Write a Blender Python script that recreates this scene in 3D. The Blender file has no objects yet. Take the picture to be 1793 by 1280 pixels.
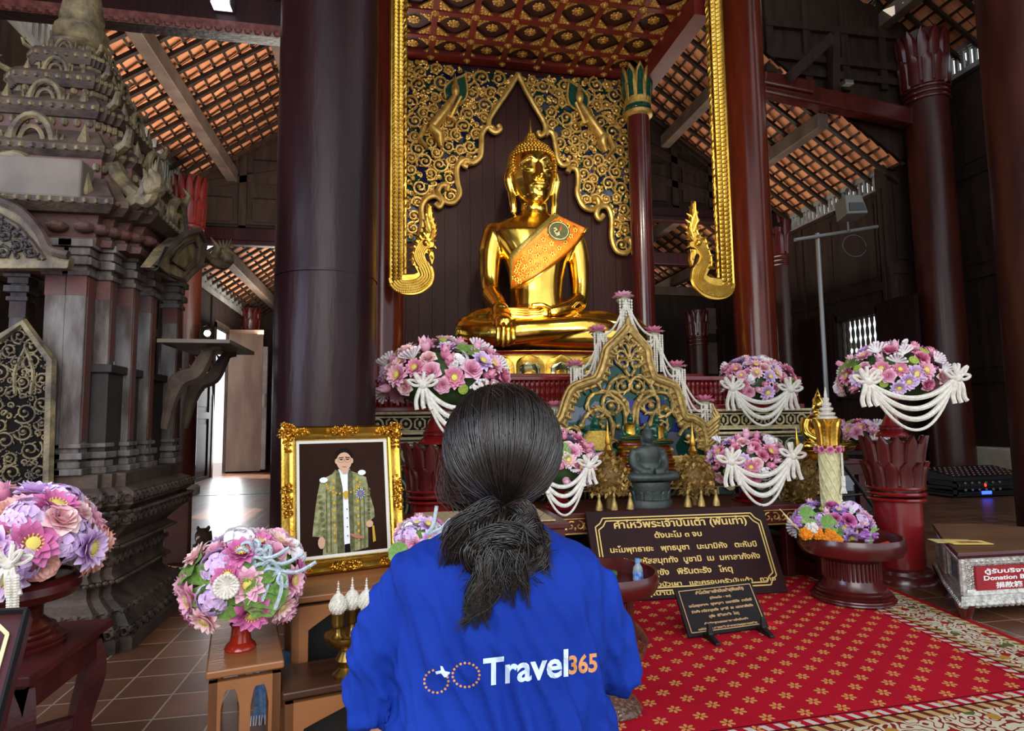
import bpy, bmesh, math, random
import numpy as np
from mathutils import Matrix, Vector, noise as mnoise
from mathutils.bvhtree import BVHTree
S=bpy.context.scene; COL=S.collection; PI=math.pi
# ---------------------------------------------------------------- camera
F=1080.;CXp,CYp=896.5,640.;YAW=math.radians(11.0);PIT=math.radians(5.13);ROL=math.radians(0.7);CH=1.0
_f=np.array([math.sin(YAW)*math.cos(PIT),math.cos(YAW)*math.cos(PIT),math.sin(PIT)])
_r=np.array([math.cos(YAW),-math.sin(YAW),0.]);_u=np.cross(_r,_f)
_c,_s=math.cos(ROL),math.sin(ROL); R_=_c*_r-_s*_u; U_=_s*_r+_c*_u; F_=_f; O_=np.array([0,0,CH])
def ray(px,py): return F_+R_*((px-CXp)/F)+U_*(-(py-CYp)/F)
def G(px,py,z=0.): d=ray(px,py); return O_+d*((z-CH)/d[2])
def PY(px,py,Y): d=ray(px,py); return O_+d*(Y/d[1])
def PX(px,py,X): d=ray(px,py); return O_+d*(X/d[0])
cd=bpy.data.cameras.new('camera'); co=bpy.data.objects.new('camera',cd); COL.objects.link(co)
cd.sensor_width=36; cd.lens=F/1793*36; cd.clip_start=.05; cd.clip_end=300
co.matrix_world=Matrix(((R_[0],U_[0],-F_[0],0),(R_[1],U_[1],-F_[1],0),(R_[2],U_[2],-F_[2],CH),(0,0,0,1)))
S.camera=co
# ---------------------------------------------------------------- light
S.view_settings.view_transform='Standard'; S.view_settings.look='None'; S.view_settings.gamma=1; S.view_settings.exposure=0.0
S.cycles.use_denoising=True
w=bpy.data.worlds.new('sky'); S.world=w; w.use_nodes=True
bg=w.node_tree.nodes['Background']; bg.inputs[0].default_value=(.80,.90,1.0,1); bg.inputs[1].default_value=1.7
def light(name,typ,loc,target,power,size=1,color=(1,1,1),sizey=None,spot=None):
    l=bpy.data.lights.new(name,typ); l.energy=power; l.color=color
    if typ=='AREA':
        l.size=size
        if sizey: l.shape='RECTANGLE'; l.size_y=sizey
    elif typ=='SUN': l.angle=size
    else: l.shadow_soft_size=size
    if spot: l.spot_size=spot; l.spot_blend=.6
    o=bpy.data.objects.new(name,l); COL.objects.link(o); o.location=loc
    o.rotation_euler=(Vector(target)-Vector(loc)).to_track_quat('-Z','Y').to_euler(); return o
light('sun','SUN',(-10,6.5,9.3),(0,0,0),11,.01,(1,.93,.8))
# daylight of the wide front doorway behind the visitor
light('front_doorway_daylight','AREA',(-.6,-3.2,3.2),(1.8,5.5,1.4),260,4.6,(1,.98,.95),3.6)
# daylight of the left side doors, beside the carved pulpit
light('side_door_daylight','AREA',(-3.1,1.6,2.0),(-.8,2.2,.7),85,1.6,(.62,.74,1.0),2.2)
# lamps on the tie beams, washing the altar
light('altar_floodlight','SPOT',(1.0,2.9,4.4),(1.6,6.6,2.6),190,.12,(1,.86,.62),spot=1.1)
light('altar_floodlight','SPOT',(2.9,3.1,4.4),(1.4,6.6,2.6),150,.12,(1,.86,.62),spot=1.1)
light('added_rafter_fill','AREA',(-1.25,8.3,2.5),(-2.1,9.0,8),230,1.6,(1,.92,.8))  # area lights without bodies, added to brighten the roof undersides
light('added_rafter_fill','AREA',(-2.2,13.2,2.9),(-2.3,13.2,8),75,1.2,(1,.95,.85))
light('added_rafter_fill','AREA',(5.2,9.6,3.2),(5.4,9.6,8),65,1.8,(1,.88,.72))
light('added_rafter_fill','AREA',(5.4,13.6,2.6),(5.4,13.6,8),40,1.4,(1,.92,.85))
light('rear_door_daylight','AREA',(-3.25,12.9,1.1),(-1.5,9.5,.2),45,.8,(.95,.97,1.0),1.8)
light('niche_light','AREA',(1.5,5.2,1.95),(1.5,6.0,5.2),36,.8,(1,.85,.6))  # area light without a body, facing up into the niche
# ---------------------------------------------------------------- helpers
def H(h):
    c=[int(h[i:i+2],16)/255 for i in (0,2,4)]
    return tuple(x/12.92 if x<=.04045 else ((x+.055)/1.055)**2.4 for x in c)+(1,)
def mk(name,c1,c2=None,sc=6.,rough=.5,metal=0.,bump=0.,bs=40.,st=(1,1,1),spec=.5,coat=0.,detail=3.,emit=None,trans=0.,kind='NOISE',lo=.35,hi=.65,sub=0.):
    m=bpy.data.materials.new(name); m.use_nodes=True; N=m.node_tree.nodes; L=m.node_tree.links; b=N['Principled BSDF']
    b.inputs['Roughness'].default_value=rough; b.inputs['Metallic'].default_value=metal
    b.inputs['Specular IOR Level'].default_value=spec; b.inputs['Coat Weight'].default_value=coat; b.inputs['Coat Roughness'].default_value=.12
    if trans: b.inputs['Transmission Weight'].default_value=trans
    if sub: b.inputs['Subsurface Weight'].default_value=sub; b.inputs['Subsurface Radius'].default_value=(.02,.008,.005)
    c1=H(c1) if isinstance(c1,str) else c1
    b.inputs['Base Color'].default_value=c1
    if emit: b.inputs['Emission Color'].default_value=H(emit[0]); b.inputs['Emission Strength'].default_value=emit[1]
    if c2 or bump:
        tc=N.new('ShaderNodeTexCoord'); mp=N.new('ShaderNodeMapping'); mp.inputs['Scale'].default_value=st; L.new(tc.outputs['Object'],mp.inputs[0])
    def tex(scale):
        if kind=='NOISE':
            t=N.new('ShaderNodeTexNoise'); t.inputs['Scale'].default_value=scale; t.inputs['Detail'].default_value=detail; L.new(mp.outputs[0],t.inputs['Vector']); return t.outputs[0]
        t=N.new('ShaderNodeTexVoronoi'); t.inputs['Scale'].default_value=scale; L.new(mp.outputs[0],t.inputs['Vector']); return t.outputs['Distance']
    if c2:
        c2=H(c2) if isinstance(c2,str) else c2
        r=N.new('ShaderNodeValToRGB'); r.color_ramp.elements[0].color=c1; r.color_ramp.elements[1].color=c2
        r.color_ramp.elements[0].position=lo; r.color_ramp.elements[1].position=hi
        L.new(tex(sc),r.inputs[0]); L.new(r.outputs[0],b.inputs['Base Color'])
    if bump:
        bp=N.new('ShaderNodeBump'); bp.inputs['Strength'].default_value=bump; bp.inputs['Distance'].default_value=.01
        L.new(tex(bs),bp.inputs['Height']); L.new(bp.outputs[0],b.inputs['Normal'])
    return m
class MB:
    def __init__(s): s.v=[]; s.f=[]; s.m=[]; s.M=None; s.n=0
    def add(s,vs,fs,mi=0):
        vs=np.asarray(vs,float).reshape(-1,3)
        if s.M is not None: vs=vs@s.M[:3,:3].T+s.M[:3,3]
        s.v.append(vs); k=s.n; s.f+=[tuple(i+k for i in f) for f in fs]; s.m+=([mi]*len(fs) if isinstance(mi,int) else list(mi)); s.n+=len(vs); return s
    def box(s,a,b,mi=0):
        x0,y0,z0=a; x1,y1,z1=b
        return s.add([(x0,y0,z0),(x1,y0,z0),(x1,y1,z0),(x0,y1,z0),(x0,y0,z1),(x1,y0,z1),(x1,y1,z1),(x0,y1,z1)],
            [(0,3,2,1),(4,5,6,7),(0,1,5,4),(1,2,6,5),(2,3,7,6),(3,0,4,7)],mi)
    def beam(s,p,q,w,h,mi=0,up=(0,0,1)):
        p=np.array(p,float);q=np.array(q,float); d=q-p; d/=np.linalg.norm(d); sd=np.cross(d,up); n=np.linalg.norm(sd)
        if n<1e-6: sd=np.cross(d,(1,0,0)); n=np.linalg.norm(sd)
        sd/=n; u=np.cross(sd,d); V=[]
        for e in (p,q):
            for a,b in ((-1,-1),(1,-1),(1,1),(-1,1)): V.append(e+sd*a*w/2+u*b*h/2)
        return s.add(V,[(0,1,2,3),(7,6,5,4),(0,4,5,1),(1,5,6,2),(2,6,7,3),(3,7,4,0)],mi)
    def lathe(s,prof,c=(0,0,0),n=24,mi=0,sx=1.,sy=1.,ph=0.,cap=True,wob=None):
        V=[];Fc=[];k=len(prof)
        for i in range(n):
            a=2*PI*i/n+ph
            for j,(r,z) in enumerate(prof):
                rr=r if wob is None else r*wob(a,z)
                V.append((c[0]+rr*math.cos(a)*sx,c[1]+rr*math.sin(a)*sy,c[2]+z))
        for i in range(n):
            i2=(i+1)%n
            for j in range(k-1): Fc.append((i*k+j,i2*k+j,i2*k+j+1,i*k+j+1))
        if cap: Fc.append(tuple(i*k for i in range(n))[::-1]); Fc.append(tuple(i*k+k-1 for i in range(n)))
        return s.add(V,Fc,mi)
    def tube(s,pts,r=.01,n=6,mi=0,cap=True,flat=1.,up=None,closed=False):
        P=np.asarray(pts,float); m=len(P); rs=np.full(m,r) if np.isscalar(r) else np.asarray(r,float)
        if closed: T=np.roll(P,-1,0)-np.roll(P,1,0)
        else: T=np.gradient(P,axis=0)
        T/=np.maximum(np.linalg.norm(T,axis=1,keepdims=True),1e-9)
        u=np.array(up if up is not None else (0,0,1.),float)
        if up is None and abs(T[0]@u)>.9: u=np.array((1.,0,0))
        V=[]
        for i in range(m):
            if up is not None: u=np.array(up,float)
            u=u-T[i]*(u@T[i]); u/=max(np.linalg.norm(u),1e-9); w_=np.cross(T[i],u)
            for k in range(n):
                a=2*PI*k/n; V.append(P[i]+rs[i]*(w_*math.cos(a)+u*math.sin(a)*flat))
        Fc=[(i*n+k,i*n+(k+1)%n,(i+1)*n+(k+1)%n,(i+1)*n+k) for i in range(m-1) for k in range(n)]
        if closed: Fc+=[((m-1)*n+k,(m-1)*n+(k+1)%n,(k+1)%n,k) for k in range(n)]
        elif cap: Fc.append(tuple(range(n))[::-1]); Fc.append(tuple(range((m-1)*n,m*n)))
        return s.add(V,Fc,mi)
    def prism(s,poly,o,ex,ey,en,t,mi=0,mside=None):
        o,ex,ey,en=[np.array(a,float) for a in (o,ex,ey,en)]; n=len(poly)
        A=[o+ex*x+ey*y for x,y in poly]; B=[a+en*t for a in A]
        fs=[tuple(range(n)),tuple(range(2*n-1,n-1,-1))]+[(i,n+i,n+(i+1)%n,(i+1)%n) for i in range(n)]
        ms=mi if mside is None else [mi,mi]+[mside]*n
        return s.add(A+B,fs,ms)
    def ball(s,c,r,nu=12,nv=8,mi=0):
        if np.isscalar(r): r=(r,r,r)
        V=[(c[0],c[1],c[2]-r[2])];Fc=[]
        for j in range(1,nv):
            b=-PI/2+PI*j/nv
            for i in range(nu): a=2*PI*i/nu; V.append((c[0]+r[0]*math.cos(a)*math.cos(b),c[1]+r[1]*math.sin(a)*math.cos(b),c[2]+r[2]*math.sin(b)))
        V.append((c[0],c[1],c[2]+r[2])); t=len(V)-1
        for i in range(nu):
            i2=(i+1)%nu; Fc.append((0,1+i2,1+i)); Fc.append((t,1+(nv-2)*nu+i,1+(nv-2)*nu+i2))
            for j in range(nv-2): Fc.append((1+j*nu+i,1+j*nu+i2,1+(j+1)*nu+i2,1+(j+1)*nu+i))
        return s.add(V,Fc,mi)
    def grid(s,P,mi=0,wrap=False):
        nu=len(P); nv=len(P[0]); V=[p for row in P for p in row]
        Fc=[(i*nv+j,((i+1)%nu)*nv+j,((i+1)%nu)*nv+j+1,i*nv+j+1) for i in range(nu if wrap else nu-1) for j in range(nv-1)]
        return s.add(V,Fc,mi)
    def mesh(s,name,mats,smooth=True,ang=35):
        me=bpy.data.meshes.new(name); V=np.concatenate(s.v) if s.v else np.zeros((0,3))
        me.from_pydata(V.tolist(),[],s.f); me.update()
        for m in mats: me.materials.append(m)
        if len(mats)>1: me.polygons.foreach_set('material_index',s.m)
        me.polygons.foreach_set('use_smooth',[smooth]*len(me.polygons))
        if smooth: me.set_sharp_from_angle(angle=math.radians(ang))
        return me
def P(name,mb,mats,parent=None,smooth=True,ang=35,bevel=0.,label=None,local=False,sub=0):
    if not isinstance(mats,(list,tuple)): mats=[mats]
    me=mb.mesh(name,mats,smooth,ang) if isinstance(mb,MB) else mb
    if not len(me.materials):
        for m in mats: me.materials.append(m)
    o=bpy.data.objects.new(name,me); COL.objects.link(o)
    if parent is not None:
        o.parent=parent
        if not local:
            o.matrix_parent_inverse=parent.matrix_basis.inverted() if parent.type=='EMPTY' else Matrix()
    if bevel:
        b=o.modifiers.new('bevel','BEVEL'); b.width=bevel; b.segments=2; b.limit_method='ANGLE'; b.angle_limit=.6
    if label: o['label']=label
    return o
def tag(o,label,cat,group=None,kind=None):
    o['label']=label; o['category']=cat
    if group: o['group']=group
    if kind: o['kind']=kind
    return o
def T(name,label,cat,loc=(0,0,0),group=None,kind=None,rz=0.):
    o=bpy.data.objects.new(name,None); COL.objects.link(o); o.empty_display_size=.1; o.location=[float(a) for a in loc]; o.rotation_euler=(0,0,rz)
    if label: tag(o,label,cat,group,kind)
    elif kind: o['kind']=kind
    return o
def ST(name,mb,mats,parent=None,**k):
    o=P(name,mb,mats,parent,**k)
    if parent is None: o['kind']='structure'
    return o
def copyT(src,loc,rz=None,sc=None,label=None):
    def rec(o,par):
        c=o.copy(); COL.objects.link(c)
        if par is not None: c.parent=par
        for ch in kids.get(o,()): rec(ch,c)
        return c
    kids={}
    stack=[src]
    while stack:
        o=stack.pop(); kids[o]=list(o.children); stack+=kids[o]
    r=rec(src,None); r.location=[float(a) for a in loc]
    if rz is not None: r.rotation_euler=(0,0,rz)
    if sc is not None: r.scale=(sc,sc,sc)
    if label: r['label']=label
    return r
def rotz(a,loc=(0,0,0)):
    m=np.eye(4); m[0,0]=m[1,1]=math.cos(a); m[0,1]=-math.sin(a); m[1,0]=math.sin(a); m[:3,3]=loc; return m
def remesh(mb,vox,smooth=6,fac=.5):
    me=mb.mesh('tmp',[],False); o=bpy.data.objects.new('tmp',me); COL.objects.link(o)
    r=o.modifiers.new('r','REMESH'); r.mode='VOXEL'; r.voxel_size=vox
    if smooth: q=o.modifiers.new('s','SMOOTH'); q.iterations=smooth; q.factor=fac
    dg=bpy.context.evaluated_depsgraph_get(); e=o.evaluated_get(dg); m2=bpy.data.meshes.new_from_object(e)
    bpy.data.objects.remove(o); bpy.data.meshes.remove(me); m2.polygons.foreach_set('use_smooth',[True]*len(m2.polygons)); return m2
def bez(pts,n=8,closed=False):
    p=np.asarray(pts,float); m=len(p); out=[]
    rng=range(m if closed else m-1)
    for i in rng:
        g=(lambda k:p[k%m]) if closed else (lambda k:p[min(max(k,0),m-1)])
        a,b,c,d=g(i-1),g(i),g(i+1),g(i+2)
        for t in np.arange(n)/n: out.append(.5*((2*b)+(-a+c)*t+(2*a-5*b+4*c-d)*t*t+(-a+3*b-3*c+d)*t**3))
    if not closed: out.append(p[-1])
    return np.array(out)
def spiral(c,r0,turns,a0,sgn=1,n=20,r1=.12):
    return [(c[0]+(r0*(1-t)+r0*r1*t)*math.cos(a0+sgn*2*PI*turns*t),c[1]+(r0*(1-t)+r0*r1*t)*math.sin(a0+sgn*2*PI*turns*t)) for t in np.linspace(0,1,n)]
_tc={}
def textmesh(s,size,align='CENTER',extr=.002,spacing=1.,bold=0.):
    cu=bpy.data.curves.new('t','FONT'); cu.body=s; cu.size=size; cu.align_x=align; cu.extrude=extr; cu.space_character=spacing; cu.offset=bold; cu.resolution_u=3
    o=bpy.data.objects.new('t',cu); COL.objects.link(o); dg=bpy.context.evaluated_depsgraph_get(); dg.update()
    me=bpy.data.meshes.new_from_object(o.evaluated_get(dg)); V=np.zeros(len(me.vertices)*3); me.vertices.foreach_get('co',V)
    fs=[tuple(p.vertices) for p in me.polygons]; bpy.data.objects.remove(o); bpy.data.curves.remove(cu); bpy.data.meshes.remove(me)
    return V.reshape(-1,3),fs
def addtext(mb,s,size,o,ex,ey,en,mi=0,width=None,**k):
    V,fs=textmesh(s,size,**k)
    if len(V)==0: return
    if width: V[:,0]*=width/max(V[:,0].max()-V[:,0].min(),1e-6)
    o,ex,ey,en=[np.array(a,float) for a in (o,ex,ey,en)]
    mb.add(o+V[:,:1]*ex+V[:,1:2]*ey+V[:,2:3]*en,fs,mi)
rnd=random.Random(7)
# ---------------------------------------------------------------- materials
M_wood=mk('dark_teak','21150f','30211a',3,.6,spec=.25,bump=.25,bs=30,st=(4,4,.6))
M_woodg=mk('grey_brown_beam','4c3b33','5f4d42',4,.6,bump=.25,bs=30)
M_lac=mk('maroon_lacquer','3a100f','4b1815',2.5,.22,coat=.35,bump=.12,bs=9,st=(3,3,.7))
M_lacd=mk('dark_maroon_lacquer','1f0c0f','2a1214',2.2,.36,coat=.0,spec=.22,bump=.35,bs=7,st=(3,3,.5))
M_red=mk('red_lacquer','6a0f12','7b1517',5,.25,coat=.4)
M_redd=mk('deep_red_lacquer','43110f','521715',5,.28,coat=.3,bump=.05,bs=30)
M_redp=mk('red_painted_column','602312','4a190e',3,.2,coat=.0,spec=.35,bump=.1,bs=8,st=(3,3,.5))
M_ceil=mk('ceiling_red','561411','661a16',5,.45)
M_ceild=mk('coffer_maroon','280b0a','341110',5,.5)
M_gold=mk('gold_leaf','dcb252','b98a30',9,.32,1.,bump=.15,bs=60)
M_goldl=mk('gilt_carving','dcb768','b08a40',14,.4,.65,bump=.2,bs=80)
M_goldp=mk('polished_gold','efc75c','dcae48',3,.2,1.)
M_golda=mk('aged_gold_carving','bd9e5e','927640',25,.45,.6,bump=.3,bs=90)
M_cream=mk('cream_ornament','d8cba0','b9a874',30,.5)
M_white=mk('white_cotton','e6e2d8','d2cabb',60,.8,bump=.3,bs=200)
M_tile=mk('terracotta_roof','cf8a60','b06c47',3.5,.8,bump=.2,bs=40,detail=5)
M_black=mk('black_metal','0f0f11',rough=.45)
M_grey=mk('grey_metal','8d9096',rough=.35,metal=.8)
M_brass=mk('brass','a78746','82652f',12,.3,.95)
M_dark=mk('dark_cloth','121014',rough=.9)
# ================================================================ SETTING
def floor_mat():
    m=mk('terracotta_floor','6e4630','875a3c',2.5,.33); N=m.node_tree.nodes; L=m.node_tree.links; b=N['Principled BSDF']
    tc=N.new('ShaderNodeTexCoord'); br=N.new('ShaderNodeTexBrick'); br.offset=0; br.inputs['Scale'].default_value=1
    br.inputs['Brick Width'].default_value=.2; br.inputs['Row Height'].default_value=.2; br.inputs['Mortar Size'].default_value=.004
    br.inputs['Color1'].default_value=H('7d5036'); br.inputs['Color2'].default_value=H('5c3a28'); br.inputs['Mortar'].default_value=H('a48d78'); br.inputs['Mortar Smooth'].default_value=.3
    L.new(tc.outputs['Object'],br.inputs['Vector'])
    mx=N.new('ShaderNodeMix'); mx.data_type='RGBA'; mx.blend_type='MULTIPLY'; mx.inputs[0].default_value=.7
    n=N.new('ShaderNodeTexNoise'); n.inputs['Scale'].default_value=7; L.new(tc.outputs['Object'],n.inputs['Vector'])
    r=N.new('ShaderNodeValToRGB'); r.color_ramp.elements[0].color=(.45,.45,.45,1); r.color_ramp.elements[1].color=(1.3,1.3,1.3,1); L.new(n.outputs[0],r.inputs[0])
    L.new(br.outputs['Color'],mx.inputs[6]); L.new(r.outputs[0],mx.inputs[7]); L.new(mx.outputs[2],b.inputs['Base Color'])
    bp=N.new('ShaderNodeBump'); bp.inputs['Strength'].default_value=.3; bp.inputs['Distance'].default_value=.004; bp.invert=True; L.new(br.outputs['Fac'],bp.inputs['Height']); L.new(bp.outputs[0],b.inputs['Normal'])
    return m
mb=MB(); mb.box((-7,-4,-.15),(11,17.5,0)); ST('floor',mb,floor_mat(),smooth=False)
mb=MB(); mb.box((-40,-40,-.4),(60,60,-.16)); ST('ground',mb,mk('courtyard_paving','b5ada0','9a9286',2,.9),smooth=False)
# green paving strips at the door and along the aisle
mb=MB(); mb.box((-3.35,9.5,0),(-1.6,10.1,.004)); mb.box((-3.0,4.55,0),(-1.2,4.8,.004)); ST('trim_1',mb,mk('green_floor_band','3f5a4c','31463c',6,.35),smooth=False)

# --- rug
def rug_mat():
    m=bpy.data.materials.new('red_rug'); m.use_nodes=True; N=m.node_tree.nodes; L=m.node_tree.links; b=N['Principled BSDF']; b.inputs['Roughness'].default_value=.95; b.inputs['Specular IOR Level'].default_value=.1
    uv=N.new('ShaderNodeUVMap'); sp=N.new('ShaderNodeSeparateXYZ'); L.new(uv.outputs[0],sp.inputs[0])
    def mt(op,a,c=None,d=None):
        n=N.new('ShaderNodeMath'); n.operation=op
        for i,x in enumerate((a,c,d)):
            if x is None: continue
            if isinstance(x,(int,float)): n.inputs[i].default_value=x
            else: L.new(x,n.inputs[i])
        return n.outputs[0]
    def mix(f,a,c):
        n=N.new('ShaderNodeMix'); n.data_type='RGBA'; L.new(f,n.inputs[0])
        for i,x in ((6,a),(7,c)):
            if isinstance(x,str): n.inputs[i].default_value=H(x)
            else: L.new(x,n.inputs[i])
        return n.outputs[2]
    U,V=sp.outputs[0],sp.outputs[1]           # metres from the right edge / from the near edge
    def lattice(pu,pv,ou,ov,size,petals):
        a=mt('SUBTRACT',mt('MODULO',mt('ADD',U,ou+50*pu),pu),pu/2); c=mt('SUBTRACT',mt('MODULO',mt('ADD',V,ov+50*pv),pv),pv/2)
        r=mt('SQRT',mt('ADD',mt('MULTIPLY',a,a),mt('MULTIPLY',c,c))); th=mt('ARCTAN2',c,a)
        lobe=mt('ABSOLUTE',mt('SINE',mt('MULTIPLY',th,petals/2)))
        rad=mt('MULTIPLY_ADD',lobe,size*.75,size*.3)
        return mt('MULTIPLY',mt('MULTIPLY',mt('LESS_THAN',r,rad),mt('GREATER_THAN',lobe,.42)),mt('GREATER_THAN',r,size*.22))
    fl=mt('MAXIMUM',lattice(.145,.13,0,0,.026,6),lattice(.145,.13,.0725,.065,.026,6))
    no=N.new('ShaderNodeTexNoise'); no.inputs['Scale'].default_value=420; L.new(uv.outputs[0],no.inputs['Vector'])
    no2=N.new('ShaderNodeTexNoise'); no2.inputs['Scale'].default_value=3; L.new(uv.outputs[0],no2.inputs['Vector'])
    red=mix(no2.outputs[0],'b00d24','cf1832'); field=mix(fl,red,'dfa45a')
    # border: distance from the edge
    D=mt('MINIMUM',U,V); A=mt('MULTIPLY',mt('ADD',U,V),1.0)
    vo=N.new('ShaderNodeTexNoise'); vo.inputs['Scale'].default_value=17; vo.inputs['Detail'].default_value=1; L.new(uv.outputs[0],vo.inputs['Vector'])
    wv=N.new('ShaderNodeTexVoronoi'); wv.inputs['Scale'].default_value=13; L.new(uv.outputs[0],wv.inputs['Vector'])
    scroll=mt('LESS_THAN',mt('ABSOLUTE',mt('SUBTRACT',mt('MODULO',mt('MULTIPLY',vo.outputs[0],6),1),.5)),.16)
    bord=mix(scroll,'ded2b4','8a2a24'); 
    leaf=mt('LESS_THAN',wv.outputs['Distance'],.3); cr=N.new('ShaderNodeValToRGB'); cr.color_ramp.interpolation='CONSTANT'
    for p,h in ((0,'a8271f'),(.35,'5d6b33'),(.6,'c28e3c'),(.8,'7b1a1a')):
        e=cr.color_ramp.elements.new(p) if p not in (0,) else cr.color_ramp.elements[0]; e.color=H(h)
    L.new(wv.outputs['Color'],cr.inputs[0]); bord=mix(leaf,bord,cr.outputs[0])
    def band(lo,hi): return mt('MULTIPLY',mt('GREATER_THAN',D,lo),mt('LESS_THAN',D,hi))
    al=mt('MODULO',mt('ADD',mt('SUBTRACT',A,mt('MULTIPLY',D,1.6)),50),.055)
    dots=mt('MULTIPLY',mt('GREATER_THAN',al,.015),mt('LESS_THAN',al,.04))
    c=field
    c=mix(band(-1,.035),c,'b30f1e')
    c=mix(band(.035,.07),c,mix(dots,'d8c48e','8f6a35'))
    c=mix(band(.07,.26),c,bord)
    c=mix(band(.26,.30),c,mix(dots,'cfae72','7a2c22'))
    c=mix(band(.30,.308),c,'3a0a10')
    c=mix(mt('MULTIPLY',band(.31,.345),dots),c,'d9d2c8')
    c=mix(band(.352,.358),c,'45060f')
    sh=N.new('ShaderNodeMix'); sh.data_type='RGBA'; sh.blend_type='MULTIPLY'; sh.inputs[0].default_value=.35; L.new(c,sh.inputs[6]); L.new(no.outputs[0],sh.inputs[7])
    L.new(sh.outputs[2],b.inputs['Base Color'])
    bp=N.new('ShaderNodeBump'); bp.inputs['Strength'].default_value=.5; bp.inputs['Distance'].default_value=.004; L.new(no.outputs[0],bp.inputs['Height']); L.new(bp.outputs[0],b.inputs['Normal'])
    return m
rug_o=np.array((2.70,1.60)); 
def rugpt(u,v):   # u from right edge leftwards, v from near edge inwards
    right=np.array((2.62,1.60))+np.array((.137,.99))*v
    return right+np.array((-1,-.03))*u
mb=MB(); us=np.linspace(0,2.7,40); vs=np.linspace(0,1.98,26)
mb.grid([[(*rugpt(u,v),.011) for v in vs] for u in us]); mb.grid([[(*rugpt(0,v),.0) ,(*rugpt(0,v),.011)] for v in vs])
me=mb.mesh('rug',[rug_mat()])
ul=me.uv_layers.new(name='UVMap'); co_uv=[(u,v) for u in us for v in vs]+[(0,0)]*(2*len(vs))
ul.data.foreach_set('uv',[x for l in me.loops for x in co_uv[l.vertex_index]])
tag(P('rug',me,[]),'red floor rug with gold flower sprigs and cream scroll border','rug')

# --- pillars
def petal_ring(mb,c,r,z0,z1,n,flare=.03,mi=0,ph=0.,tip=.28,wf=.98,th=.025):
    for i in range(n):
        a=2*PI*(i+.5)/n+ph; w_=PI*r/n*wf*(1+flare/r*.5)
        P_=[]
        for j,t in enumerate(np.linspace(0,1,7)):
            z=z0+(z1-z0)*t; wd=w_ if t<1-tip else w_*math.sqrt(max(0,1-((t-(1-tip))/tip)**2))
            rr=r+flare*t*t
            row=[]
            for s_,dd in ((-1,-th*.3),(-.72,th*.75),(-.3,th),(.3,th),(.72,th*.75),(1,-th*.3),(.5,-th),(-.5,-th)):
                x=rr+dd+ (0 if t<.9 else -th*.1); y=s_*max(wd,.001)
                row.append((c[0]+x*math.cos(a)-y*math.sin(a),c[1]+x*math.sin(a)+y*math.cos(a),c[2]+z))
            P_.append(row)
        k=len(P_[0]); V=[p for row in P_ for p in row]
        Fc=[(j*k+i_,j*k+(i_+1)%k,(j+1)*k+(i_+1)%k,(j+1)*k+i_) for j in range(len(P_)-1) for i_ in range(k)]
        Fc.append(tuple((len(P_)-1)*k+i_ for i_ in range(k)))
        mb.add(V,Fc,mi)
def pillar(cx,cy,r,ztop,mat,capmat=None,caph=0,label='',plinth=False,tap=.0,seed=0):
    t=T('pillar',label,'pillar',(cx,cy,0),kind='structure')
    zs=np.linspace(0,ztop,40); rs=[]
    def wob(a,z): return 1+.012*math.sin(2*a+seed+z*.5)+.008*math.sin(3*a-z*1.3+seed)
    mb=MB(); mb.lathe([(r*(1-tap*z/ztop),z) for z in zs],(cx,cy,0),40,wob=wob); P('shaft',mb,mat,t,ang=60)
    if caph:
        mb=MB(); z0=ztop-caph
        for z in (z0-.02,z0-.1,z0-.18): mb.lathe([(r*.9,z-.03),(r*1.08,z-.02),(r*1.11,z),(r*1.08,z+.02),(r*.9,z+.03)],(cx,cy,0),32)
        petal_ring(mb,(cx,cy,0),r*1.02,z0,z0+caph*.55,12,r*.12,ph=.13,th=r*.12); petal_ring(mb,(cx,cy,0),r*.98,z0+.05,ztop,12,r*.16,th=r*.12)
        P('lotus_capital',mb,capmat,t)
    if plinth:
        mb=MB(); mb.lathe([(r*1.35,0),(r*1.35,.1),(r*1.2,.14),(r*.9,.14)],(cx,cy,0),32); P('plinth',mb,mk('plinth_plaster','a69a86','8b7e6c',4,.8),t)
    return t
c=(PY(481,500,3.7)+PY(660,500,3.7))/2; rr=np.linalg.norm(PY(660,500,3.7)-PY(481,500,3.7))/2*.98
BIGL=pillar(c[0],3.7,rr,7.4,M_lacd,label='huge dark maroon teak pillar behind the framed portrait',seed=1)
mb=MB(); mb.lathe([(rr*.98,0),(rr*1.022,.0),(rr*1.022,.012),(rr*.98,.012)],(c[0],3.7,PY(560,472,3.7-rr)[2]),40,cap=False,wob=lambda a,z:1+.012*math.sin(2*a+1)+.008*math.sin(3*a)); P('joint_band',mb,M_lacd,BIGL)
cR=PY(1745,600,3.55); pillar(cR[0]+.74,3.75,.30,7.4,mk('brown_lacquer','32140d','43201a',2.4,.4,spec=.3,bump=.2,bs=8,st=(3,3,.5)),label='brown lacquered teak pillar cut by the right edge, beside the donation box',tap=.05,seed=2)
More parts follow.
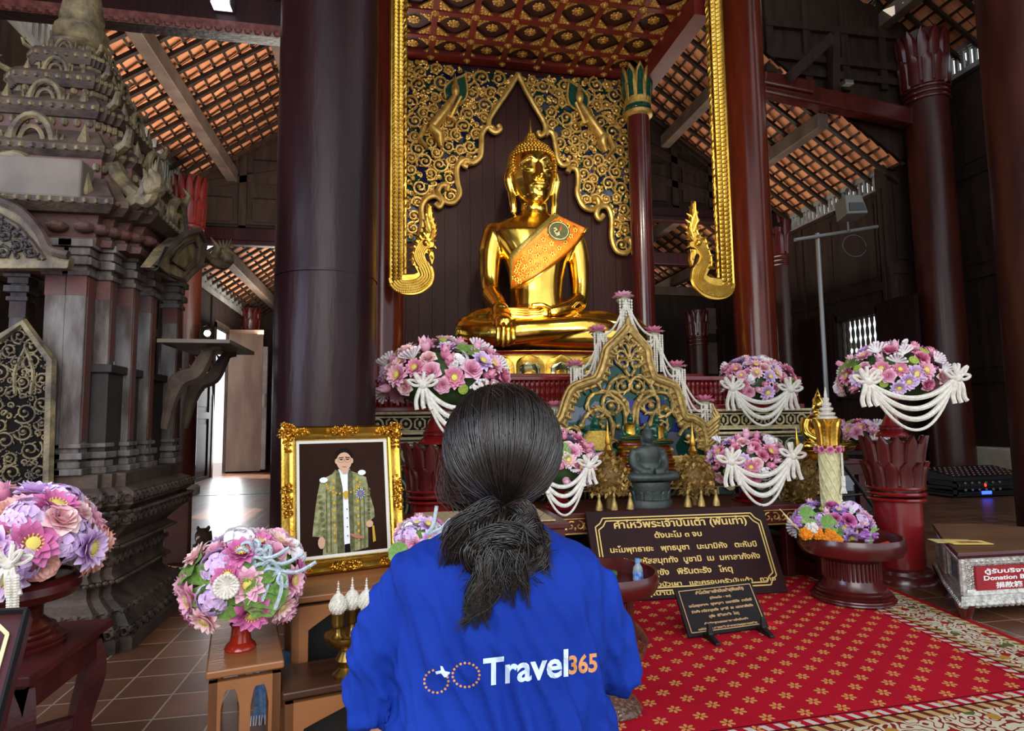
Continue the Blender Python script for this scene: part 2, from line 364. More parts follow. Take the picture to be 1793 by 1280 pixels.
# niche pillars
cl=PY(678,400,5.6); pillar(cl[0]-.05,5.6,.20,6.0,M_redp,label='red lacquered pillar half hidden behind the huge dark one',seed=3)
cr_=(PY(1275,300,5.6)+PY(1335,300,5.6))/2; NR=pillar(cr_[0]+.03,5.6,.205,6.0,M_redp,label='glossy red lacquered pillar right of the gold statue, behind the naga board',seed=4)
cb=PY(1122,350,6.68); zb=PY(1122,122,6.68)[2]
t=pillar(cb[0],6.68,.13,zb-.45,M_lac,label='slender maroon pillar with green and gold lotus capital',seed=5)
M_greeng=mk('green_glass','1d5446','123a33',30,.15,.3)
mb=MB(); mb.lathe([(.13,0),(.17,.02),(.17,.06),(.13,.08),(.13,.12),(.165,.14),(.165,.17),(.13,.19)],(cb[0],6.68,zb-.62),24); 
petal_ring(mb,(cb[0],6.68,0),.14,zb-.47,zb-.2,9,.02,th=.018,ph=.2); petal_ring(mb,(cb[0],6.68,0),.135,zb-.45,zb,9,.04,th=.018)
cap=P('lotus_capital',mb,M_goldl,t)
mb=MB(); petal_ring(mb,(cb[0],6.68,0),.158,zb-.40,zb-.06,9,.042,th=.012,wf=.55); mb.lathe([(.15,0),(.158,.01),(.158,.05),(.15,.06)],(cb[0],6.68,zb-.54),24); P('green_inlay',mb,M_greeng,cap,label='green glass inlay')
# aisle pillars with carved lotus capitals
def pil_px(px,ytop,pyw,Y,caph,label,mat=M_lac,seed=0,plinth=False,pyr=None):
    a=PY(px-pyw/2,pyr or 500,Y);b=PY(px+pyw/2,pyr or 500,Y); c=(a+b)/2; z=PY(px,ytop,Y)[2]
    return pillar(c[0],Y,np.linalg.norm(b-a)/2*math.cos(math.atan2(c[0],Y)),z,mat,M_redd,caph,label,plinth,seed=seed)
M_lacb=mk('brown_maroon_lacquer','30120c','421a12',2.4,.36,coat=.05,spec=.3,bump=.2,bs=8,st=(3,3,.5))
PL=pil_px(326,312,54,9.8,.75,'aisle pillar with lotus capital and cable runs, left of the open door',M_lacb,6,True)
PR3=pil_px(1645,70,84,7.45,.85,'tall aisle pillar with lotus capital behind the red stand',M_lacb,7)
PR4=pil_px(1372,380,52,10.4,.8,'aisle pillar with lotus capital right of the red niche pillar',M_lacb,8)
PR5=pil_px(1222,545,36,11.6,.52,'far pillar with lotus capital behind the altar rail',M_lacb,9,pyr=640)
pil_px(437,541,38,15.0,.5,'far pillar with lotus capital behind the open door leaf',M_lacb,10)
# cable conduits running down the left aisle pillar
p0=PL.location
for k in range(8):
    mb=MB(); a0=-2.35+k*.13; rr=.275; z1=3.15+.05*k; mb.tube([(p0.x+rr*math.cos(a0),9.8+rr*math.sin(a0),.25)]+[(p0.x+rr*math.cos(a0),9.8+rr*math.sin(a0),z) for z in (1,2,z1-.12)]+[(p0.x+(rr+.01)*math.cos(a0+d),9.8+(rr+.01)*math.sin(a0+d),z1+.05*math.sin(min(1,d*3)*1.5)) for d in (.05,.15,.3,.6,1.0)],.012,5); P('cable_conduit',mb,M_lacd,PL)

# --- roofs
def roof(name,Xw,zw,Xn,Y0,Y1,pur,slope=.68,label=None):
    s=1 if Xn>Xw else -1
    t=T(name,label,'roof',(Xw,Y0,zw),kind='structure')
    L_=abs(Xn-Xw); n=np.array((-s*slope,0,1.)); n/=np.linalg.norm(n); ex=np.array((s,0,slope)); ln=np.linalg.norm(ex); ex/=ln; LL=L_*ln; o=np.array((Xw,0,zw))
    def pt(u,y,h): return o+ex*u+np.array((0,y,0))+n*h
    mb=MB(); du=.19; nt=int(LL/du)+1; rn=random.Random(5)
    ys=np.arange(Y0,Y1,.17)
    for i in range(nt):
        for y in ys:
            j=rn.uniform(-.006,.006); a=pt(i*du-.02,y+.002,.03+j); b=pt(i*du-.02,y+.165,.03+j); c=pt((i+1)*du+.02,y+.165,.062+j); d=pt((i+1)*du+.02,y+.002,.062+j)
            mb.add([a,b,c,d],[(0,1,2,3)])
    P('roof_tiles',mb,M_tile,t,smooth=False)
    mb=MB(); mb.add([pt(-.1,Y0,.1),pt(-.1,Y1,.1),pt(LL,Y1,.1),pt(LL,Y0,.1)],[(0,1,2,3)]); P('underlay',mb,M_wood,t,smooth=False)
    mb=MB()
    for i in range(nt+1): mb.beam(pt(i*du,Y0,.012),pt(i*du,Y1,.012),.03,.025,up=n)
    P('battens',mb,M_wood,t,smooth=False)
    for y in np.arange(Y0+.2,Y1,.33):
        mb=MB(); mb.beam(pt(-.25,y,-.05),pt(LL,y,-.04),.055,.05,up=n); P('rafter',mb,M_wood,t,smooth=False)
    for u in pur:
        mb=MB(); mb.beam(pt(u*ln,Y0,-.2),pt(u*ln,Y1,-.2),.17,.22,up=(0,0,1)); P('purlin',mb,M_woodg,t,smooth=False,bevel=.01)
    return t
roof('roof_left_aisle',-3.45,5.0,-.1,5.6,11.1,(.62,1.82,2.45),label='tiled left aisle roof seen from below')
roof('roof_left_rear',-3.45,3.65,.6,11.15,16.4,(.55,1.5,2.5),label='lower tiled roof over the left rear aisle')
roof('roof_right_aisle',7.35,4.72,2.6,7.6,10.3,(1.1,2.3,3.4),label='tiled right aisle roof seen from below')
roof('roof_right_rear',7.35,3.7,2.4,10.36,16.4,(.9,1.9,2.9),label='lower tiled roof over the right rear aisle')
roof('roof_right_front',8.45,6.5,4.6,3.0,7.9,(1.0,2.2),label='high tiled roof over the right front aisle')
roof('roof_left_front',-4.6,5.6,-.3,-1.5,5.55,(1.0,2.2),label='high tiled roof over the left front aisle')
mb=MB(); mb.box((-.6,-3.5,7.4),(4.7,16.4,7.5)); 
for y in np.arange(-3,5.2,.9): mb.box((-.6,y,7.2),(4.7,y+.14,7.4))
mb.box((-.4,5.2,6.2),(-.3,16.4,7.6)); mb.box((3.6,5.2,6.6),(3.7,16.4,7.6)); ST('ceiling_nave',mb,M_wood,smooth=False)

# --- walls
def panelwall(name,fixed,axis,a0,a1,z0,z1,th,holes=(),cols=4,rows=3,label=None,mat=None):
    """plank wall with raised frames; axis 'X' runs along x at y=fixed, 'Y' runs along y at x=fixed"""
    mat=mat or M_wood; mb=MB()
    def bx(u0,u1,w0,w1,d0,d1):
        if axis=='X': mb.box((u0,fixed+d0,w0),(u1,fixed+d1,w1))
        else: mb.box((fixed+d0,u0,w0),(fixed+d1,u1,w1))
    xs=sorted({a0,a1,*[h for q in holes for h in q[:2]]}); 
    for i in range(len(xs)-1):
        m=(xs[i]+xs[i+1])/2; cut=[q for q in holes if q[0]<m<q[1]]
        if not cut: bx(xs[i],xs[i+1],z0,z1,0,th)
        else:
            z=z0
            for q in sorted(cut,key=lambda q:q[2]):
                if q[2]>z: bx(xs[i],xs[i+1],z,q[2],0,th)
                z=q[3]
            if z<z1: bx(xs[i],xs[i+1],z,z1,0,th)
    o=ST(name,mb,mat,smooth=False)
    mb=MB(); f=-abs(th)*.35 if True else 0
    def clear(u0,u1,w0,w1): return not any(u0<q[1] and u1>q[0] and w0<q[3] and w1>q[2] for q in holes)
    for s in ((-.03,0),(th,th+.03)):
        for i in range(cols+1):
            u=a0+(a1-a0)*i/cols
            if clear(u-.05,u+.05,z0,z1): bx(max(a0,u-.05),min(a1,u+.05),z0,z1,*s)
        for j in range(rows+1):
            w_=z0+(z1-z0)*j/rows
            for i in range(cols):
                u0=a0+(a1-a0)*i/cols+.05;u1=a0+(a1-a0)*(i+1)/cols-.05
                if clear(u0,u1,w_-.06,w_+.06): bx(u0,u1,max(z0,w_-.06),min(z1,w_+.06),*s)
        for i in range(cols):
            for j in range(rows):
                u0=a0+(a1-a0)*i/cols+.16;u1=a0+(a1-a0)*(i+1)/cols-.16; w0=z0+(z1-z0)*j/rows+.16; w1=z0+(z1-z0)*(j+1)/rows-.16
                if u1>u0 and w1>w0 and clear(u0,u1,w0,w1): bx(u0,u1,w0,w1,s[0]*.6 if s[0]<0 else th,0 if s[0]<0 else th+.018)
    P('panel_frames',mb,mat,o,smooth=False)
    return o
def slats(name,X,Y0,Y1,z0,z1,par):
    mb=MB()
    for y in np.arange(Y0,Y1,.10): mb.box((X-.02,y,z0),(X+.02,y+.045,z1))
    mb.box((X-.05,Y0,z1),(X+.05,Y1,z1+.14)); mb.box((X-.05,Y0,z0-.1),(X+.05,Y1,z0))
    return ST(name,mb,mk(name+'_paint','8c8a86','6f6d6a',4,.7),smooth=False)
wn=PX(1467,560,7.3); wf0=PX(1543,556,7.3); wb=PX(1480,693,7.3)
WY0,WY1,WZ0,WZ1=wf0[1],wn[1],wb[2],wn[2]
wr=panelwall('wall_right',7.3,'Y',7.9,16.4,0,4.45,.12,[(WY0,WY1,WZ0,WZ1)],9,3)
slats('trim_2',7.36,7.95,16.2,4.5,4.72,None)
panelwall('wall_right_front',8.4,'Y',2.0,7.9,0,6.1,.12,(),5,4); slats('trim_3',8.46,3.0,7.9,6.2,6.5,None)
panelwall('wall_right_step',7.85,'X',7.3,8.5,0,6.4,.12,(),1,4)
mb=MB(); mb.box((8.1,2.0,0),(8.4,7.9,.55)); mb.box((7.12,7.95,0),(7.3,16,.3)); ST('baseboard_right',mb,mk('cream_plinth','b5aa94','968b78',3,.8),smooth=False,bevel=.02)
# window with turned bars
t=T('window_1',None,'',(7.3,WY0,WZ0),kind='structure'); mb=MB()
for y in (WY0,WY1): mb.box((7.24,y-.05,WZ0-.05),(7.44,y+.05,WZ1+.05))
for z in (WZ0,WZ1): mb.box((7.24,WY0,z-.05),(7.44,WY1,z+.05))
P('window_frame',mb,M_wood,t,smooth=False)
nb=9
for k in range(nb):
    y=WY0+(WY1-WY0)*(k+.5)/nb; mb=MB(); hz=WZ1-WZ0
    mb.lathe([(.014+.014*abs(math.sin(PI*z*7)),WZ0+hz*z) for z in np.linspace(0,1,50)],(7.36,y,0),8); P('turned_bar',mb,M_woodg,t)
mb=MB(); 
for d,z1_,z0_ in ((7.22,WZ1+.1,WZ0-.1),): mb.box((7.17,WY0-.75,z0_),(7.24,WY0-.06,z1_)); mb.box((7.17,WY1+.06,z0_),(7.24,WY1+.85,z1_))
P('shutter',mb,M_lacd,t,smooth=False)
# left wall with bright doorways
dy0,dy1=PX(372,700,-3.4)[1],PX(396,700,-3.4)[1]; dz=PX(385,575,-3.35)[2]
panelwall('wall_left',-3.42,'Y',4.6,16.4,0,3.5,.03,[(dy0,dy1,0,dz),(8.1,9.1,1.15,1.8),(5.4,6.1,.9,2.2)],9,3)
slats('trim_4',-3.4,5.6,16.2,3.55,3.62,None)
panelwall('wall_left_front',-4.7,'Y',-3.8,4.6,0,5.6,.1,[(.9,2.6,0,2.7)],5,3)
mb=MB(); mb.box((-3.46,4.5,3.5),(-3.38,11.1,4.68)); mb.box((-4.8,4.5,0),(-3.4,4.62,5.7)); mb.box((-4.75,3.0,5.5),(-4.6,5.6,6.2)); 
ST('wall_left_upper',mb,M_wood,smooth=False); slats('trim_5',-3.42,5.6,11.1,4.7,5.0,None)
# the open door
t=T('door_1',None,'',(-3.4,dy1,0),kind='structure'); mb=MB()
for y in (dy0,dy1): mb.box((-3.43,y-.05,0),(-3.37,y+.05,dz+.1))
mb.box((-3.43,dy0-.05,dz),(-3.37,dy1+.05,dz+.14)); P('door_frame',mb,M_woodg,t,smooth=False)
da=PY(398,700,dy1-.05); db=PY(469,700,dy1-.05); zt=PY(398,577,dy1-.05)[2]
mb=MB(); mb.box((da[0],dy1-.05,.03),(db[0]-.12,dy1,zt)); P('door_leaf',mb,mk('worn_door_wood','a08674','8a6f60',3,.5,bump=.2,bs=20,st=(2,2,.4)),t,smooth=False)
mb=MB(); mb.box((db[0]-.11,dy1-.08,.06),(db[0]-.02,dy1,zt*.88)); mb.ball((db[0]-.06,dy1-.08,zt*.5),(.05,.03,.16)); P('door_stile',mb,mk('pale_stile','b3a7a2','988c88',4,.6),t)
# rear wall and gables
panelwall('wall_back',16.4,'X',-3.5,7.5,0,8.4,.12,(),11,3)
mb=MB()
def gable(name,Y,x0,x1,zb0,zb1,ztl,ztr,cols=3,rows=2):
    """beam at the foot, framed panels above, top edge following the roof slope"""
    mb=MB(); mb.prism([(x0,zb1),(x1,zb1),(x1,ztr),(x0,ztl)],(0,Y,0),(1,0,0),(0,0,1),(0,1,0),.06)
    o=ST(name,mb,M_wood,smooth=False); mb=MB()
    for i in range(cols+1):
        x=x0+(x1-x0)*i/cols; zt=ztl+(ztr-ztl)*i/cols; mb.box((x-.06,Y-.05,zb1),(x+.06,Y,zt))
    for j in range(rows+1):
        f=j/rows; mb.beam((x0,Y-.025,zb1+(ztl-zb1)*f),(x1,Y-.025,zb1+(ztr-zb1)*f),.05,.12)
    for i in range(cols):
        for j in range(rows):
            u0=x0+(x1-x0)*i/cols+.16;u1=x0+(x1-x0)*(i+1)/cols-.16
            w0=zb1+(ztl-zb1)*j/rows+.14; w1=zb1+(ztl-zb1)*(j+1)/rows-.14
            if w1>w0+.03: mb.box((u0,Y-.035,w0),(u1,Y,w1))
    P('panel_frames',mb,M_wood,o,smooth=False)
    mb=MB(); mb.box((x0,Y-.12,zb0),(x1,Y+.14,zb1)); mb.box((x0,Y-.16,zb0-.05),(x1,Y-.02,zb0+.03)); P('tie_beam',mb,M_lacd,o,smooth=False,bevel=.012)
    return o
zl0,zl1=PY(415,428,11.0)[2],PY(415,402,11.0)[2]
gable('wall_gable_left',11.0,-3.45,.2,zl0,zl1,PY(340,262,11)[2],PY(340,262,11)[2]+1.6,4,2)
gable('wall_gable_right',10.3,2.9,7.3,PY(1200,388,10.3)[2],PY(1200,368,10.3)[2],7.75,4.75,6,3)
mb=MB(); mb.box((4.2,12.9,0),(7.3,13.0,PY(1240,520,12.9)[2])); o=ST('wall_rear_right',mb,M_wood,smooth=False)
mb=MB(); 
for px in (1248,1272): 
    for a,b in ((540,585),(600,655)): p=PY(px,b,12.9);q=PY(px,a,12.9); mb.box((p[0]-.15,12.86,p[2]),(p[0]+.15,12.9,q[2]))
mb.box((4.2,12.82,PY(1240,520,12.9)[2]),(7.3,13.05,PY(1240,505,12.9)[2])); P('panel_frames',mb,M_woodg,o,smooth=False,bevel=.015)
mb=MB(); mb.box((3.0,10.9,PY(1150,462,10.9)[2]),(6.2,11.1,PY(1150,441,10.9)[2])); ST('beam_rear_right',mb,M_lacd,smooth=False,bevel=.01)
# upper gable between the high front roof and the aisle roof on the right
a=PY(1335,165,7.7);b=PY(1600,215,7.7)
mb=MB(); mb.prism([(3.9,7.15),(7.25,4.87),(8.4,4.87),(8.4,7.2),(3.9,7.6)],(0,7.72,0),(1,0,0),(0,0,1),(0,1,0),.06); o=ST('wall_gable_front_right',mb,M_wood,smooth=False)
mb=MB()
for px in (1345,1410,1475,1540): 
    p=PY(px,60,7.7); mb.box((p[0]-.06,7.66,p[2]-.9),(p[0]+.06,7.72,p[2]+.9))
for py in (40,95,120): p=PY(1340,py,7.68); q=PY(1600,py+28,7.68); mb.beam(p,q,.07,.11)
P('panel_frames',mb,M_wood,o,smooth=False)
mb=MB(); mb.beam(PY(1332,152,7.5),PY(1592,208,7.5),.2,.26); mb.beam(PY(1332,140,7.45),PY(1420,158,7.45),.2,.2); P('tie_beam',mb,M_lac,o,smooth=False,bevel=.03)
mb=MB(); mb.beam(PY(1440,95,7.3)-np.array((.55,0,.4)),PY(1440,95,7.3)+np.array((.15,0,.25)),.12,.14); mb.beam(PY(1460,60,7.55),PY(1460,185,7.55),.12,.12); P('strut',mb,M_wood,o,smooth=False)
mb=MB(); mb.prism([(-4.75,4.6),(-3.45,5.05),(-.3,7.25),(-.3,8.9),(-4.75,5.75)],(0,5.56,0),(1,0,0),(0,0,1),(0,1,0),.05); ST('wall_gable_front_left',mb,M_wood,smooth=False)
# carved tie beam over the pulpit
a=PY(150,22,4.85);b=PY(485,62,4.85); o=MB(); o.box((a[0]-1.5,4.78,b[2]-.02),(b[0]+.2,4.98,a[2]+.22)); BM=ST('beam_front_left',o,M_lacd,smooth=False,bevel=.015)
mb=MB(); z=b[2]-.05; mb.box((a[0]-1.5,4.74,z),(b[0]+.2,4.8,z+.06))
for x in np.arange(a[0]-1.5,b[0]+.1,.07): mb.ball((x,4.75,z+.0),(.03,.02,.03),6,4)
P('carved_edge',mb,mk('carved_red_edge','6e3a33','4c1d1a',20,.6),BM)
# lamps fixed to the beams
t=T('ceiling_lamp','small white flood lamp fixed on the front beam, upper left','lamp',PY(388,5,4.7)); p=PY(388,4,4.7); mb=MB(); mb.box((p[0]-.075,4.66,p[2]-.03),(p[0]+.075,4.78,p[2]+.06)); P('housing',mb,M_grey,t,smooth=False,bevel=.008)
mb=MB(); mb.box((p[0]-.065,4.655,p[2]-.035),(p[0]+.065,4.75,p[2]-.028)); mb.box((p[0]-.065,4.652,p[2]-.02),(p[0]+.065,4.659,p[2]+.05)); P('lens',mb,mk('lamp_lens','ffffff',emit=('f4f4ff',2.0)),t,smooth=False)
t=T('wall_lamp','small glowing spot lamp by the cable pillar, above the doorway side','lamp',PY(364,585,9.5)); p=PY(364,584,9.5); mb=MB(); mb.lathe([(.03,-.05),(.05,0),(.05,.06),(.02,.09)],p,14); mb.tube([p+np.array((0,0,.08)),p+np.array((-.05,.1,.14)),p+np.array((-.12,.2,.14))],.012,6); P('lamp_body',mb,M_black,t)
mb=MB(); mb.ball(p+np.array((0,-.03,0)),.045,10,8); P('bulb',mb,mk('bulb_glow','fff1d0',emit=('ffe9c0',18)),t)
t=T('beam_lamp','tiny white lamp on the right tie beam','lamp',PY(1483,145,7.4)); p=PY(1483,146,7.35); mb=MB(); mb.box((p[0]-.07,7.3,p[2]-.03),(p[0]+.07,7.4,p[2]+.03)); P('housing',mb,M_grey,t,smooth=False); mb=MB(); mb.box((p[0]-.06,7.29,p[2]-.032),(p[0]+.06,7.38,p[2]-.028)); P('lens',mb,mk('lens_grey','c8c8c0'),t,smooth=False)
# planting outside the barred window
M_leafo=mk('outside_leaves','7fa050','4d7a35',2,.8)
mb=MB(); rn=random.Random(3)
for k in range(700):
    c=np.array((9.6+rn.random()*.8,7.6+rn.random()*6,.2+rn.random()*2.6)); a=np.array([rn.uniform(-1,1) for _ in range(3)]); b=np.array([rn.uniform(-1,1) for _ in range(3)]); mb.add([c,c+a*.13,c+a*.13+b*.13,c+b*.13],[(0,1,2,3)])
tag(P('hedge_foliage',mb,M_leafo,smooth=False),'green foliage outside the barred window','foliage',kind='stuff')
# ================================================================ THE STATUE'S NICHE
def inpoly(x,y,p):
    c=False;n=len(p)
    for i in range(n):
        x1,y1=p[i];x2,y2=p[i-1]
        if (y1>y)!=(y2>y) and x<(x2-x1)*(y-y1)/(y2-y1)+x1: c=not c
    return c
BY=6.95
def c5(x,y): p=PY(640+x*.40625,y*.40625,BY); return (p[0],p[2])
zc=PY(720,101,BY)[2]; xl,xr=c5(120,500)[0],c5(1165,500)[0]
mb=MB(); 
npl=20
for i in range(npl): mb.box((xl+(xr-xl)*i/npl,BY+.05+(.004 if i%2 else 0),.9),(xl+(xr-xl)*(i+1)/npl-.003,BY+.14,zc+.1))
ST('wall_niche_back',mb,mk('niche_planks','290c0a','331210',4,.5,spec=.2,bump=.4,bs=6,st=(12,1,.8)),smooth=False)
# coffered ceiling
pit=(xr-xl)/7.; 
mb=MB(); mb.box((xl-.1,5.36,zc+.055),(xr+.05,BY+.1,zc+.1),1)
ys=[BY-pit*k for k in range(0,5)]
for k in range(8): x=xl+pit*k; mb.box((x-.03,ys[-1],zc),(x+.03,BY,zc+.06))
for y in ys: mb.box((xl,y-.03 if y<BY else y-.12,zc-.002),(xr,y+.03,zc+.06))
mb.box((xr-.02,5.36,zc-.22),(xr+.16,BY+.1,zc+.1)); mb.box((xl-.15,5.36,zc-.1),(xl,BY+.1,zc+.1))
CE=ST('ceiling_coffered',mb,[M_ceil,M_ceild],smooth=False)
M_fret=mk('ceiling_gold_fretwork','c79a50','8e6530',25,.45,.5,bump=.4,bs=70)
def rosette(c,r,n=8):
    m=MB()
    for k in range(n):
        a=2*PI*k/n; q=c+np.array((math.cos(a),math.sin(a),0))*r*.68; m.ball(q,(r*.3,r*.3,r*.16),8,5)
    m.lathe([(r*.62,.012),(r*.62,-.012),(r*.5,-.02),(.0,-.02)],c,16); m.ball(c+np.array((0,0,-.02)),(r*.26,r*.26,r*.2),10,6); return m
ros=None;cor=None;bos=None
for i in range(7):
    for j in range(4):
        c=np.array((xl+pit*(i+.5),BY-pit*(j+.5),zc+.048))
        if ros is None:
            ros=P('rosette',rosette(np.zeros(3),.072),M_fret,CE,local=True); m=MB(); h=pit/2-.03
            for sx,sy in ((1,1),(-1,1),(-1,-1),(1,-1)):
                t3=.15; m.add([(sx*h,sy*h,0),(sx*(h-t3),sy*h,0),(sx*h,sy*(h-t3),0),(sx*h,sy*h,-.02),(sx*(h-t3),sy*h,-.02),(sx*h,sy*(h-t3),-.02)],[(0,1,2),(3,4,5),(0,1,4,3),(1,2,5,4),(2,0,3,5)])
                for a,b in ((.03,.03),(.075,.025),(.025,.075),(.06,.05),(.11,.02),(.02,.11)): m.ball((sx*(h-a),sy*(h-b),-.02),(.02,.02,.014),6,4)
            cor=P('corner_fretwork',m,M_fret,CE,local=True,smooth=False); a,b=ros,cor
        else:
            a=ros.copy();b=cor.copy(); COL.objects.link(a);COL.objects.link(b)
        a.location=c; b.location=c-np.array((0,0,.012))
for i in range(8):
    for j in range(5):
        c=(xl+pit*i,BY-pit*j-(.05 if j==0 else 0),zc-.004)
        if bos is None: bos=P('boss',rosette(np.zeros(3),.045),M_fret,CE,local=True); a=bos
        else: a=bos.copy(); COL.objects.link(a)
        a.location=c
# gilded arch panel -------------------------------------------------
def glass_mat(pal=('141c48','0f3a32','4a4c5c','1a2456','123f3c')):
    m=mk('mosaic_glass','1c2a52',rough=.12,metal=.4); N=m.node_tree.nodes;L=m.node_tree.links
    tc=N.new('ShaderNodeTexCoord'); v=N.new('ShaderNodeTexVoronoi'); v.inputs['Scale'].default_value=9; L.new(tc.outputs['Object'],v.inputs[0]); r=N.new('ShaderNodeValToRGB'); r.color_ramp.interpolation='CONSTANT'
    for p,h in zip((0,.3,.55,.72,.88),pal):
        e=r.color_ramp.elements[0] if p==0 else r.color_ramp.elements.new(p); e.color=H(h)
    L.new(v.outputs['Color'],r.inputs[0]); L.new(r.outputs[0],N['Principled BSDF'].inputs['Base Color']); return m
M_glass=glass_mat()
SL=[[(655,325),(612,398),(562,470),(532,520),(532,556),(556,575),(578,562),(570,545)],
    [(552,575),(545,556),(520,556),(500,585),(498,630),(492,680),(462,706),(432,700),(424,716),(440,724)],
    [(452,716),(442,694),(412,698),(392,730),(396,790),(404,842),(375,876),(335,868),(312,832),(328,802),(352,806),(348,828)],
    [(300,880),(318,894),(328,872),(300,848),(262,860),(240,900),(244,965),(228,1035)]]
SR=[[(655,325),(692,400),(728,465),(768,535),(772,572),(750,590),(742,572)],
    [(772,590),(785,572),(806,585),(818,640),(826,690),(846,716),(872,708),(866,690)],
    [(868,748),(880,728),(908,738),(914,790),(910,840),(934,892),(972,908),(1002,888),(994,858),(972,862)],
    [(1022,930),(1005,948),(992,925),(1008,895),(1040,898),(1058,945),(1058,1030),(1078,1082),(1118,1092),(1144,1062),(1130,1032),(1112,1044)]]
def polyof(segs,corners):
    q=[]
    for i,s_ in enumerate(segs):
        q+=s_[1:-2] if i==0 else s_[2:-2]
    return [c5(*a) for a in [segs[0][0]]+q+corners]
PLp=polyof(SL,[(228,1035),(175,1040),(160,250)]); PRp=polyof(SR,[(1142,1040),(1130,345)])
t=T('gilded_arch','gilded openwork arch with scrolls and angels behind the gold statue','carving',(c5(655,700)[0],BY,c5(655,700)[1]))
mb=MB()
for q in (PLp,PRp): mb.prism(q,(0,BY+.04,0),(1,0,0),(0,0,1),(0,-1,0),.025)
P('glass_backing',mb,M_glass,t,smooth=False)
def to3(q,y): return [(a,y,b) for a,b in q]
for segs in (SL,SR):
    mb=MB()
    for s_ in segs:
        q=bez([c5(*a) for a in s_],6); mb.tube(to3(q,BY-.03),.034,8,up=(0,1,0)); 
        # second inner moulding
        mb.tube([(a,BY-.045,b) for a,b in q],.012,6,up=(0,1,0))
    P('cusped_border',mb,M_goldl,t)
def scrolls(poly,n,rmin,rmax,y,seed,thick=.011,border=None):
    rn=random.Random(seed); xs=[a for a,b in poly];zs=[b for a,b in poly]; pts=[]; mb=MB(); fl=MB()
    for k in range(n*60):
        if len(pts)>=n: break
        x=rn.uniform(min(xs),max(xs)); z=rn.uniform(min(zs),max(zs)); r=rn.uniform(rmin,rmax)
        if not inpoly(x,z,poly) or any((x-a)**2+(z-b)**2<((r+c)*.8)**2 for a,b,c in pts): continue
        if not all(inpoly(x+r*.75*math.cos(a),z+r*.75*math.sin(a),poly) for a in np.arange(0,6.28,.8)): continue
        pts.append((x,z,r)); sg=rn.choice((-1,1)); a0=rn.uniform(0,6.28)
        s_=spiral((x,z),r,1.55,a0,sg,26,.14); mb.tube(to3(s_,y),np.linspace(thick,thick*.75,26),6,up=(0,1,0))
        mb.ball((s_[-1][0],y-.012,s_[-1][1]),thick*1.5,8,5)
        for q in range(3,20,3):   # leaf hooks off the scroll
            bx,bz=s_[q]; ang=math.atan2(bz-z,bx-x)-sg*.6; l=r*.34; h=[(bx+l*u*math.cos(ang+sg*u*1.2),bz+l*u*math.sin(ang+sg*u*1.2)) for u in np.linspace(0,1,5)]
            mb.tube(to3(h,y-.004),np.linspace(thick*.9,thick*.25,5),5,up=(0,1,0)); 
            if q%2: mb.ball((h[-1][0],y-.012,h[-1][1]),thick*.75,6,4)
    fills=0
    for k in range(n*80):
        x=rn.uniform(min(xs),max(xs)); z=rn.uniform(min(zs),max(zs)); r=rmin*.38
        if fills>n*2.2: break
        if not inpoly(x,z,poly) or any((x-a)**2+(z-b)**2<((r+c)*.95)**2 for a,b,c in pts) or not all(inpoly(x+r*math.cos(a),z+r*math.sin(a),poly) for a in (0,1.5,3,4.6)): continue
        pts.append((x,z,r*.8)); fills+=1
        if fills%6==0:
            for q in range(8): a=q*PI/4; fl.ball((x+r*.8*math.cos(a),y-.005,z+r*.8*math.sin(a)),(r*.38,thick,r*.38),7,5)
            fl.tube([(x+r*.45*math.cos(a),y-.02,z+r*.45*math.sin(a)) for a in np.arange(0,6.28,.5)],thick*.6,5,closed=True)
        else:
            a0=rn.uniform(0,6.28); s_=spiral((x,z),r*1.2,1.1,a0,rn.choice((-1,1)),12,.2); mb.tube(to3(s_,y),thick*.8,5,up=(0,1,0)); mb.ball((s_[0][0],y-.01,s_[0][1]),thick*1.1,6,4)
    return mb,fl
for q,sd in ((PLp,3),(PRp,8)):
    m,f=scrolls(q,60,.066,.115,BY-.005,sd,.0175); P('scrollwork',m,M_goldl,t); P('rosette_ornament',f,M_goldl,t)
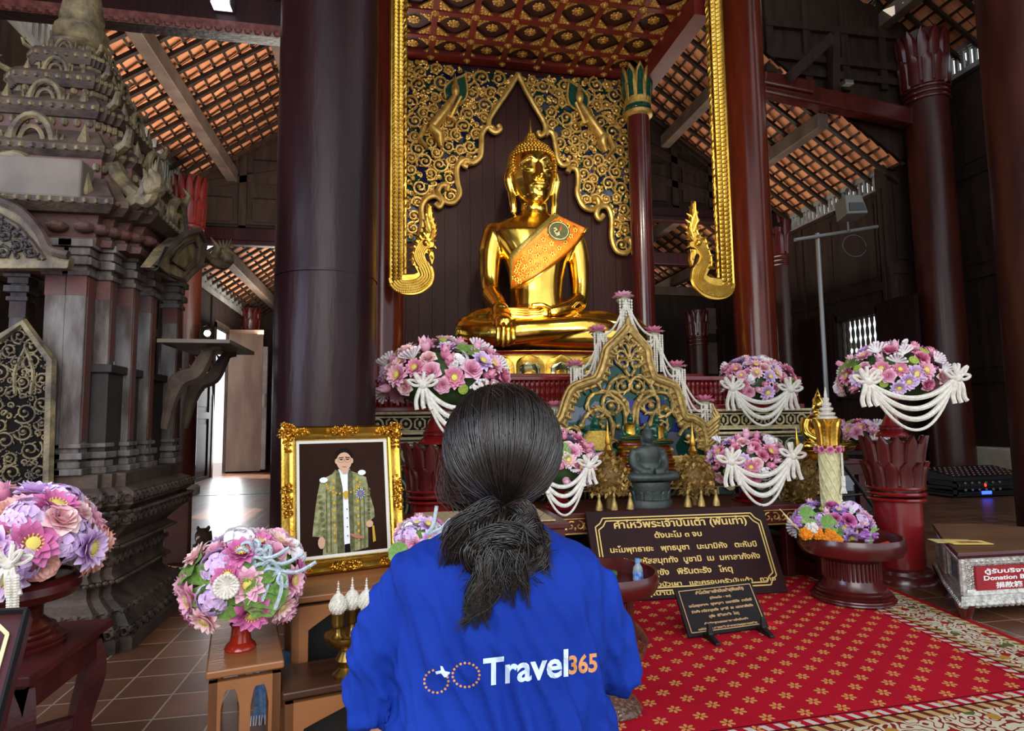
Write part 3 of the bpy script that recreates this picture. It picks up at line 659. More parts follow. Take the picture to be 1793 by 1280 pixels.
# angels in relief
def angel(pts,flip):
    mb=MB()
    (hx,hy),(cx,cy),(lx,ly),(kx,ky)=[c5(*a) for a in pts]
    y=BY-.05
    mb.ball((hx,y-.03,hy),(.05,.05,.062),12,8); mb.lathe([(.05,0),(.045,.04),(.03,.06),(.028,.09),(.012,.14),(.0,.2)],(hx,y-.02,hy+.03),12)
    mb.tube([(hx,y,hy-.03),(cx,y-.02,cy),(lx,y,ly)],[.045,.085,.09],12,flat=.7)
    mb.tube([(lx,y,ly),((lx+kx)/2+.04*flip,y-.02,(ly+ky)/2),(kx,y,ky)],[.095,.1,.05],12,flat=.6)
    mb.tube([(lx-.08*flip,y,ly+.02),(lx-.14*flip,y,ly-.14),(lx-.05*flip,y,ly-.25)],[.06,.05,.03],8,flat=.6)
    mb.tube([(cx-.06*flip,y,cy+.03),(cx+.08*flip,y-.05,cy-.05),(hx+.06*flip,y-.06,hy-.07)],[.03,.026,.02],8); mb.tube([(cx+.06*flip,y,cy+.03),(cx+.14*flip,y-.05,cy-.1),(cx+.17*flip,y,cy-.02)],[.03,.024,.018],8)
    a=P('angel',mb,M_goldl,t,ang=60)
    mb=MB(); d=np.array((hx-cx,hy-cy)); d/=np.linalg.norm(d); n=np.array((-d[1],d[0])); o=np.array((hx,hy))-d*.12
    leaf=[tuple(o+d*u+n*v) for u,v in ((0,-.06),(.1,-.13),(.22,-.11),(.36,-.02),(.4,.0),(.36,.02),(.22,.11),(.1,.13),(0,.06))]
    mb.prism(leaf,(0,BY-.01,0),(1,0,0),(0,0,1),(0,-1,0),.03,0); P('halo',mb,M_greeng,a,label='green glass halo',smooth=False)
    mb=MB(); mb.tube(to3(bez(leaf,5),BY-.045),.014,6,up=(0,1,0)); P('halo_rim',mb,M_goldl,a)
angel([(385,410),(335,500),(285,560),(325,640)],1); angel([(915,440),(960,530),(1015,600),(1030,660)],-1)
# naga boards on the front pillars ----------------------------------
NG=[(225,1010),(250,1090),(320,1140),(420,1155),(520,1130),(600,1060),(630,970),(612,885),(565,825),(548,775),(562,752),(590,760),(600,800),(620,865),(640,800),(632,745),(600,735),(575,715),(600,700),(642,690),(636,655),(600,640),(635,600),(645,520),(622,440),(610,380),(600,310),(575,285),(572,370),(555,450),(570,540),(540,600),(490,620),(470,700),(440,780),(440,860),(470,905),(490,945),(455,965),(385,975)]
def naga(label,x_out,ybot,sg,Yp,ytop,sc):
    o=PY(x_out,ybot,Yp); k=sc
    def L2(x,y): return (o[0]+sg*(x-225)*k, o[2]+(1155-y)*k)
    t=T('naga_board',label,'carved board',(o[0],Yp,o[2])); H_=PY(x_out,ytop,Yp)[2]-o[2]
    poly=[L2(*a) for a in NG[:-1]]+[L2(345,975),(L2(345,0)[0],o[2]+H_),(L2(225,0)[0],o[2]+H_)]
    mb=MB(); mb.prism(poly,(0,Yp,0),(1,0,0),(0,0,1),(0,-1,0),.05); P('board',mb,M_gold,t,smooth=False)
    mb=MB(); w_=(345-225)*k*.86; x0=L2(225+17,0)[0]
    z=L2(0,1010)[1]; zt=o[2]+H_; r=w_*.30
    while z<zt:
        for q in (0,1):
            cx=x0+sg*(w_*(.27+.46*q)); mb.M=None; mb.add(*_scale(cx,Yp-.05,z,w_*.27,r*1.25))
        z+=r*1.3
    # scales on the hooked neck
    path=bez([L2(*a) for a in ((270,1040),(320,1085),(420,1085),(510,1055),(570,985),(550,900),(510,840),(490,780),(520,700),(565,655))],7)
    for i,(a,b) in enumerate(path):
        j2=min(i+1,len(path)-1); tt=path[j2]-path[max(j2-2,0)]; tt=tt/(np.linalg.norm(tt)+1e-9); nn_=np.array((-tt[1],tt[0]))
        for q in (-2,-1,0,1,2): s2_=.034 if i<38 else .024; mb.ball((a+nn_[0]*q*s2_*.62+tt[0]*.012*(q%2),Yp-.05,b+nn_[1]*q*s2_*.62+tt[1]*.012*(q%2)),(.016,.014,.017),7,4)
    P('scales',mb,M_gold,t)
    mb=MB(); mb.tube([(L2(228,0)[0],Yp-.045,L2(0,1010)[1]),(L2(228,0)[0],Yp-.045,zt)],.014,6); mb.tube(to3(bez([L2(*a) for a in NG[:8]],4),Yp-.045),.013,6,up=(0,1,0))
    for a in (NG[22:30],NG[30:36],[(572,370),(620,520),(600,610)],[(555,450),(600,560)]): mb.tube(to3(bez([L2(*b) for b in a],4),Yp-.05),.011,5,up=(0,1,0))
    for (a,b),(c,d),w in [((628,500),(665,440),1),((632,545),(672,500),1),((625,590),(668,555),1),((612,440),(650,385),1),((600,380),(628,320),1),((598,330),(600,262),1),((568,400),(545,350),1),((560,470),(530,420),1),((562,540),(520,500),1),((545,590),(495,550),1.2),((510,620),(455,590),1.2),((480,665),(425,640),1.2),((460,715),(405,700),1.2),((446,775),(398,760),1.1),((440,830),(395,825),1),((448,880),(402,890),1),((618,640),(668,622),.8),((630,690),(662,700),.6),((590,745),(600,800),.9),((610,790),(632,850),.8)]:
        A2,B2=np.array(L2(a,b)),np.array(L2(c,d)); A2=A2-(B2-A2)*.35; M2=(A2+B2)/2+np.array((.006,.008)); mb.tube([(A2[0],Yp-.03,A2[1]),(M2[0],Yp-.045,M2[1]),(B2[0],Yp-.03,B2[1])],[.026*w,.019*w,.002],7,flat=.8)
    e=L2(560,660); mb.ball((e[0],Yp-.06,e[1]),.03,10,6); e=L2(600,715); 
    for u in range(3): f=L2(585+u*18,712); mb.lathe([(.008,0),(.001,-.03)],(f[0],Yp-.03,f[1]),5)
    P('crest_ribs',mb,M_gold,t)
    mb=MB(); xr_=L2(365,0)[0]; z=L2(0,960)[1]; n=int((zt-z)/.012); q=[(xr_+.012*math.cos(i*.55),Yp-.03+.012*math.sin(i*.55),z+i*.012) for i in range(n)]
    mb.tube([(xr_,Yp-.03,z),(xr_,Yp-.03,zt)],.016,8); mb.tube(q,.009,5); mb.tube([(2*xr_-a,2*(Yp-.03)-b,c) for a,b,c in q],.009,5); P('rope_moulding',mb,M_gold,t)
def _scale(cx,y,z,rx,rz):
    V=[];Fc=[]; n=9
    V.append((cx,y-.022,z+rz*.1))
    for i in range(n): a=PI+PI*i/(n-1); V.append((cx+rx*math.cos(a),y-.004,z+rz*math.sin(a)*.9))
    V.append((cx,y,z+rz*.8))
    for i in range(n-1): Fc.append((0,1+i,2+i))
    Fc.append((0,n,n+1)); Fc.append((0,n+1,1)); return np.array(V),Fc
naga('gold naga board left of the statue, tail hook curling right',682,516,1,5.28,-40,.1875/(1080/(5.28*.985)))
naga('gold naga board right of the statue, hook curling left',1282,526,-1,5.28,-40,.195/(1080/5.87))
# ================================================================ GOLD STATUE
SY=6.25; kS=(SY*.982+.29)/1080
so=PY(945,612,SY)
def B(x,y,d=0): return np.array((so[0]+(x-945)*kS,SY-d*kS,so[2]+(612-y)*kS))   # photo-like drawing units, d towards the viewer
def buddha_body():
    m=MB()
    def tb(pts,rs,flat=1.,n=16):
        q=bez(pts,5); r=np.interp(np.linspace(0,1,len(q)),np.linspace(0,1,len(rs)),rs); m.tube(q,r*kS,n,flat=flat); m.ball(q[0],r[0]*kS,12,8); m.ball(q[-1],r[-1]*kS,12,8)
    # torso by stacked ellipses
    rows=[(585,62,48,8),(560,60,46,8),(540,48,42,8),(515,46,40,8),(490,48,42,7),(460,55,44,6),(430,72,46,4),(408,84,44,2),(395,80,38,0),(383,60,32,-2),(374,34,26,-2),(366,25,24,-2),(350,24,24,-2),(335,24,24,0)]
    R=[]
    for y,hw,hd,df in rows: R.append([B(939+hw*math.cos(a)*abs(math.cos(a))**-.15,y,df+hd*math.sin(a)*(1 if math.sin(a)>0 else .8)) for a in np.linspace(0,2*PI,28,endpoint=False)])
    k=28; V=[p for r in R for p in r]; Fc=[(i*k+j,(i+1)*k+j,(i+1)*k+(j+1)%k,i*k+(j+1)%k) for i in range(len(R)-1) for j in range(k)]+[tuple(range(k)),tuple((len(R)-1)*k+j for j in range(k))[::-1]]
    m.add(V,Fc)
    # arms
    tb([B(868,408,0),B(859,440,0),B(856,490,4),B(856,520,18)],[22,21,17.5,15]); tb([B(856,520,18),B(862,540,44),B(864,556,66)],[17,15,13])
    tb([B(1008,408,0),B(1017,440,0),B(1020,490,4),B(1014,530,16)],[22,21,17.5,15]); tb([B(1012,530,16),B(985,546,46),B(955,556,62)],[17,14,12])
    # legs
    for s_,xk in ((-1,812),(1,1108)):
        tb([B(942+s_*40,580,0),B(942+s_*100,580,28),B(xk+s_*-8,585,40)],[36,35,27])
    tb([B(812,588,44),B(850,596,72),B(920,592,88),B(1000,584,84),B(1046,584,74)],[22,23,21,17,13])
    tb([B(1108,588,44),B(1060,598,72),B(980,602,80),B(900,602,80),B(850,602,70)],[22,22,20,16,12])
    # head
    Rh=[]
    for y,hw,hd,df in ((358,8,8,22),(354,17,22,14),(345,25,33,10),(330,32,40,5),(312,37,43,2),(295,39,44,0),(278,40,45,-2),(262,38,43,-3),(248,30,34,-4),(241,18,20,-4)):
        Rh.append([B(937+hw*math.cos(a),y,df+hd*math.sin(a)) for a in np.linspace(0,2*PI,24,endpoint=False)])
    V=[p for r in Rh for p in r];k=24; m.add(V,[(i*k+j,i*k+(j+1)%k,(i+1)*k+(j+1)%k,(i+1)*k+j) for i in range(len(Rh)-1) for j in range(k)]+[tuple(range(k))[::-1],tuple((len(Rh)-1)*k+j for j in range(k))])
    # nose, lips, brow, eyes, chin
    tb([B(938,292,42),B(939,305,48),B(940,316,53)],[3.4,4.6,6.5]); m.ball(B(932,317,46),4*kS); m.ball(B(947,317,46),4*kS)
    tb([B(921,329,38),B(931,327,44),B(940,328,46),B(949,327,44),B(958,329,38)],[1.6,2.8,3,2.8,1.6]); tb([B(925,332,39),B(940,335,44),B(955,332,39)],[1.6,3.4,1.6]); m.ball(B(940,346,38),(9*kS,5*kS,6*kS))
    for s_ in (-1,1):
        m.ball(B(938+s_*18,296,37),(11*kS,4.5*kS,4*kS),12,8); tb([B(938+s_*8,300,41),B(938+s_*18,302,42),B(938+s_*29,298,35)],[1.2,1.6,1.2]); tb([B(938+s_*4,285,43),B(938+s_*15,279,41),B(938+s_*32,290,31)],[1.8,2.2,1.4])
        tb([B(938+s_*41,285,-4),B(938+s_*44,305,-4),B(938+s_*40,330,-2),B(938+s_*38,352,2),B(938+s_*37,368,2)],[5,7,5,5,4.5],flat=1.4)
    # right hand over the knee (palm and fingers), left hand in the lap
    tb([B(864,556,66),B(866,570,78),B(864,582,88)],[15,19,17],flat=.7)
    tb([B(935,560,66),B(920,562,68),B(895,560,66)],[14,12,9],flat=.7)
    return remesh(m,.0115,3)
t=T('buddha_statue','large polished gold seated Buddha statue with an orange sash','statue',so)
bm_=buddha_body(); bo=P('body',bm_,M_goldp,t)
mb=MB()
def fing(pts,r): 
    q=bez(pts,4); mb.tube(q,np.linspace(r,r*.7,len(q))*kS,10); mb.ball(q[-1],r*.7*kS,8,6)
for i in range(4): x=853+i*8.3; fing([B(x+2,578,94),B(x,592,108-abs(i-1)*2),B(x-1,610-abs(i-1.3)*2,108),B(x-1,620-abs(i-1.3)*4,106)],4.6)
fing([B(878,570,78),B(884,585,90),B(882,600,94)],4.4)
P('right_hand_fingers',mb,M_goldp,t)
mb=MB()
for i in range(4): fing([B(930,556+i*4,70+i*4),B(905,556+i*4.5,74+i*4),B(880-abs(i-1.5)*4,555+i*4.6,72+i*4)],4.6)
fing([B(945,552,74),B(930,548,82),B(915,549,84)],4.4)
P('left_hand_fingers',mb,M_goldp,t); mb=MB()
for x in (1000,1004): fing([B(x-4,553,38),B(x+6,544,62),B(x-6,540,72),B(x-16,548,74)],2.)
P('bangle',mb,M_goldp,t)
mb=MB(); rn=random.Random(2)
for j in range(13):          # snail-shell curls in rows
    ph=j/12; y=296-ph*62; 
    hw=np.interp(y,[234,248,262,278,296],[14,31,40,43,42]); n=int(hw*1.05)
    for i in range(n):
        a=2*PI*(i+.5*(j%2))/n; ca,sa=math.cos(a),math.sin(a)
        if sa>.15 and y>262+16*(abs(ca))**1.5*0+ (8 if abs(ca)<.45 else 2) and abs(ca)<.86 and y>266: continue
        mb.ball(B(937+hw*ca,y,-3+hw*1.05*sa),3.1*kS,6,4)
for j in range(9):
    y=240-j*2.6; hw=[17,15.5,14,12.5,11,9.5,8,6.5,5.5][j]; n=int(hw*1.1)+4
    for i in range(n): a=2*PI*(i+.5*(j%2))/n; mb.ball(B(937+hw*math.cos(a)-1,y,-3+hw*math.sin(a)),2.5*kS,6,4)
P('hair_curls',mb,M_gold,t)
mb=MB(); mb.lathe([(9*kS,0),(6*kS,4*kS),(7*kS,7*kS),(4.5*kS,14*kS),(3*kS,20*kS),(3.4*kS,24*kS),(1.6*kS,38*kS),(.2*kS,52*kS)],B(935,240,-3),12); mb.lathe([(14*kS,-4*kS),(9*kS,1*kS),(0,3*kS)],B(936,239,-3),14); P('flame_finial',mb,M_gold,t)
# sash draped over the shoulder
dg=bpy.context.evaluated_depsgraph_get(); bvh=BVHTree.FromPolygons([v.co.copy() for v in bm_.vertices],[tuple(p.vertices) for p in bm_.polygons])
def drape(px,py,off):
    d=ray(px,py); d=d/np.linalg.norm(d); h=bvh.ray_cast(Vector(O_),Vector(d)); 
    return (np.array(h[0])-d*off, h[0] is not None) if h[0] is not None else (None,False)
def c3(x,y): return 820+x*.25,360+y*.25
A=bez([(600,52),(510,135),(400,240),(290,345),(284,440),(296,590)],8); Bv=bez([(828,158),(765,258),(650,368),(510,475),(420,530),(300,592)],8)
nA=len(A); rows=[]; last=None
for i in range(nA):
    row=[]
    for j in range(15):
        f=j/14; x,y=c3(*(A[i]*(1-f)+Bv[i]*f+np.array((0,-18*math.sin(PI*f)*(1-i/nA))))) 
        p,ok=drape(x,y,.02+.006*math.sin(f*16+i*.5)+.004*math.sin(i*.9+f*5))
        row.append(p)
    rows.append(row)
for i in range(nA):   # cloth hangs straight where nothing lies behind it
    for j in range(15):
        if rows[i][j] is None or np.linalg.norm(rows[i][j]-O_)>SY+.75:
            nb=[rows[a][b] for a in range(max(0,i-3),min(nA,i+4)) for b in range(max(0,j-3),min(15,j+4)) if rows[a][b] is not None and np.linalg.norm(rows[a][b]-O_)<SY+.75]
            x,y=c3(*(A[i]*(1-j/14)+Bv[i]*(j/14))); dd=ray(x,y); yv=np.mean([q[1] for q in nb]) if nb else SY-.2; rows[i][j]=O_+dd*(yv/dd[1])
mb=MB(); mb.grid(rows)
sash=P('sash',mb,mk('orange_brocade','ee8a22','d06f14',26,.6,bump=.5,bs=60,detail=4),t)
sm=sash.modifiers.new('s','SMOOTH'); sm.iterations=2; so_=sash.modifiers.new('th','SOLIDIFY'); so_.thickness=.012
mb=MB()
for j0,j1 in ((0,2),): mb.grid([[r[j]-np.array((0,.012,0)) for j in range(j0,j1+1)] for r in rows])
o_=P('sash_trim',mb,mk('green_gold_trim','5c5a2c','9a8036',70,.5,.3),sash,label='green and gold braided edge'); o_.modifiers.new('th','SOLIDIFY').thickness=.008
mb=MB(); mb.tube([r[14]-np.array((0,.008,0)) for r in rows],.014,6); 
for i in range(4,nA-6,3):
    for j in (5,8,11):
        c=(rows[i][j]+rows[i+1][j])/2-np.array((0,.016,0)); 
        for a in np.arange(0,6.28,1.257): mb.ball(c+np.array((.018*math.cos(a+i),0,.018*math.sin(a+i))),(.011,.006,.011),5,3)
P('gold_embroidery',mb,M_gold,sash)
mc=[]; 
cx,cy=c3(632,180)
p0,_=drape(cx,cy,.045); 
if p0 is None: p0=rows[6][7]
mb=MB(); mb.lathe([(0,0),(.112,0),(.118,.006),(.112,.012),(0,.012)],(0,0,0),32); nrm=Vector((-.05,-1,.25)).normalized(); q=nrm.to_track_quat('Z','Y').to_matrix(); V=np.concatenate(mb.v)@np.array(q).T+p0; m2=MB(); m2.add(V,mb.f)
P('medallion',m2,mk('medallion_green','4d5228','3b4120',30,.6),sash,label='round dark green medallion')
m2=MB(); qx,qy=np.array(q.col[0]),np.array(q.col[1]); up=np.array((0,0,1.)); up=up-np.array(nrm)*up.dot(np.array(nrm)); up/=np.linalg.norm(up); ri=np.cross(up,np.array(nrm)); c0=p0+np.array(nrm)*.014
m2.tube([c0+ri*.1*math.cos(a)+up*.1*math.sin(a) for a in np.linspace(0,6.28,32,endpoint=False)],.004,5,closed=True)
m2.tube([c0+ri*a+up*b for a,b in ((.0,-.03),(-.035,-.035),(-.045,-.005),(-.02,.01),(-.035,.03),(-.05,.02))],.008,5); m2.tube([c0+ri*a+up*b for a,b in ((-.0,-.01),(.0,-.045),(-.03,-.055))],.007,5); P('medallion_emblem',m2,M_cream,sash)
m2=MB(); m2.tube([c0+ri*a+up*b for a,b in ((.012,.0),(.022,.025),(.03,.06))],[.012,.01,.001],6); P('emblem_flame',m2,mk('emblem_red','c4532e'),sash)
# pedestal with lotus petals
t=T('lotus_pedestal','gold lotus petal pedestal carrying the large statue','pedestal',(B(950,612)[0],SY,B(0,668)[2])); cP=np.array((B(955,612)[0],SY-.05,0)); z0=B(0,672)[2]; z1=B(0,624)[2]; hh=z1-z0
def ell(mb): 
    e=np.eye(4); e[1,1]=.52; e[:3,3]=(cP[0],cP[1],0); mb.M=e; return mb
mb=ell(MB()); mb.lathe([(1.02,z1-.012),(1.1,z1-.012),(1.12,z1-.02),(1.1,z1-.04),(1.0,z1-.05)],(0,0,0),64); P('red_rim',mb,M_red,t,label='thin red rim')
mb=ell(MB()); mb.lathe([(1.0,z0),(1.14,z0),(1.15,z0+.02),(1.12,z0+.045),(1.02,z0+.05),(1.0,z1-.05),(.98,z1),(0,z1)],(0,0,0),64); petal_ring(mb,(0,0,0),1.03,z0+.05,z1-.05,22,.05,th=.03,tip=.55,wf=.94); P('petal_drum',mb,M_gold,t)
mb=ell(MB()); petal_ring(mb,(0,0,0),1.062,z0+.055,z1-.12,22,.03,th=.022,tip=.55,wf=.66); P('mirror_inlay',mb,mk('mirror_inlay','8a8a6a',rough=.1,metal=.9),t,label='mirrored inlay'); mb=ell(MB()); petal_ring(mb,(0,0,0),1.085,z0+.055,z1-.19,22,.015,th=.02,tip=.55,wf=.4); P('inner_petals',mb,M_gold,t)
# ================================================================ FLOWERS
def petal_mat(name,inner,outer,r0=.25,r1=.95,rough=.6):
    m=bpy.data.materials.new(name); m.use_nodes=True; N=m.node_tree.nodes;L=m.node_tree.links;b=N['Principled BSDF']; b.inputs['Roughness'].default_value=rough; b.inputs['Specular IOR Level'].default_value=.25
    b.inputs['Subsurface Weight'].default_value=0
    tc=N.new('ShaderNodeTexCoord'); ln=N.new('ShaderNodeVectorMath'); ln.operation='LENGTH'; L.new(tc.outputs['Object'],ln.inputs[0]); r=N.new('ShaderNodeValToRGB'); r.color_ramp.elements[0].position=r0; r.color_ramp.elements[1].position=r1; r.color_ramp.elements[0].color=H(inner); r.color_ramp.elements[1].color=H(outer)
    L.new(ln.outputs['Value'],r.inputs[0]); L.new(r.outputs[0],b.inputs['Base Color']); return m
PM=[petal_mat('petal_'+n,a,b) for n,a,b in (('pink','e58fb3','f0c3d4'),('rose_pink','cf5f8a','eba3bb'),('lilac','c184cf','e8d3ef'),('blush','eba9b4','f8dcd9'),('magenta','b83f85','dd83b6'),('violet','d9c4ee','a877cf'),('peach','f7ddcf','eda497'),('white','fbf8f4','efe6ea'))]
M_cent=mk('flower_centre','d9c23c','e9dd83',60,.7); M_gr=mk('lotus_leaf_green','79a04a','5d8238',8,.6); M_grl=mk('seed_pod_green','a9bd4e','8fa63c',30,.6); M_grd=mk('foliage_green','41602f','2c4522',9,.7)
def petal(mb,a,r,w,z0,z1,cup=.25,curl=.1,mi=0,n=5):
    """one cupped petal leaving the axis at angle a; z0 root height, z1 tip height"""
    P_=[]
    for i in range(n):
        t=i/(n-1); rr=r*t; z=z0+(z1-z0)*(t**1.4)-curl*r*t**4; wd=w*math.sin(PI*min(1,.12+t*.88))**.7 if t<1 else w*.12
        P_.append([((rr)*math.cos(a)-s_*wd*math.sin(a),(rr)*math.sin(a)+s_*wd*math.cos(a),z+cup*wd*abs(s_)**2) for s_ in (-1,-.5,0,.5,1)])
    mb.grid(P_,mi)
def proto_lotus(n=11,seed=0):
    rn=random.Random(seed); mb=MB()
    for k in range(n): petal(mb,2*PI*k/n+rn.uniform(-.1,.1),1,.30,0,.28+rn.uniform(-.1,.1),.35,.15)
    for k in range(n-1): petal(mb,2*PI*(k+.5)/n+rn.uniform(-.1,.1),.80,.27,.02,.5,.4,.05)
    for k in range(n-4): petal(mb,2*PI*k/(n-4)+rn.uniform(-.1,.1),.58,.22,.05,.55,.4,0)
    mb.lathe([(.05,.02),(.2,.18),(.24,.33),(.15,.38),(0,.38)],(0,0,0),12,1,cap=False)
    for k in range(14): a=2*PI*k/14; mb.tube([(.2*math.cos(a),.2*math.sin(a),.15),(.34*math.cos(a),.34*math.sin(a),.36)],.03,4,1)
    return mb
def proto_rose(seed=0):
    rn=random.Random(seed); mb=MB()
    for lay,(n,r,w,z) in enumerate(((6,1,.55,.35),(6,.82,.5,.55),(5,.6,.42,.68),(4,.4,.32,.75),(3,.22,.22,.78))):
        for k in range(n): petal(mb,2*PI*(k+.5*(lay%2))/n+rn.uniform(-.15,.15),r,w,-.05*lay*0,z,.35,.28-.07*lay)
    return mb
def proto_bud():
    mb=MB(); mb.lathe([(.0,-.4),(.35,-.2),(.5,.15),(.42,.55),(.2,.95),(0,1.15)],(0,0,0),10,0,cap=False)
    for k in range(6): petal(mb,k*PI/3,.5,.3,-.2,.9,.1,-.3)
    return mb
def proto_hydr(seed=0):
    rn=random.Random(seed); mb=MB()
    for k in range(26):
        z=rn.uniform(.05,1); a=rn.uniform(0,6.28); q=math.sqrt(1-z*z); c=np.array((q*math.cos(a),q*math.sin(a),z*.7))*.85; e=np.eye(4); zz=Vector(c).to_track_quat('Z','Y').to_matrix(); e[:3,:3]=np.array(zz)*.3; e[:3,3]=c; mb.M=e
        for j in range(4): petal(mb,j*PI/2+a,1,.55,0,.25,.2,.2,n=4)
        mb.M=None
    mb.ball((0,0,.15),(.55,.55,.4),12,8); return mb
def proto_jas():
    mb=MB()
    for k in range(7): a=-.9+1.8*k/6; mb.tube([(0,0,.05),(.6*math.sin(a),.15*math.cos(3*a),.6*math.cos(a)),(1.05*math.sin(a),.2*math.cos(3*a),1.05*math.cos(a))],[.05,.09,.13],6); mb.ball((1.05*math.sin(a),.2*math.cos(3*a),1.05*math.cos(a)),.13,7,5)
    return mb
def proto_leaf(seed=0):
    rn=random.Random(seed); mb=MB(); P_=[]
    for i in range(5): r=i/4; P_.append([(r*math.cos(a)*(1+.05*math.sin(9*a)),r*math.sin(a)*(1+.05*math.sin(9*a)),.12*r*r+.06*r*math.sin(7*a)) for a in np.linspace(0,2*PI*.94,26)])
    mb.grid(P_); return mb
def proto_pod():
    mb=MB(); mb.lathe([(.1,-.6),(.35,-.1),(.5,.3),(.48,.36),(0,.36)],(0,0,0),12); 
    for k in range(6): mb.ball((.28*math.cos(k*PI/3),.28*math.sin(k*PI/3),.37),.09,6,4)
    return mb
PR={}
for i in (0,1,2,3,4,5,6): PR['lotus%d'%i]=proto_lotus(11,i).mesh('blossom',[PM[i],M_cent])
for i in (0,1,3,4,6): PR['rose%d'%i]=proto_rose(i).mesh('blossom',[PM[i]])
for i in (0,1,5): PR['bud%d'%i]=proto_bud().mesh('bud',[PM[i]])
for i in (2,5,7): PR['hydr%d'%i]=proto_hydr(i).mesh('blossom',[PM[i]])
PR['jas']=proto_jas().mesh('jasmine_spray',[PM[7]]); PR['leaf']=proto_leaf().mesh('leaf',[M_gr]); PR['pod']=proto_pod().mesh('seed_pod',[M_grl])
PNAME={'l':'blossom','r':'blossom','b':'bud','h':'blossom','j':'jasmine_spray','p':'seed_pod'}
def bouquet(label,c,rx,rz,mix,n,size,seed,group=None,front=None,down=.35,ry=None,garl=None,base=None,bowcol=None,name='flower_arrangement'):
    """a dome of blossoms, each a part; garl=(left,right,drop,ropes) adds cotton bows and swags"""
    rn=random.Random(seed); c=np.array(c,float); ry=ry or rx
    t=T(name,label,'flowers',(c[0],c[1],base if base is not None else c[2]-rz*down)); 
    if group: t['group']=group
    mb=MB(); mb.ball(c+np.array((0,0,rz*.1)),(rx*.74,ry*.74,rz*.66),16,10); P('foliage',mb,M_grd,t)
    dirs=[]; gold=PI*(3-math.sqrt(5))
    m=int(n*2/(1+down))
    for i in range(m):
        z=1-2*(i+.5)/m
        if z<-down: break
        a=i*gold+seed; q=math.sqrt(1-z*z); dirs.append(np.array((q*math.cos(a),q*math.sin(a),z)))
    ks=[k for k,w_ in mix for _ in range(w_)]
    for d in dirs:
        k=rn.choice(ks); d=d+np.array([rn.uniform(-.08,.08) for _ in range(3)]); d/=np.linalg.norm(d)
        p=c+d*np.array((rx,ry,rz))*rn.uniform(.80,.95); nn=d/np.array((rx,ry,rz)); nn/=np.linalg.norm(nn)
        o=bpy.data.objects.new('leaf' if k=='leaf' else PNAME[k[0]],PR[k]); COL.objects.link(o); o.parent=t
        s_=size*rn.uniform(.8,1.15)*{'b':.8,'j':1.05,'p':.85,'r':.85,'h':1.05}.get(k[0],1.0)
        o.location=(p-np.array(t.location)).tolist(); q=Vector(nn).to_track_quat('Z','Y'); o.rotation_mode='QUATERNION'; o.rotation_quaternion=q@Vector((0,0,1)).rotation_difference(Vector((0,0,1)))@Matrix.Rotation(rn.uniform(0,6.28),3,'Z').to_quaternion(); o.scale=(s_,s_,s_)
    if garl:
        (lx,ly,lz),(rx_,ry_,rz_),drop,nr,th=garl; A_=np.array((lx,ly,lz));B_=np.array((rx_,ry_,rz_))
        for k in range(nr):
            f=drop*(1-.21*k); q=[A_*(1-u)+B_*u+np.array((0,-.02*math.sin(PI*u),-f*(1-(2*u-1)**2))) for u in np.linspace(0,1,22)]
            mb=MB(); mb.tube(q,th*(.72 if k else .4),7); P('garland_rope',mb,M_white,t)
        for e in (A_,B_): bow(t,e,th*4.4 if not bowcol else bowcol,th)
    return t
def bow(t,e,s_,th,tails=3):
    mb=MB(); rn=random.Random(int(abs(e[0])*997))
    for k in range(5):
        a=PI*(k+.3)/5+rn.uniform(-.15,.15); q=[e+np.array((math.cos(a)*r,-.012-.02*math.sin(PI*u)*(k%2),math.sin(a)*r*.9+w_))*1.0 for u,r,w_ in ((0,0,0),(.25,s_*.55,s_*.15),(.5,s_,.0),(.75,s_*.6,-s_*.18),(1,0,0))]
        mb.tube(bez(q,5),th*.45,6)
    for k in range(tails):
        x=(k-(tails-1)/2)*.25*s_; q=[e,e+np.array((x,-.02,-s_*.4)),e+np.array((x*1.7,-.015,-s_*(1.0+.25*rn.random()))),e+np.array((x*1.9+.1*s_,-.02,-s_*(1.35+.3*rn.random())))]
        mb.tube(bez(q,5),th*.62,6)
    mb.ball(e+np.array((0,-.015,0)),th*1.3,8,6); P('cotton_bow',mb,M_white,t)
PINK=[('lotus0',4),('lotus1',4),('lotus2',4),('rose1',4),('rose3',3),('rose0',4),('bud1',3),('bud0',3),('jas',4),('pod',2),('leaf',2),('hydr7',1),('lotus3',2)]
LEFTP=[('hydr2',5),('lotus2',4),('lotus0',5),('rose6',4),('rose4',3),('rose3',4),('lotus4',2),('bud1',1),('leaf',1)]
TABP=[('lotus2',4),('hydr2',2),('lotus4',4),('rose0',3),('lotus3',2),('hydr7',1),('leaf',2),('lotus0',3)]
PURP=[('lotus5',2),('rose4',3),('lotus2',5),('hydr2',4),('bud0',2),('jas',1),('leaf',2),('pod',1),('rose0',2)]
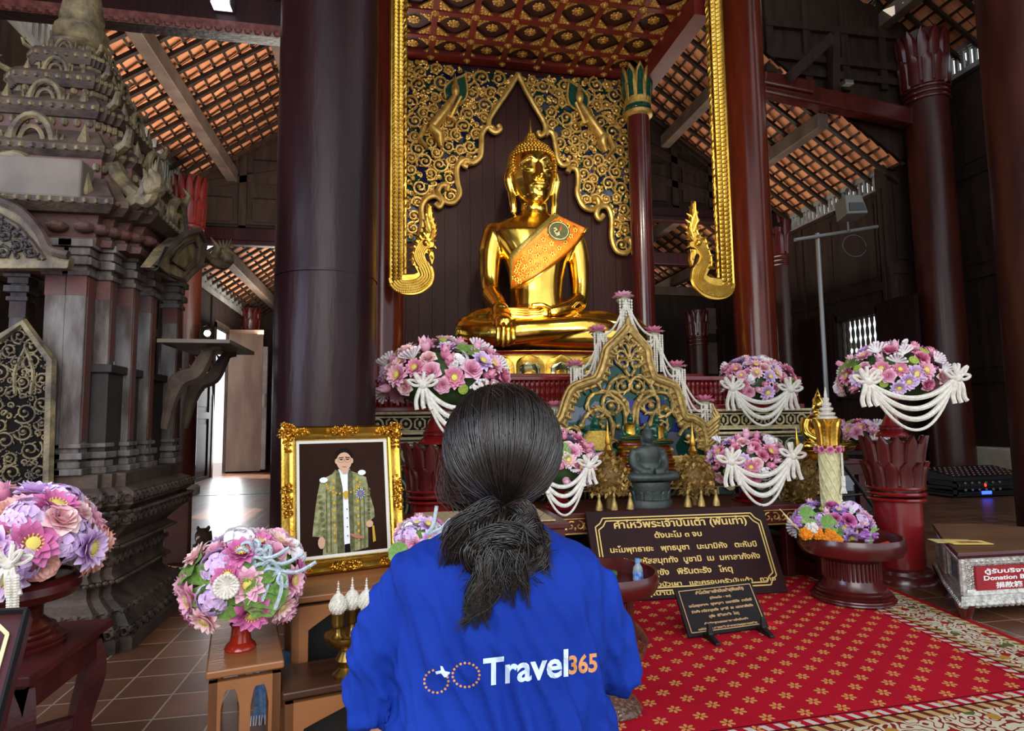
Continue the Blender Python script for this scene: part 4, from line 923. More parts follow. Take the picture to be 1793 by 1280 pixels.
def stand(label,cx,cy,h,r,name='lotus_stand'):
    t=T(name,label,'stand',(cx,cy,0)); c=(cx,cy,0)
    mb=MB(); mb.lathe([(r*1.15,0),(r*1.15,.02),(r*1.05,.05),(r*1.0,.055),(r*.98,.075),(r*.82,.09)],c,40); P('foot',mb,M_redd,t)
    mb=MB(); zc_=h*.56; mb.lathe([(r*.82,.06),(r*.80,.3*h),(r*.80,zc_),(r*.86,zc_+.01)],c,40); P('shaft',mb,M_red,t)
    for z in (zc_,zc_+.035,zc_+.07): mb=MB(); mb.lathe([(r*.78,z-.014),(r*.94,z-.01),(r*.99,z),(r*.94,z+.01),(r*.78,z+.014)],c,40,cap=False); P('ring',mb,M_red,t)
    mb=MB(); petal_ring(mb,c,r*.86,zc_+.06,zc_+.23,13,r*.2,th=r*.09,ph=.24,tip=.35); P('lower_petals',mb,M_redd,t)
    mb=MB(); petal_ring(mb,c,r*.84,zc_+.09,h,13,r*.24,th=r*.08,tip=.2); mb.lathe([(r*.8,zc_+.05),(r*.9,h-.03),(0,h-.03)],c,30); P('lotus_capital',mb,M_redd,t)
    return t
def vase(label,cx,cy,z0,z1,r,name='vase'):
    t=T(name,label,'vase',(cx,cy,z0)); h=z1-z0; mb=MB()
    prof=[(r,0),(r*1.02,h*.04),(r*.9,h*.1),(r*.72,h*.14),(r*.78,h*.2),(r*.62,h*.3),(r*.36,h*.5),(r*.3,h*.66),(r*.45,h*.72),(r*.38,h*.76),(r*.55,h*.88),(r*.85,h),(r*.6,h)]
    mb.lathe(prof,(cx,cy,z0),28); P('body',mb,M_red,t); mb=MB()
    for f in (.08,.17,.24): mb.lathe([(r*.7,h*f-.004),(r*(1.02-f*.9),h*f),(r*.7,h*f+.004)],(cx,cy,z0),28,cap=False)
    P('ribs',mb,M_redd,t); return t
def on(px,py,Y): return PY(px,py,Y)
def garl_px(a,b,Y,drop_px,nr,th_px):
    A_=PY(*a,Y);B_=PY(*b,Y); k=np.linalg.norm(B_-A_)/max(1,math.hypot(a[0]-b[0],a[1]-b[1])); return (tuple(A_),tuple(B_),drop_px*k,nr,th_px*k)
# right stand with its arrangement
st=PY(1578,1000,3.36); stand('tall red lotus-capital stand to the right of the offering bowl',st[0],3.36,PY(1578,762,3.36)[2],.168)
zt=PY(1578,762,3.36)[2]; p=PY(1590,655,3.36); kx=.00325
vase('red footed vase under the largest flower dome on the right',st[0],3.36,zt-.01,PY(1590,690,3.36)[2],.09)
bouquet('wide pink lotus arrangement with white swags on the right red stand',(st[0]+.03,3.36,PY(1590,664,3.36)[2]),.335,.225,PINK,98,.06,11,ry=.3,down=.3,garl=garl_px((1515,668),(1672,662),3.02,75,4,5.5),base=PY(1590,690,3.28)[2])
# left stand
s2=PY(757,800,4.15); stand('red lotus-capital stand between the framed portrait and the person',s2[0],4.15,PY(757,775,4.15)[2],.18)
zt=PY(757,775,4.15)[2]; vase('red footed vase on the left lotus stand',s2[0]+.03,4.15,zt-.01,PY(757,690,4.15)[2],.12)
bouquet('large pink lotus dome left of the person, ribbons hanging over its red vase',(PY(778,672,4.15)[0],4.15,PY(778,672,4.15)[2]),.46,.30,PINK,99,.08,5,ry=.4,down=.3,base=PY(757,692,4.15)[2],garl=garl_px((740,675),(850,690),3.75,85,4,6))
# altar top right
p=PY(1325,690,5.14); vase('slim red vase on the altar ledge, upper right',p[0]+.04,5.14,1.075,PY(1325,690,5.14)[2],.08)
bouquet('pink and cream flower dome on the altar ledge below the red pillar',(p[0],5.14,PY(1325,676,5.14)[2]),.39,.27,PINK,90,.068,23,down=.3,ry=.23,base=PY(1325,690,5.14)[2],garl=garl_px((1280,680),(1382,682),4.86,58,4,5))
# mid right / mid left
p=PY(1308,850,3.85); vase('red vase before the glass mosaic screen, right side',p[0],3.85,.45,PY(1308,845,3.85)[2],.1)
bouquet('pink lotus dome with white bows right of the dark stone figure',(p[0]+.01,3.85,PY(1312,815,3.85)[2]),.29,.225,PINK,95,.056,31,down=.35,ry=.26,base=PY(1308,848,3.85)[2],garl=garl_px((1277,808),(1385,798),3.55,72,4,5.5))
p=PY(980,860,3.85); vase('red vase partly hidden behind the head of the person',p[0],3.85,.45,PY(980,850,3.85)[2],.1)
bouquet('pink lotus dome peeping out to the right of the dark hair',(p[0]+.0,3.85,PY(980,820,3.85)[2]),.27,.25,PINK,95,.056,37,down=.35,ry=.25,base=PY(980,850,3.85)[2],garl=garl_px((945,830),(1030,815),3.55,75,4,5.))
# far pair behind the stand
q0=PY(1380,760,6.1);q1=PY(1540,760,6.1); t=T('side_table','plain dark table far behind the stand pole, under two small bouquets','table',((q0[0]+q1[0])/2,6.1,0)); mb=MB(); mb.box((q0[0],6.05,.58),(q1[0],6.55,.62)); P('tabletop',mb,M_wood,t,smooth=False)
for x in (q0[0]+.03,q1[0]-.09):
    for y in (6.08,6.46): mb=MB(); mb.box((x,y,0),(x+.06,y+.06,.58)); P('leg',mb,M_wood,t,smooth=False)
for lab,x,y,ww,Y,sd in (('small violet bouquet far behind, left of the stand pole',1405,752,62,6.3,41),('small pink bouquet far behind, right of the stand pole',1505,765,72,6.3,42)):
    p=PY(x,y,Y); k=.0066; vase('small red vase under the '+lab.split(' far')[0],p[0],Y,.62,PY(x,y+14,Y)[2],.1); bouquet(lab,p+np.array((0,0,.04)),ww/2*k,21*k,PURP if sd==41 else PINK,34,.085,sd,down=.2,base=PY(x,y+20,Y)[2]); bow(bpy.data.objects[-1] if False else COL.objects[-1].parent if COL.objects[-1].parent else COL.objects[-1],p+np.array((-.03,-.24,-.06)),.10,.018)
# ================================================================ ALTAR
M_dgreen=mk('dark_green_panel','1f322e','162522',8,.4); M_dred=mk('altar_dark_red','3d0d0d','521312',5,.35); M_brd=mk('altar_red','6b1a14','551210',5,.35)
ax0,ax1=-.50,3.72; AY=5.0
t=T('altar','long stepped altar with cream fretwork bands and red baluster rail under the gold statue','altar',((ax0+ax1)/2,AY,0))
mb=MB(); mb.box((ax0+.08,AY+.06,0),(ax1-.08,6.9,.78)); mb.box((ax0+.04,AY+.03,.62),(ax1-.04,6.9,.86)); P('body',mb,M_dgreen,t,smooth=False)
mb=MB(); mb.box((ax0,AY,.9),(ax1,6.9,1.07)); P('cornice_core',mb,M_wood,t,smooth=False)
mb=MB()
for z in (.62,.86,.90,1.06): mb.box((ax0-.03,AY-.03,z),(ax1+.03,6.88,z+.022))
P('cornice',mb,M_cream,t,smooth=False,bevel=.004)
def ringband(z,h,y,x0,x1,pitch,par,name,mat,side=True):
    mb=MB(); n=int((x1-x0)/pitch)
    for i in range(n):
        x=x0+pitch*(i+.5); r=h*.36
        if i%2: mb.tube([(x+r*math.cos(a),y,z+r*math.sin(a)) for a in np.arange(0,6.28,.52)],.009,5,closed=True,up=(0,1,0)); mb.ball((x,y,z),(r*.35,.01,r*.35),6,4)
        else:
            for sx in (-1,1): mb.tube([(x+sx*.012,y,z-r),(x+sx*pitch*.36,y,z-r*.6),(x+sx*pitch*.36,y,z+r*.6),(x+sx*.012,y,z+r)],.009,5,up=(0,1,0))
            mb.ball((x,y,z),(.014,.01,r*.6),6,4)
    for zz in (z-h*.46,z+h*.46): mb.box((x0,y-.006,zz-.006),(x1,y+.006,zz+.006))
    P(name,mb,mat,par,smooth=True)
ringband(.985,.12,AY-.012,ax0,ax1,.11,t,'fretwork_band',M_cream)
ringband(.745,.20,AY+.022,ax0+.05,ax1-.05,.17,t,'ring_band',M_cream)
mb=MB()
for i in range(14):
    x=ax0+.2+(ax1-ax0-.4)*i/13
    for k in range(3):
        q=spiral((x,.42),.10-.02*k,1.2,k*2.1+i,1,14); mb.tube(to3(q,AY+.04),.009,5,up=(0,1,0))
    for sx in (-1,1): mb.tube(to3(bez([(x+sx*.02,.12),(x+sx*.12,.3),(x+sx*.11,.5),(x,.6)],5),AY+.045),.01,5,up=(0,1,0))
P('panel_scrolls',mb,M_cream,t)
mb=MB(); mb.box((.15,5.55,1.07),(2.98,6.88,1.435)); P('upper_step',mb,M_brd,t,smooth=False)
mb=MB(); mb.box((ax0+.03,AY+.02,1.082),(ax1-.03,AY+.2,1.125)); mb.box((ax0+.03,AY+.04,1.335),(ax1-.03,AY+.14,1.375)); P('rail',mb,M_red,t,smooth=False,bevel=.008)
# turned balusters of the rail
bz=(1.125,1.335); mb=MB(); mb.lathe([(.012+.009*abs(math.sin(PI*u*3)),u*(bz[1]-bz[0])) for u in np.linspace(0,1,14)],(0,0,0),6); bme=mb.mesh('baluster',[M_red]); n=96
for i in range(n):
    x=ax0+.06+(ax1-ax0-.12)*i/(n-1); o=bpy.data.objects.new('baluster',bme); COL.objects.link(o); o.parent=t; o.location=(x-t.location.x,AY+.09-t.location.y,bz[0])
# stepped red offering tables
def table(name,label,x0,x1,y0,y1,z,mat,leg=.06,apron=.09,top=.03,carve=True,drop=0):
    t=T(name,label,'table',((x0+x1)/2,y0,0)); mb=MB(); mb.box((x0,y0,z-top),(x1,y1,z)); P('tabletop',mb,mat,t,smooth=False,bevel=.005)
    mb=MB(); mb.box((x0+.02,y0+.015,z-top-apron),(x1-.02,y1-.015,z-top)); P('apron',mb,mat,t,smooth=False,bevel=.004)
    for x in (x0+.03,x1-.03-leg):
        for y in (y0+.02,y1-.02-leg): mb=MB(); mb.box((x,y,0),(x+leg,y+leg,z-top-apron)); P('leg',mb,mat,t,smooth=False,bevel=.006)
    if carve:
        mb=MB(); zc_=z-top-apron/2; n=int((x1-x0)/.055)
        for i in range(n):
            x=x0+.03+(x1-x0-.06)*(i+.5)/n; mb.tube(to3(spiral((x,zc_),apron*.33,1.1,i*.8,1 if i%2 else -1,10),y0+.008),.005,5,up=(0,1,0)); mb.ball((x+.026,y0+.008,zc_-apron*.2),(.007,.005,.012),6,4)
        mb.box((x0+.01,y0+.004,z-top-.006),(x1-.01,y0+.012,z-top+.002)); mb.box((x0+.01,y0+.004,z-top-apron-.004),(x1-.01,y0+.012,z-top-apron+.004)); P('gold_carving',mb,M_goldl,t)
    return t
table('offering_table','low dark red offering table with gold carved apron behind the large prayer board',.50,2.55,3.58,4.20,.45,M_dred)
table('offering_table','taller dark red table carrying the glass mosaic screen',.52,2.62,4.22,4.90,.62,M_dred)
mb=MB(); ta=T('offering_table','low gold-carved side step to the right of the large prayer board','table',(2.62,3.5,0)); 
for k,(z0,z1,e) in enumerate(((0,.1,.0),(.12,.2,.03),(.23,.3,.01))): mb.box((2.56+e*.5,3.46+e,z0),(2.80-e,4.1,z1))
P('steps',mb,M_dred,ta,smooth=False,bevel=.01); mb=MB()
for k in range(5):
    for z in (.05,.16,.265): x=2.58+.045*k; mb.tube(to3(spiral((x,z),.022,1.1,k,1 if k%2 else -1,10),3.46),.006,5,up=(0,1,0)); mb.tube([(2.80,3.5+.1*k,z),(2.805,3.55+.1*k,z+.02)],.008,5)
P('gold_carving',mb,M_goldl,ta)
# ------------------------------------------------ glass mosaic screen
SYc=4.45
def c7(x,y): p=PY(960+x*.21088,560+y*.21088,SYc); return (p[0],p[2])
cxs=c7(662,60)[0]
half=[(662,60),(690,110),(760,190),(810,250),(822,330),(850,430),(880,490),(960,520),(1040,560),(1075,640),(1100,740),(1130,810),(1200,830),(1270,880),(1300,960),(1310,1060),(1300,1085)]
R_side=[c7(*a) for a in half]; L_side=[(2*cxs-a-.012*i,b-.002*i) for i,(a,b) in enumerate(R_side)]
zb_=.70; out=R_side+[(R_side[-1][0],zb_),(L_side[-1][0],zb_)]+L_side[::-1][:-1]
t=T('mosaic_screen','pointed green and blue glass mosaic screen with gold scrolls and naga border','screen',(cxs,SYc,.62))
mb=MB(); mb.prism(out,(0,SYc+.04,0),(1,0,0),(0,0,1),(0,-1,0),.035); P('glass_panel',mb,glass_mat(('123c30','0f3a32','59606a','1a2a66','1d5a4c')),t,smooth=False)
mb=MB(); mb.box((L_side[-1][0]-.02,SYc-.03,.62),(R_side[-1][0]+.02,SYc+.10,.72)); P('base',mb,M_goldl,t,smooth=False,bevel=.01)
for sd in (R_side,L_side):
    mb=MB(); q=bez(sd,5); c0=np.array((cxs,np.mean([b for a,b in q])))
    def off(d): 
        T_=np.gradient(q,axis=0); T_/=np.maximum(np.linalg.norm(T_,axis=1,keepdims=True),1e-9); Nn=np.stack([T_[:,1],-T_[:,0]],1); sg=1 if sd is L_side else -1
        return q+Nn*d*sg
    mb.tube(to3(off(.0),SYc-.02),.026,8,up=(0,1,0)); mb.tube(to3(off(.034),SYc-.012),.012,6,up=(0,1,0)); mb.tube(to3(off(-.034),SYc-.0),.018,6,up=(0,1,0))
    o2=off(-.07)
    for i in range(6,len(o2)-2,3): mb.tube([(o2[i][0]*.4+q[i][0]*.6,SYc,o2[i][1]*.4+q[i][1]*.6),(o2[i][0],SYc-.01,o2[i][1]),(o2[i][0],SYc,o2[i][1]+.045)],[.03,.018,.004],6)
    P('naga_border',mb,M_golda,t)
    # crested naga head at each foot
    e=q[-1]; sg=1 if sd is R_side else -1; mb=MB()
    for k in range(9): mb.tube([(e[0]+sg*.01,SYc-.02,e[1]-.06+.03*k),(e[0]+sg*(.05+.008*k),SYc-.03,e[1]-.02+.035*k),(e[0]+sg*(.03+.004*k),SYc-.02,e[1]+.05+.04*k)],[.034,.024,.004],6)
    mb.ball((e[0]+sg*.03,SYc-.04,e[1]),(.06,.04,.05)); P('naga_head',mb,M_golda,t)
mb=MB(); mb.tube([(cxs,SYc,R_side[0][1]-.05),(cxs,SYc,R_side[0][1]+.03),(cxs,SYc,R_side[0][1]+.1)],[.04,.03,.004],8); P('finial',mb,M_golda,t)
# mirrored scroll tracery
mb=MB(); fl=MB(); kk=.21088
def sc(pts,th,leaf=True):
    for s_ in (1,-1):
        q=[(cxs+s_*(c7(x,y)[0]-cxs),c7(x,y)[1]) for x,y in pts]; q=bez(q,5); mb.tube(to3(q,SYc-.012),np.linspace(th,th*.7,len(q)),6,up=(0,1,0))
        e=q[-1]; mb.ball((e[0],SYc-.02,e[1]),th*1.5,8,5)
        if leaf:
            for i in range(4,len(q)-3,5):
                d=q[i+1]-q[i]; d/=np.linalg.norm(d)+1e-9; n=np.array((-d[1],d[0]))*(s_*(-1)**i); h=[q[i]+d*.03*u*2+n*.035*u*(1.2-u) for u in (0,.5,1)]; mb.tube(to3(h,SYc-.018),[th*.8,th*.7,th*.2],5,up=(0,1,0))
sc([(735,900),(730,800),(760,690),(850,625),(900,650),(905,730),(840,780),(790,750),(790,690),(830,680),(845,715)],.018)
sc([(700,780),(720,700),(800,600),(900,600),(990,620),(1030,700),(1000,780),(940,800),(905,770),(930,740),(970,745)],.017)
sc([(850,980),(840,880),(870,790),(960,740),(1040,780),(1090,870)],.018); sc([(860,930),(900,950),(960,920),(985,870),(950,850),(920,880)],.013)
sc([(880,620),(830,520),(770,480),(710,480),(680,530),(700,590),(760,600),(790,560),(760,525),(735,555)],.016)
sc([(680,470),(720,410),(760,370),(745,335),(700,340),(690,380),(720,395)],.015); sc([(675,330),(710,270),(755,265),(765,300),(735,310)],.013); sc([(665,310),(675,240),(700,200),(740,215)],.013)
sc([(690,860),(720,700),(740,670)],.016); sc([(1080,960),(1120,900),(1180,880),(1230,940),(1220,1000),(1170,1010),(1150,970)],.016)
sc([(680,900),(740,910),(800,880)],.014); sc([(870,1080),(960,1040),(1010,1080)],.014); sc([(760,1040),(830,1000),(900,1060)],.014); 
P('scroll_tracery',mb,M_golda,t)
mb=MB(); p=c7(665,740); mb.prism([(p[0]-.045,p[1]-.05),(p[0]+.045,p[1]-.05),(p[0]+.055,p[1]+.06),(p[0],p[1]+.08),(p[0]-.055,p[1]+.06)],(0,SYc,0),(1,0,0),(0,0,1),(0,-1,0),.012); P('blue_glass_heart',mb,mk('blue_glass','1b2370',rough=.1,metal=.3),t,smooth=False,label='deep blue glass centre')
# ------------------------------------------------ lotus lamps with jasmine strings
LM=[(1091,509,505),(1047,568,1),(1144,570,1),(1006,628,1),(1183,630,1),(972,700,1),(1232,690,1)]
names=['topmost','upper left','upper right','middle left','middle right','lowest left beside the hair','lowest right']
LY=4.62; ltops=[]
for (x,y,_),nm in zip(LM,names):
    p=PY(x,y,LY); k=np.linalg.norm(PY(x+10,y,LY)-p)/10; t=T('lotus_finial','pink lotus finial with jasmine strings by the mosaic screen, %s'%nm,'ornament',(p[0],LY,.62),'lotus finials around the mosaic screen')
    z0=PY(x,y+17,LY)[2]; mb=MB(); zz=z0; mb.tube([(p[0],LY,.62),(p[0],LY,zz)],.014,8)
    for f in np.arange(.62,zz-.05,.06): mb.lathe([(.012,-.02),(.026,0),(.012,.02)],(p[0],LY,f),8,cap=False)
    P('stem',mb,M_goldl,t)
    mb=MB(); r=11*k; mb.lathe([(r*.4,-.05),(r*.8,-.02),(r*1.15,0),(r*.6,.02)],(p[0],LY,z0),14); P('leaf_collar',mb,mk('pale_green_collar','b9c5a5','98a884',30,.7) if nm=='topmost' else bpy.data.materials['pale_green_collar'],t)
    o=bpy.data.objects.new('blossom',PR['lotus1' if nm!='topmost' else 'lotus0']); COL.objects.link(o); o.parent=t; o.location=(0,0,z0+.01-.62); o.scale=(19*k,19*k,23*k)
    mb=MB(); 
    for j in range(5):
        xx=p[0]+(j-2)*5*k; L_=PY(x,y+ (95 if nm=='topmost' else 78),LY)[2]
        for u in np.linspace(0,1,16): mb.ball((xx,LY-.05-.01*(j%2),z0-.01-(z0-L_)*u),(.010,.010,.013),5,3)
    P('jasmine_tassel',mb,M_white,t); ltops.append((t,np.array((p[0],LY-.03,z0-.01))))
for a,b,n in ((0,1,3),(0,2,3),(1,3,3),(2,4,3),(4,6,3),(3,5,2)):
    for k in range(n):
        A_,B_=ltops[a][1],ltops[b][1]; dp=.05+.07*k; q=[A_*(1-u)+B_*u-np.array((0,.02,dp*(1-(2*u-1)**2)*1.1+.03*math.sin(PI*u))) for u in np.linspace(0,1,14)]
        mb=MB(); mb.tube(q,.0085,5); P('jasmine_string',mb,M_white,ltops[a][0])
# ------------------------------------------------ small figures
def figure(mb,c,h,robe=None):
    """seated cross-legged figure of height h, base centre c, facing the viewer"""
    k=h; c=np.array(c)
    def b(x,y,z): return c+np.array((x,-y,z))*k
    R=[]
    for z,w_,d in ((.08,.24,.17),(.2,.22,.16),(.32,.19,.14),(.45,.23,.15),(.54,.26,.14),(.6,.22,.12),(.645,.08,.08),(.70,.07,.07)): R.append([b(w_*math.cos(a),d*math.sin(a),z) for a in np.linspace(0,2*PI,18,endpoint=False)])
    V=[p for r in R for p in r]; mb.add(V,[(i*18+j,i*18+(j+1)%18,(i+1)*18+(j+1)%18,(i+1)*18+j) for i in range(len(R)-1) for j in range(18)]+[tuple(range(18))])
    for s_ in (-1,1):
        mb.tube(bez([b(s_*.24,0,.55),b(s_*.29,-.0,.42),b(s_*.28,.07,.28),b(s_*.15,.2,.19),b(s_*.03,.22,.19)],4),np.interp(np.arange(17),[0,8,16],[.09,.08,.055])*k,10)
        mb.tube(bez([b(s_*.1,0,.1),b(s_*.3,.12,.1),b(s_*.42,.2,.1),b(s_*.2,.3,.09),b(-s_*.1,.33,.09)],4),np.interp(np.arange(17),[0,8,16],[.10,.085,.055])*k,10)
    mb.ball(b(0,.02,.78),(.1*k,.11*k,.13*k),14,10); mb.ball(b(0,.13,.76),.022*k,6,4)
    for s_ in (-1,1): mb.tube([b(s_*.1,0,.8),b(s_*.115,.0,.72),b(s_*.1,0,.66)],.022*k,6)
    mb.lathe([(.105*k,0),(.09*k,.05*k),(.05*k,.09*k),(.055*k,.11*k),(.03*k,.15*k),(.012*k,.22*k),(0,.27*k)],b(0,0,.84),12)
M_stone=mk('dark_green_stone','2a312e','39423c',9,.5,bump=.3,bs=30); M_emer=mk('emerald_stone','13513a','0d3b2a',9,.2)
p=PY(1138,888,3.75); t=T('stone_buddha','dark green stone seated figure behind the prayer board','statue',(p[0],3.75,.45)); kz=np.linalg.norm(PY(1138,800,3.75)-PY(1138,810,3.75))/10
mb=MB(); figure(mb,(p[0]-.0,3.76,.45+.155),.36); P('body',remesh(mb,.007,2),M_stone,t)
mb=MB(); mb.lathe([(.15,0),(.15,.03),(.135,.05),(.13,.1),(.145,.13),(.14,.155),(.0,.155)],(p[0],3.76,.45),28,sy=.75); 
petal_ring(mb,(p[0],3.76,.45),.125,.05,.11,14,.01,th=.008,tip=.5); P('pedestal',mb,M_stone,t)
for x,y,hh,gold,lab in ((1043,798,68,True,'small emerald seated figure in a pale gold robe, left of three before the mosaic screen'),(1104,771,46,False,'small emerald seated figure on the tallest gold tier, middle of three'),(1150,779,52,False,'small emerald figure with a half gold robe, right of three before the mosaic screen')):
    Yf=4.28; p=PY(x,y,Yf); k=np.linalg.norm(PY(x,y,Yf)-PY(x,y+10,Yf))/10; h=hh*k*1.05; t=T('emerald_figure',lab,'statue',(p[0],Yf,.62))
    mb=MB(); figure(mb,(p[0],Yf,p[2]),h); P('body',remesh(mb,.006,2),M_emer,t)
    mb=MB(); q=0
    if gold:
        R=[]
        for z,w_ in ((-.05,.42),(.2,.38),(.45,.36),(.62,.22)): R.append([(p[0]+w_*h*math.cos(a),Yf-.02-.45*w_*h*1.1*math.sin(a)-.08*h,p[2]+z*h) for a in np.linspace(-.4,PI+.4,20)])
        mb.grid(R); P('gold_robe',mb,mk('woven_gold_robe','c9a645','a98530',60,.55,.4,bump=.4,bs=120),t)
    else:
        R=[]
        for z,w_ in ((.2,.27),(.4,.24),(.56,.28),(.63,.18)): R.append([(p[0]+w_*h*math.cos(a),Yf-.015-.7*w_*h*math.sin(a),p[2]+z*h) for a in np.linspace(-.3 if y>775 else 1.2,PI+.4 if y<775 else PI*.55,14)])
        mb.grid(R); mb.tube([(p[0]-.4*h,Yf-.36*h,p[2]+.13*h),(p[0],Yf-.42*h,p[2]+.16*h),(p[0]+.4*h,Yf-.36*h,p[2]+.13*h)],.02*h*3,8,flat=.4); P('gold_robe',mb,M_gold,t)
    zz=p[2]; mb=MB(); n=3
    for i in range(n): z0=.62+(zz-.62)*i/n; z1=.62+(zz-.62)*(i+1)/n; r=h*(.62-.07*i); mb.lathe([(r,z0),(r*1.06,z0+(z1-z0)*.3),(r*.86,z0+(z1-z0)*.55),(r*.98,z1),(0,z1)],(p[0],Yf,0),24,sy=.8)
    P('gold_pedestal',mb,M_gold,t); mb=MB()
    for i in range(n): z=.62+(zz-.62)*(i+.6)/n; r=h*(.62-.07*i)*.9; mb.lathe([(r,z-.01),(r*1.03,z),(r,z+.01)],(p[0],Yf,0),24,sy=.8,cap=False)
    P('red_moulding',mb,M_red,t)
# ------------------------------------------------ gold bodhi trees with tassels
M_bodhi=mk('gold_foil_leaves','d2ae68','96743a',40,.45,.45)
def bodhi(x,y,w_,h_,Yb,zt,lab,seed,zbase):
    rn=random.Random(seed); p=PY(x,y,Yb); k=np.linalg.norm(PY(x,y,Yb)-PY(x+10,y,Yb))/10; rx=w_/2*k; rz=h_/2*k
    t=T('bodhi_tree',lab,'ornament',(p[0],Yb,zbase),'gold foil trees on the altar tables'); mb=MB()
    for i in range(520):
        u=rn.uniform(-.7,1); a=rn.uniform(0,6.28); q=math.sqrt(1-u*u); c=p+np.array((rx*q*math.cos(a),rx*.8*q*math.sin(a),rz*u))*rn.uniform(.72,1.02)
        d=np.array([rn.uniform(-1,1) for _ in range(3)]); d/=np.linalg.norm(d); e=np.cross(d,(.3,.5,.8)); e/=np.linalg.norm(e); s_=.021*rn.uniform(.7,1.2)
        mb.add([c-e*s_*.6,c-d*s_*.8,c+e*s_*.6,c+d*s_*1.3],[(0,1,2,3)])
    o=P('foil_leaves',mb,M_bodhi,t,smooth=False); mb=MB(); mb.ball(p,(rx*.75,rx*.6,rz*.75),14,8); mb.tube([(p[0],Yb,zbase),(p[0],Yb,p[2])],.02,8); P('core',mb,mk('bodhi_core','6a5020',rough=.6,metal=.3) if 'bodhi_core' not in bpy.data.materials else bpy.data.materials['bodhi_core'],t)
    mb=MB(); mb.lathe([(.02,0),(.03,.03),(.015,.06),(.02,.08),(.008,.14),(0,.22)],(p[0],Yb,p[2]+rz*.93),10); P('finial',mb,M_gold,t)
    for j,dx in enumerate((-.75,-.05,.72)):
        mb=MB(); X=p[0]+dx*rx; z=zbase+.075; mb.lathe([(.024,-.07),(.02,-.04),(.008,0),(.011,.012),(.003,.03)],(X,Yb-.1,z),10); mb.tube([(X,Yb-.1,z+.03),(X,Yb-.06,p[2]-rz*.6)],.003,4); P('tassel',mb,M_golda,t)
bodhi(1066,838,72,85,3.72,.45,'gold foil tree with tassels to the left of the dark stone figure',1,.45)
bodhi(1215,838,66,80,3.72,.45,'gold foil tree with tassels to the right of the dark stone figure',2,.45)
bodhi(1399,845,66,88,4.05,.45,'gold foil tree with tassels behind the right flower dome',3,.30)
# ------------------------------------------------ prayer boards
M_board=mk('dark_maroon_board','22090a','2b0c0c',4,.6,spec=.2); M_let=mk('gold_lettering','d9b76a',rough=.45,metal=.35)
def board(name,label,c,th,lines,inset,thick,letmat,bmat,linew,cut,feet=None):
    bl,br,tr,tl=[np.array(a) for a in c]; ex=br-bl; W=np.linalg.norm(ex); ex/=W; up=(tl-bl+tr-br)/2; up=up-ex*(up@ex); Hh=np.linalg.norm(up); ey=up/Hh; en=np.cross(ex,ey); 
    if en[1]>0: en=-en
    t=T(name,label,'sign',(bl+br)/2); mb=MB(); mb.prism([(0,0),(W,0),(W,Hh),(0,Hh)],bl,ex,ey,-en,thick); P('board',mb,bmat,t,smooth=False,bevel=.004)
    mb=MB()
    for d in inset:
        q=cut; r=[(d+q,d),(W-d-q,d),(W-d-q*.6,d+q*.6),(W-d,d+q),(W-d,Hh-d-q),(W-d-q*.6,Hh-d-q*.6),(W-d-q,Hh-d),(d+q,Hh-d),(d+q*.6,Hh-d-q*.6),(d,Hh-d-q),(d,d+q),(d+q*.6,d+q*.6)]
        if q==0: r=[(d,d),(W-d,d),(W-d,Hh-d),(d,Hh-d)]
        r3=[bl+ex*a+ey*b+en*.002 for a,b in r]; r3.append(r3[0]); 
        for a,b in zip(r3[:-1],r3[1:]): mb.beam(a,b,linew,.004,up=en)
    P('gold_line',mb,letmat,t,smooth=False); mb=MB()
    for txt,fx,fy,wf,sz in lines: addtext(mb,txt,sz*Hh,bl+ex*W*fx+ey*Hh*fy+en*.001,ex,ey,en,width=W*wf,extr=.0015,bold=.0015*sz*8)
    P('lettering',mb,letmat,t,smooth=False); return t,bl,ex,ey,en,W,Hh
bl=G(1048,1056,.015);br=G(1381,1037,.015); tl=PY(1033,899,3.50);tr=PY(1357,881,3.47)
board('prayer_board','large maroon prayer board with gold Thai script leaning against the altar',(bl,br,tr,tl),0,[
 ('คำไหว้พระเจ้าปันเต้า (พันเท่า)',.51,.79,.74,.115),('ตั้งนะโม ๓ จบ',.48,.665,.26,.085),('นะโมพุทธายะ   พุทธบูชา   นะมามิหัง   ตะหัมปิ',.50,.52,.80,.085),('สิทธัง  สหัสสมุททัง  บูชามิ  เม  มหาลาภังหัง',.50,.385,.80,.085),('สุขัง   พิรันตะรัง   โหตุ',.52,.255,.42,.085),('คณะครอบครัวบัวเผา   และครอบครัวปันเต้า   ถวาย',.52,.135,.86,.062),('คุณานนท์  ตุลาคม ๒๕๕๐',.50,.045,.5,.058)],(.045,.062),.03,M_let,M_board,.007,.05)
bl=G(1207,1117,.02);br=G(1347,1098,.02); tl=PY(1198,1029,2.80);tr=PY(1340,1012,2.83)
M_small=mk('black_plaque','110a0c','170d10',5,.55,spec=.2); M_bronze=mk('bronze_lettering','b08a5c',rough=.5)
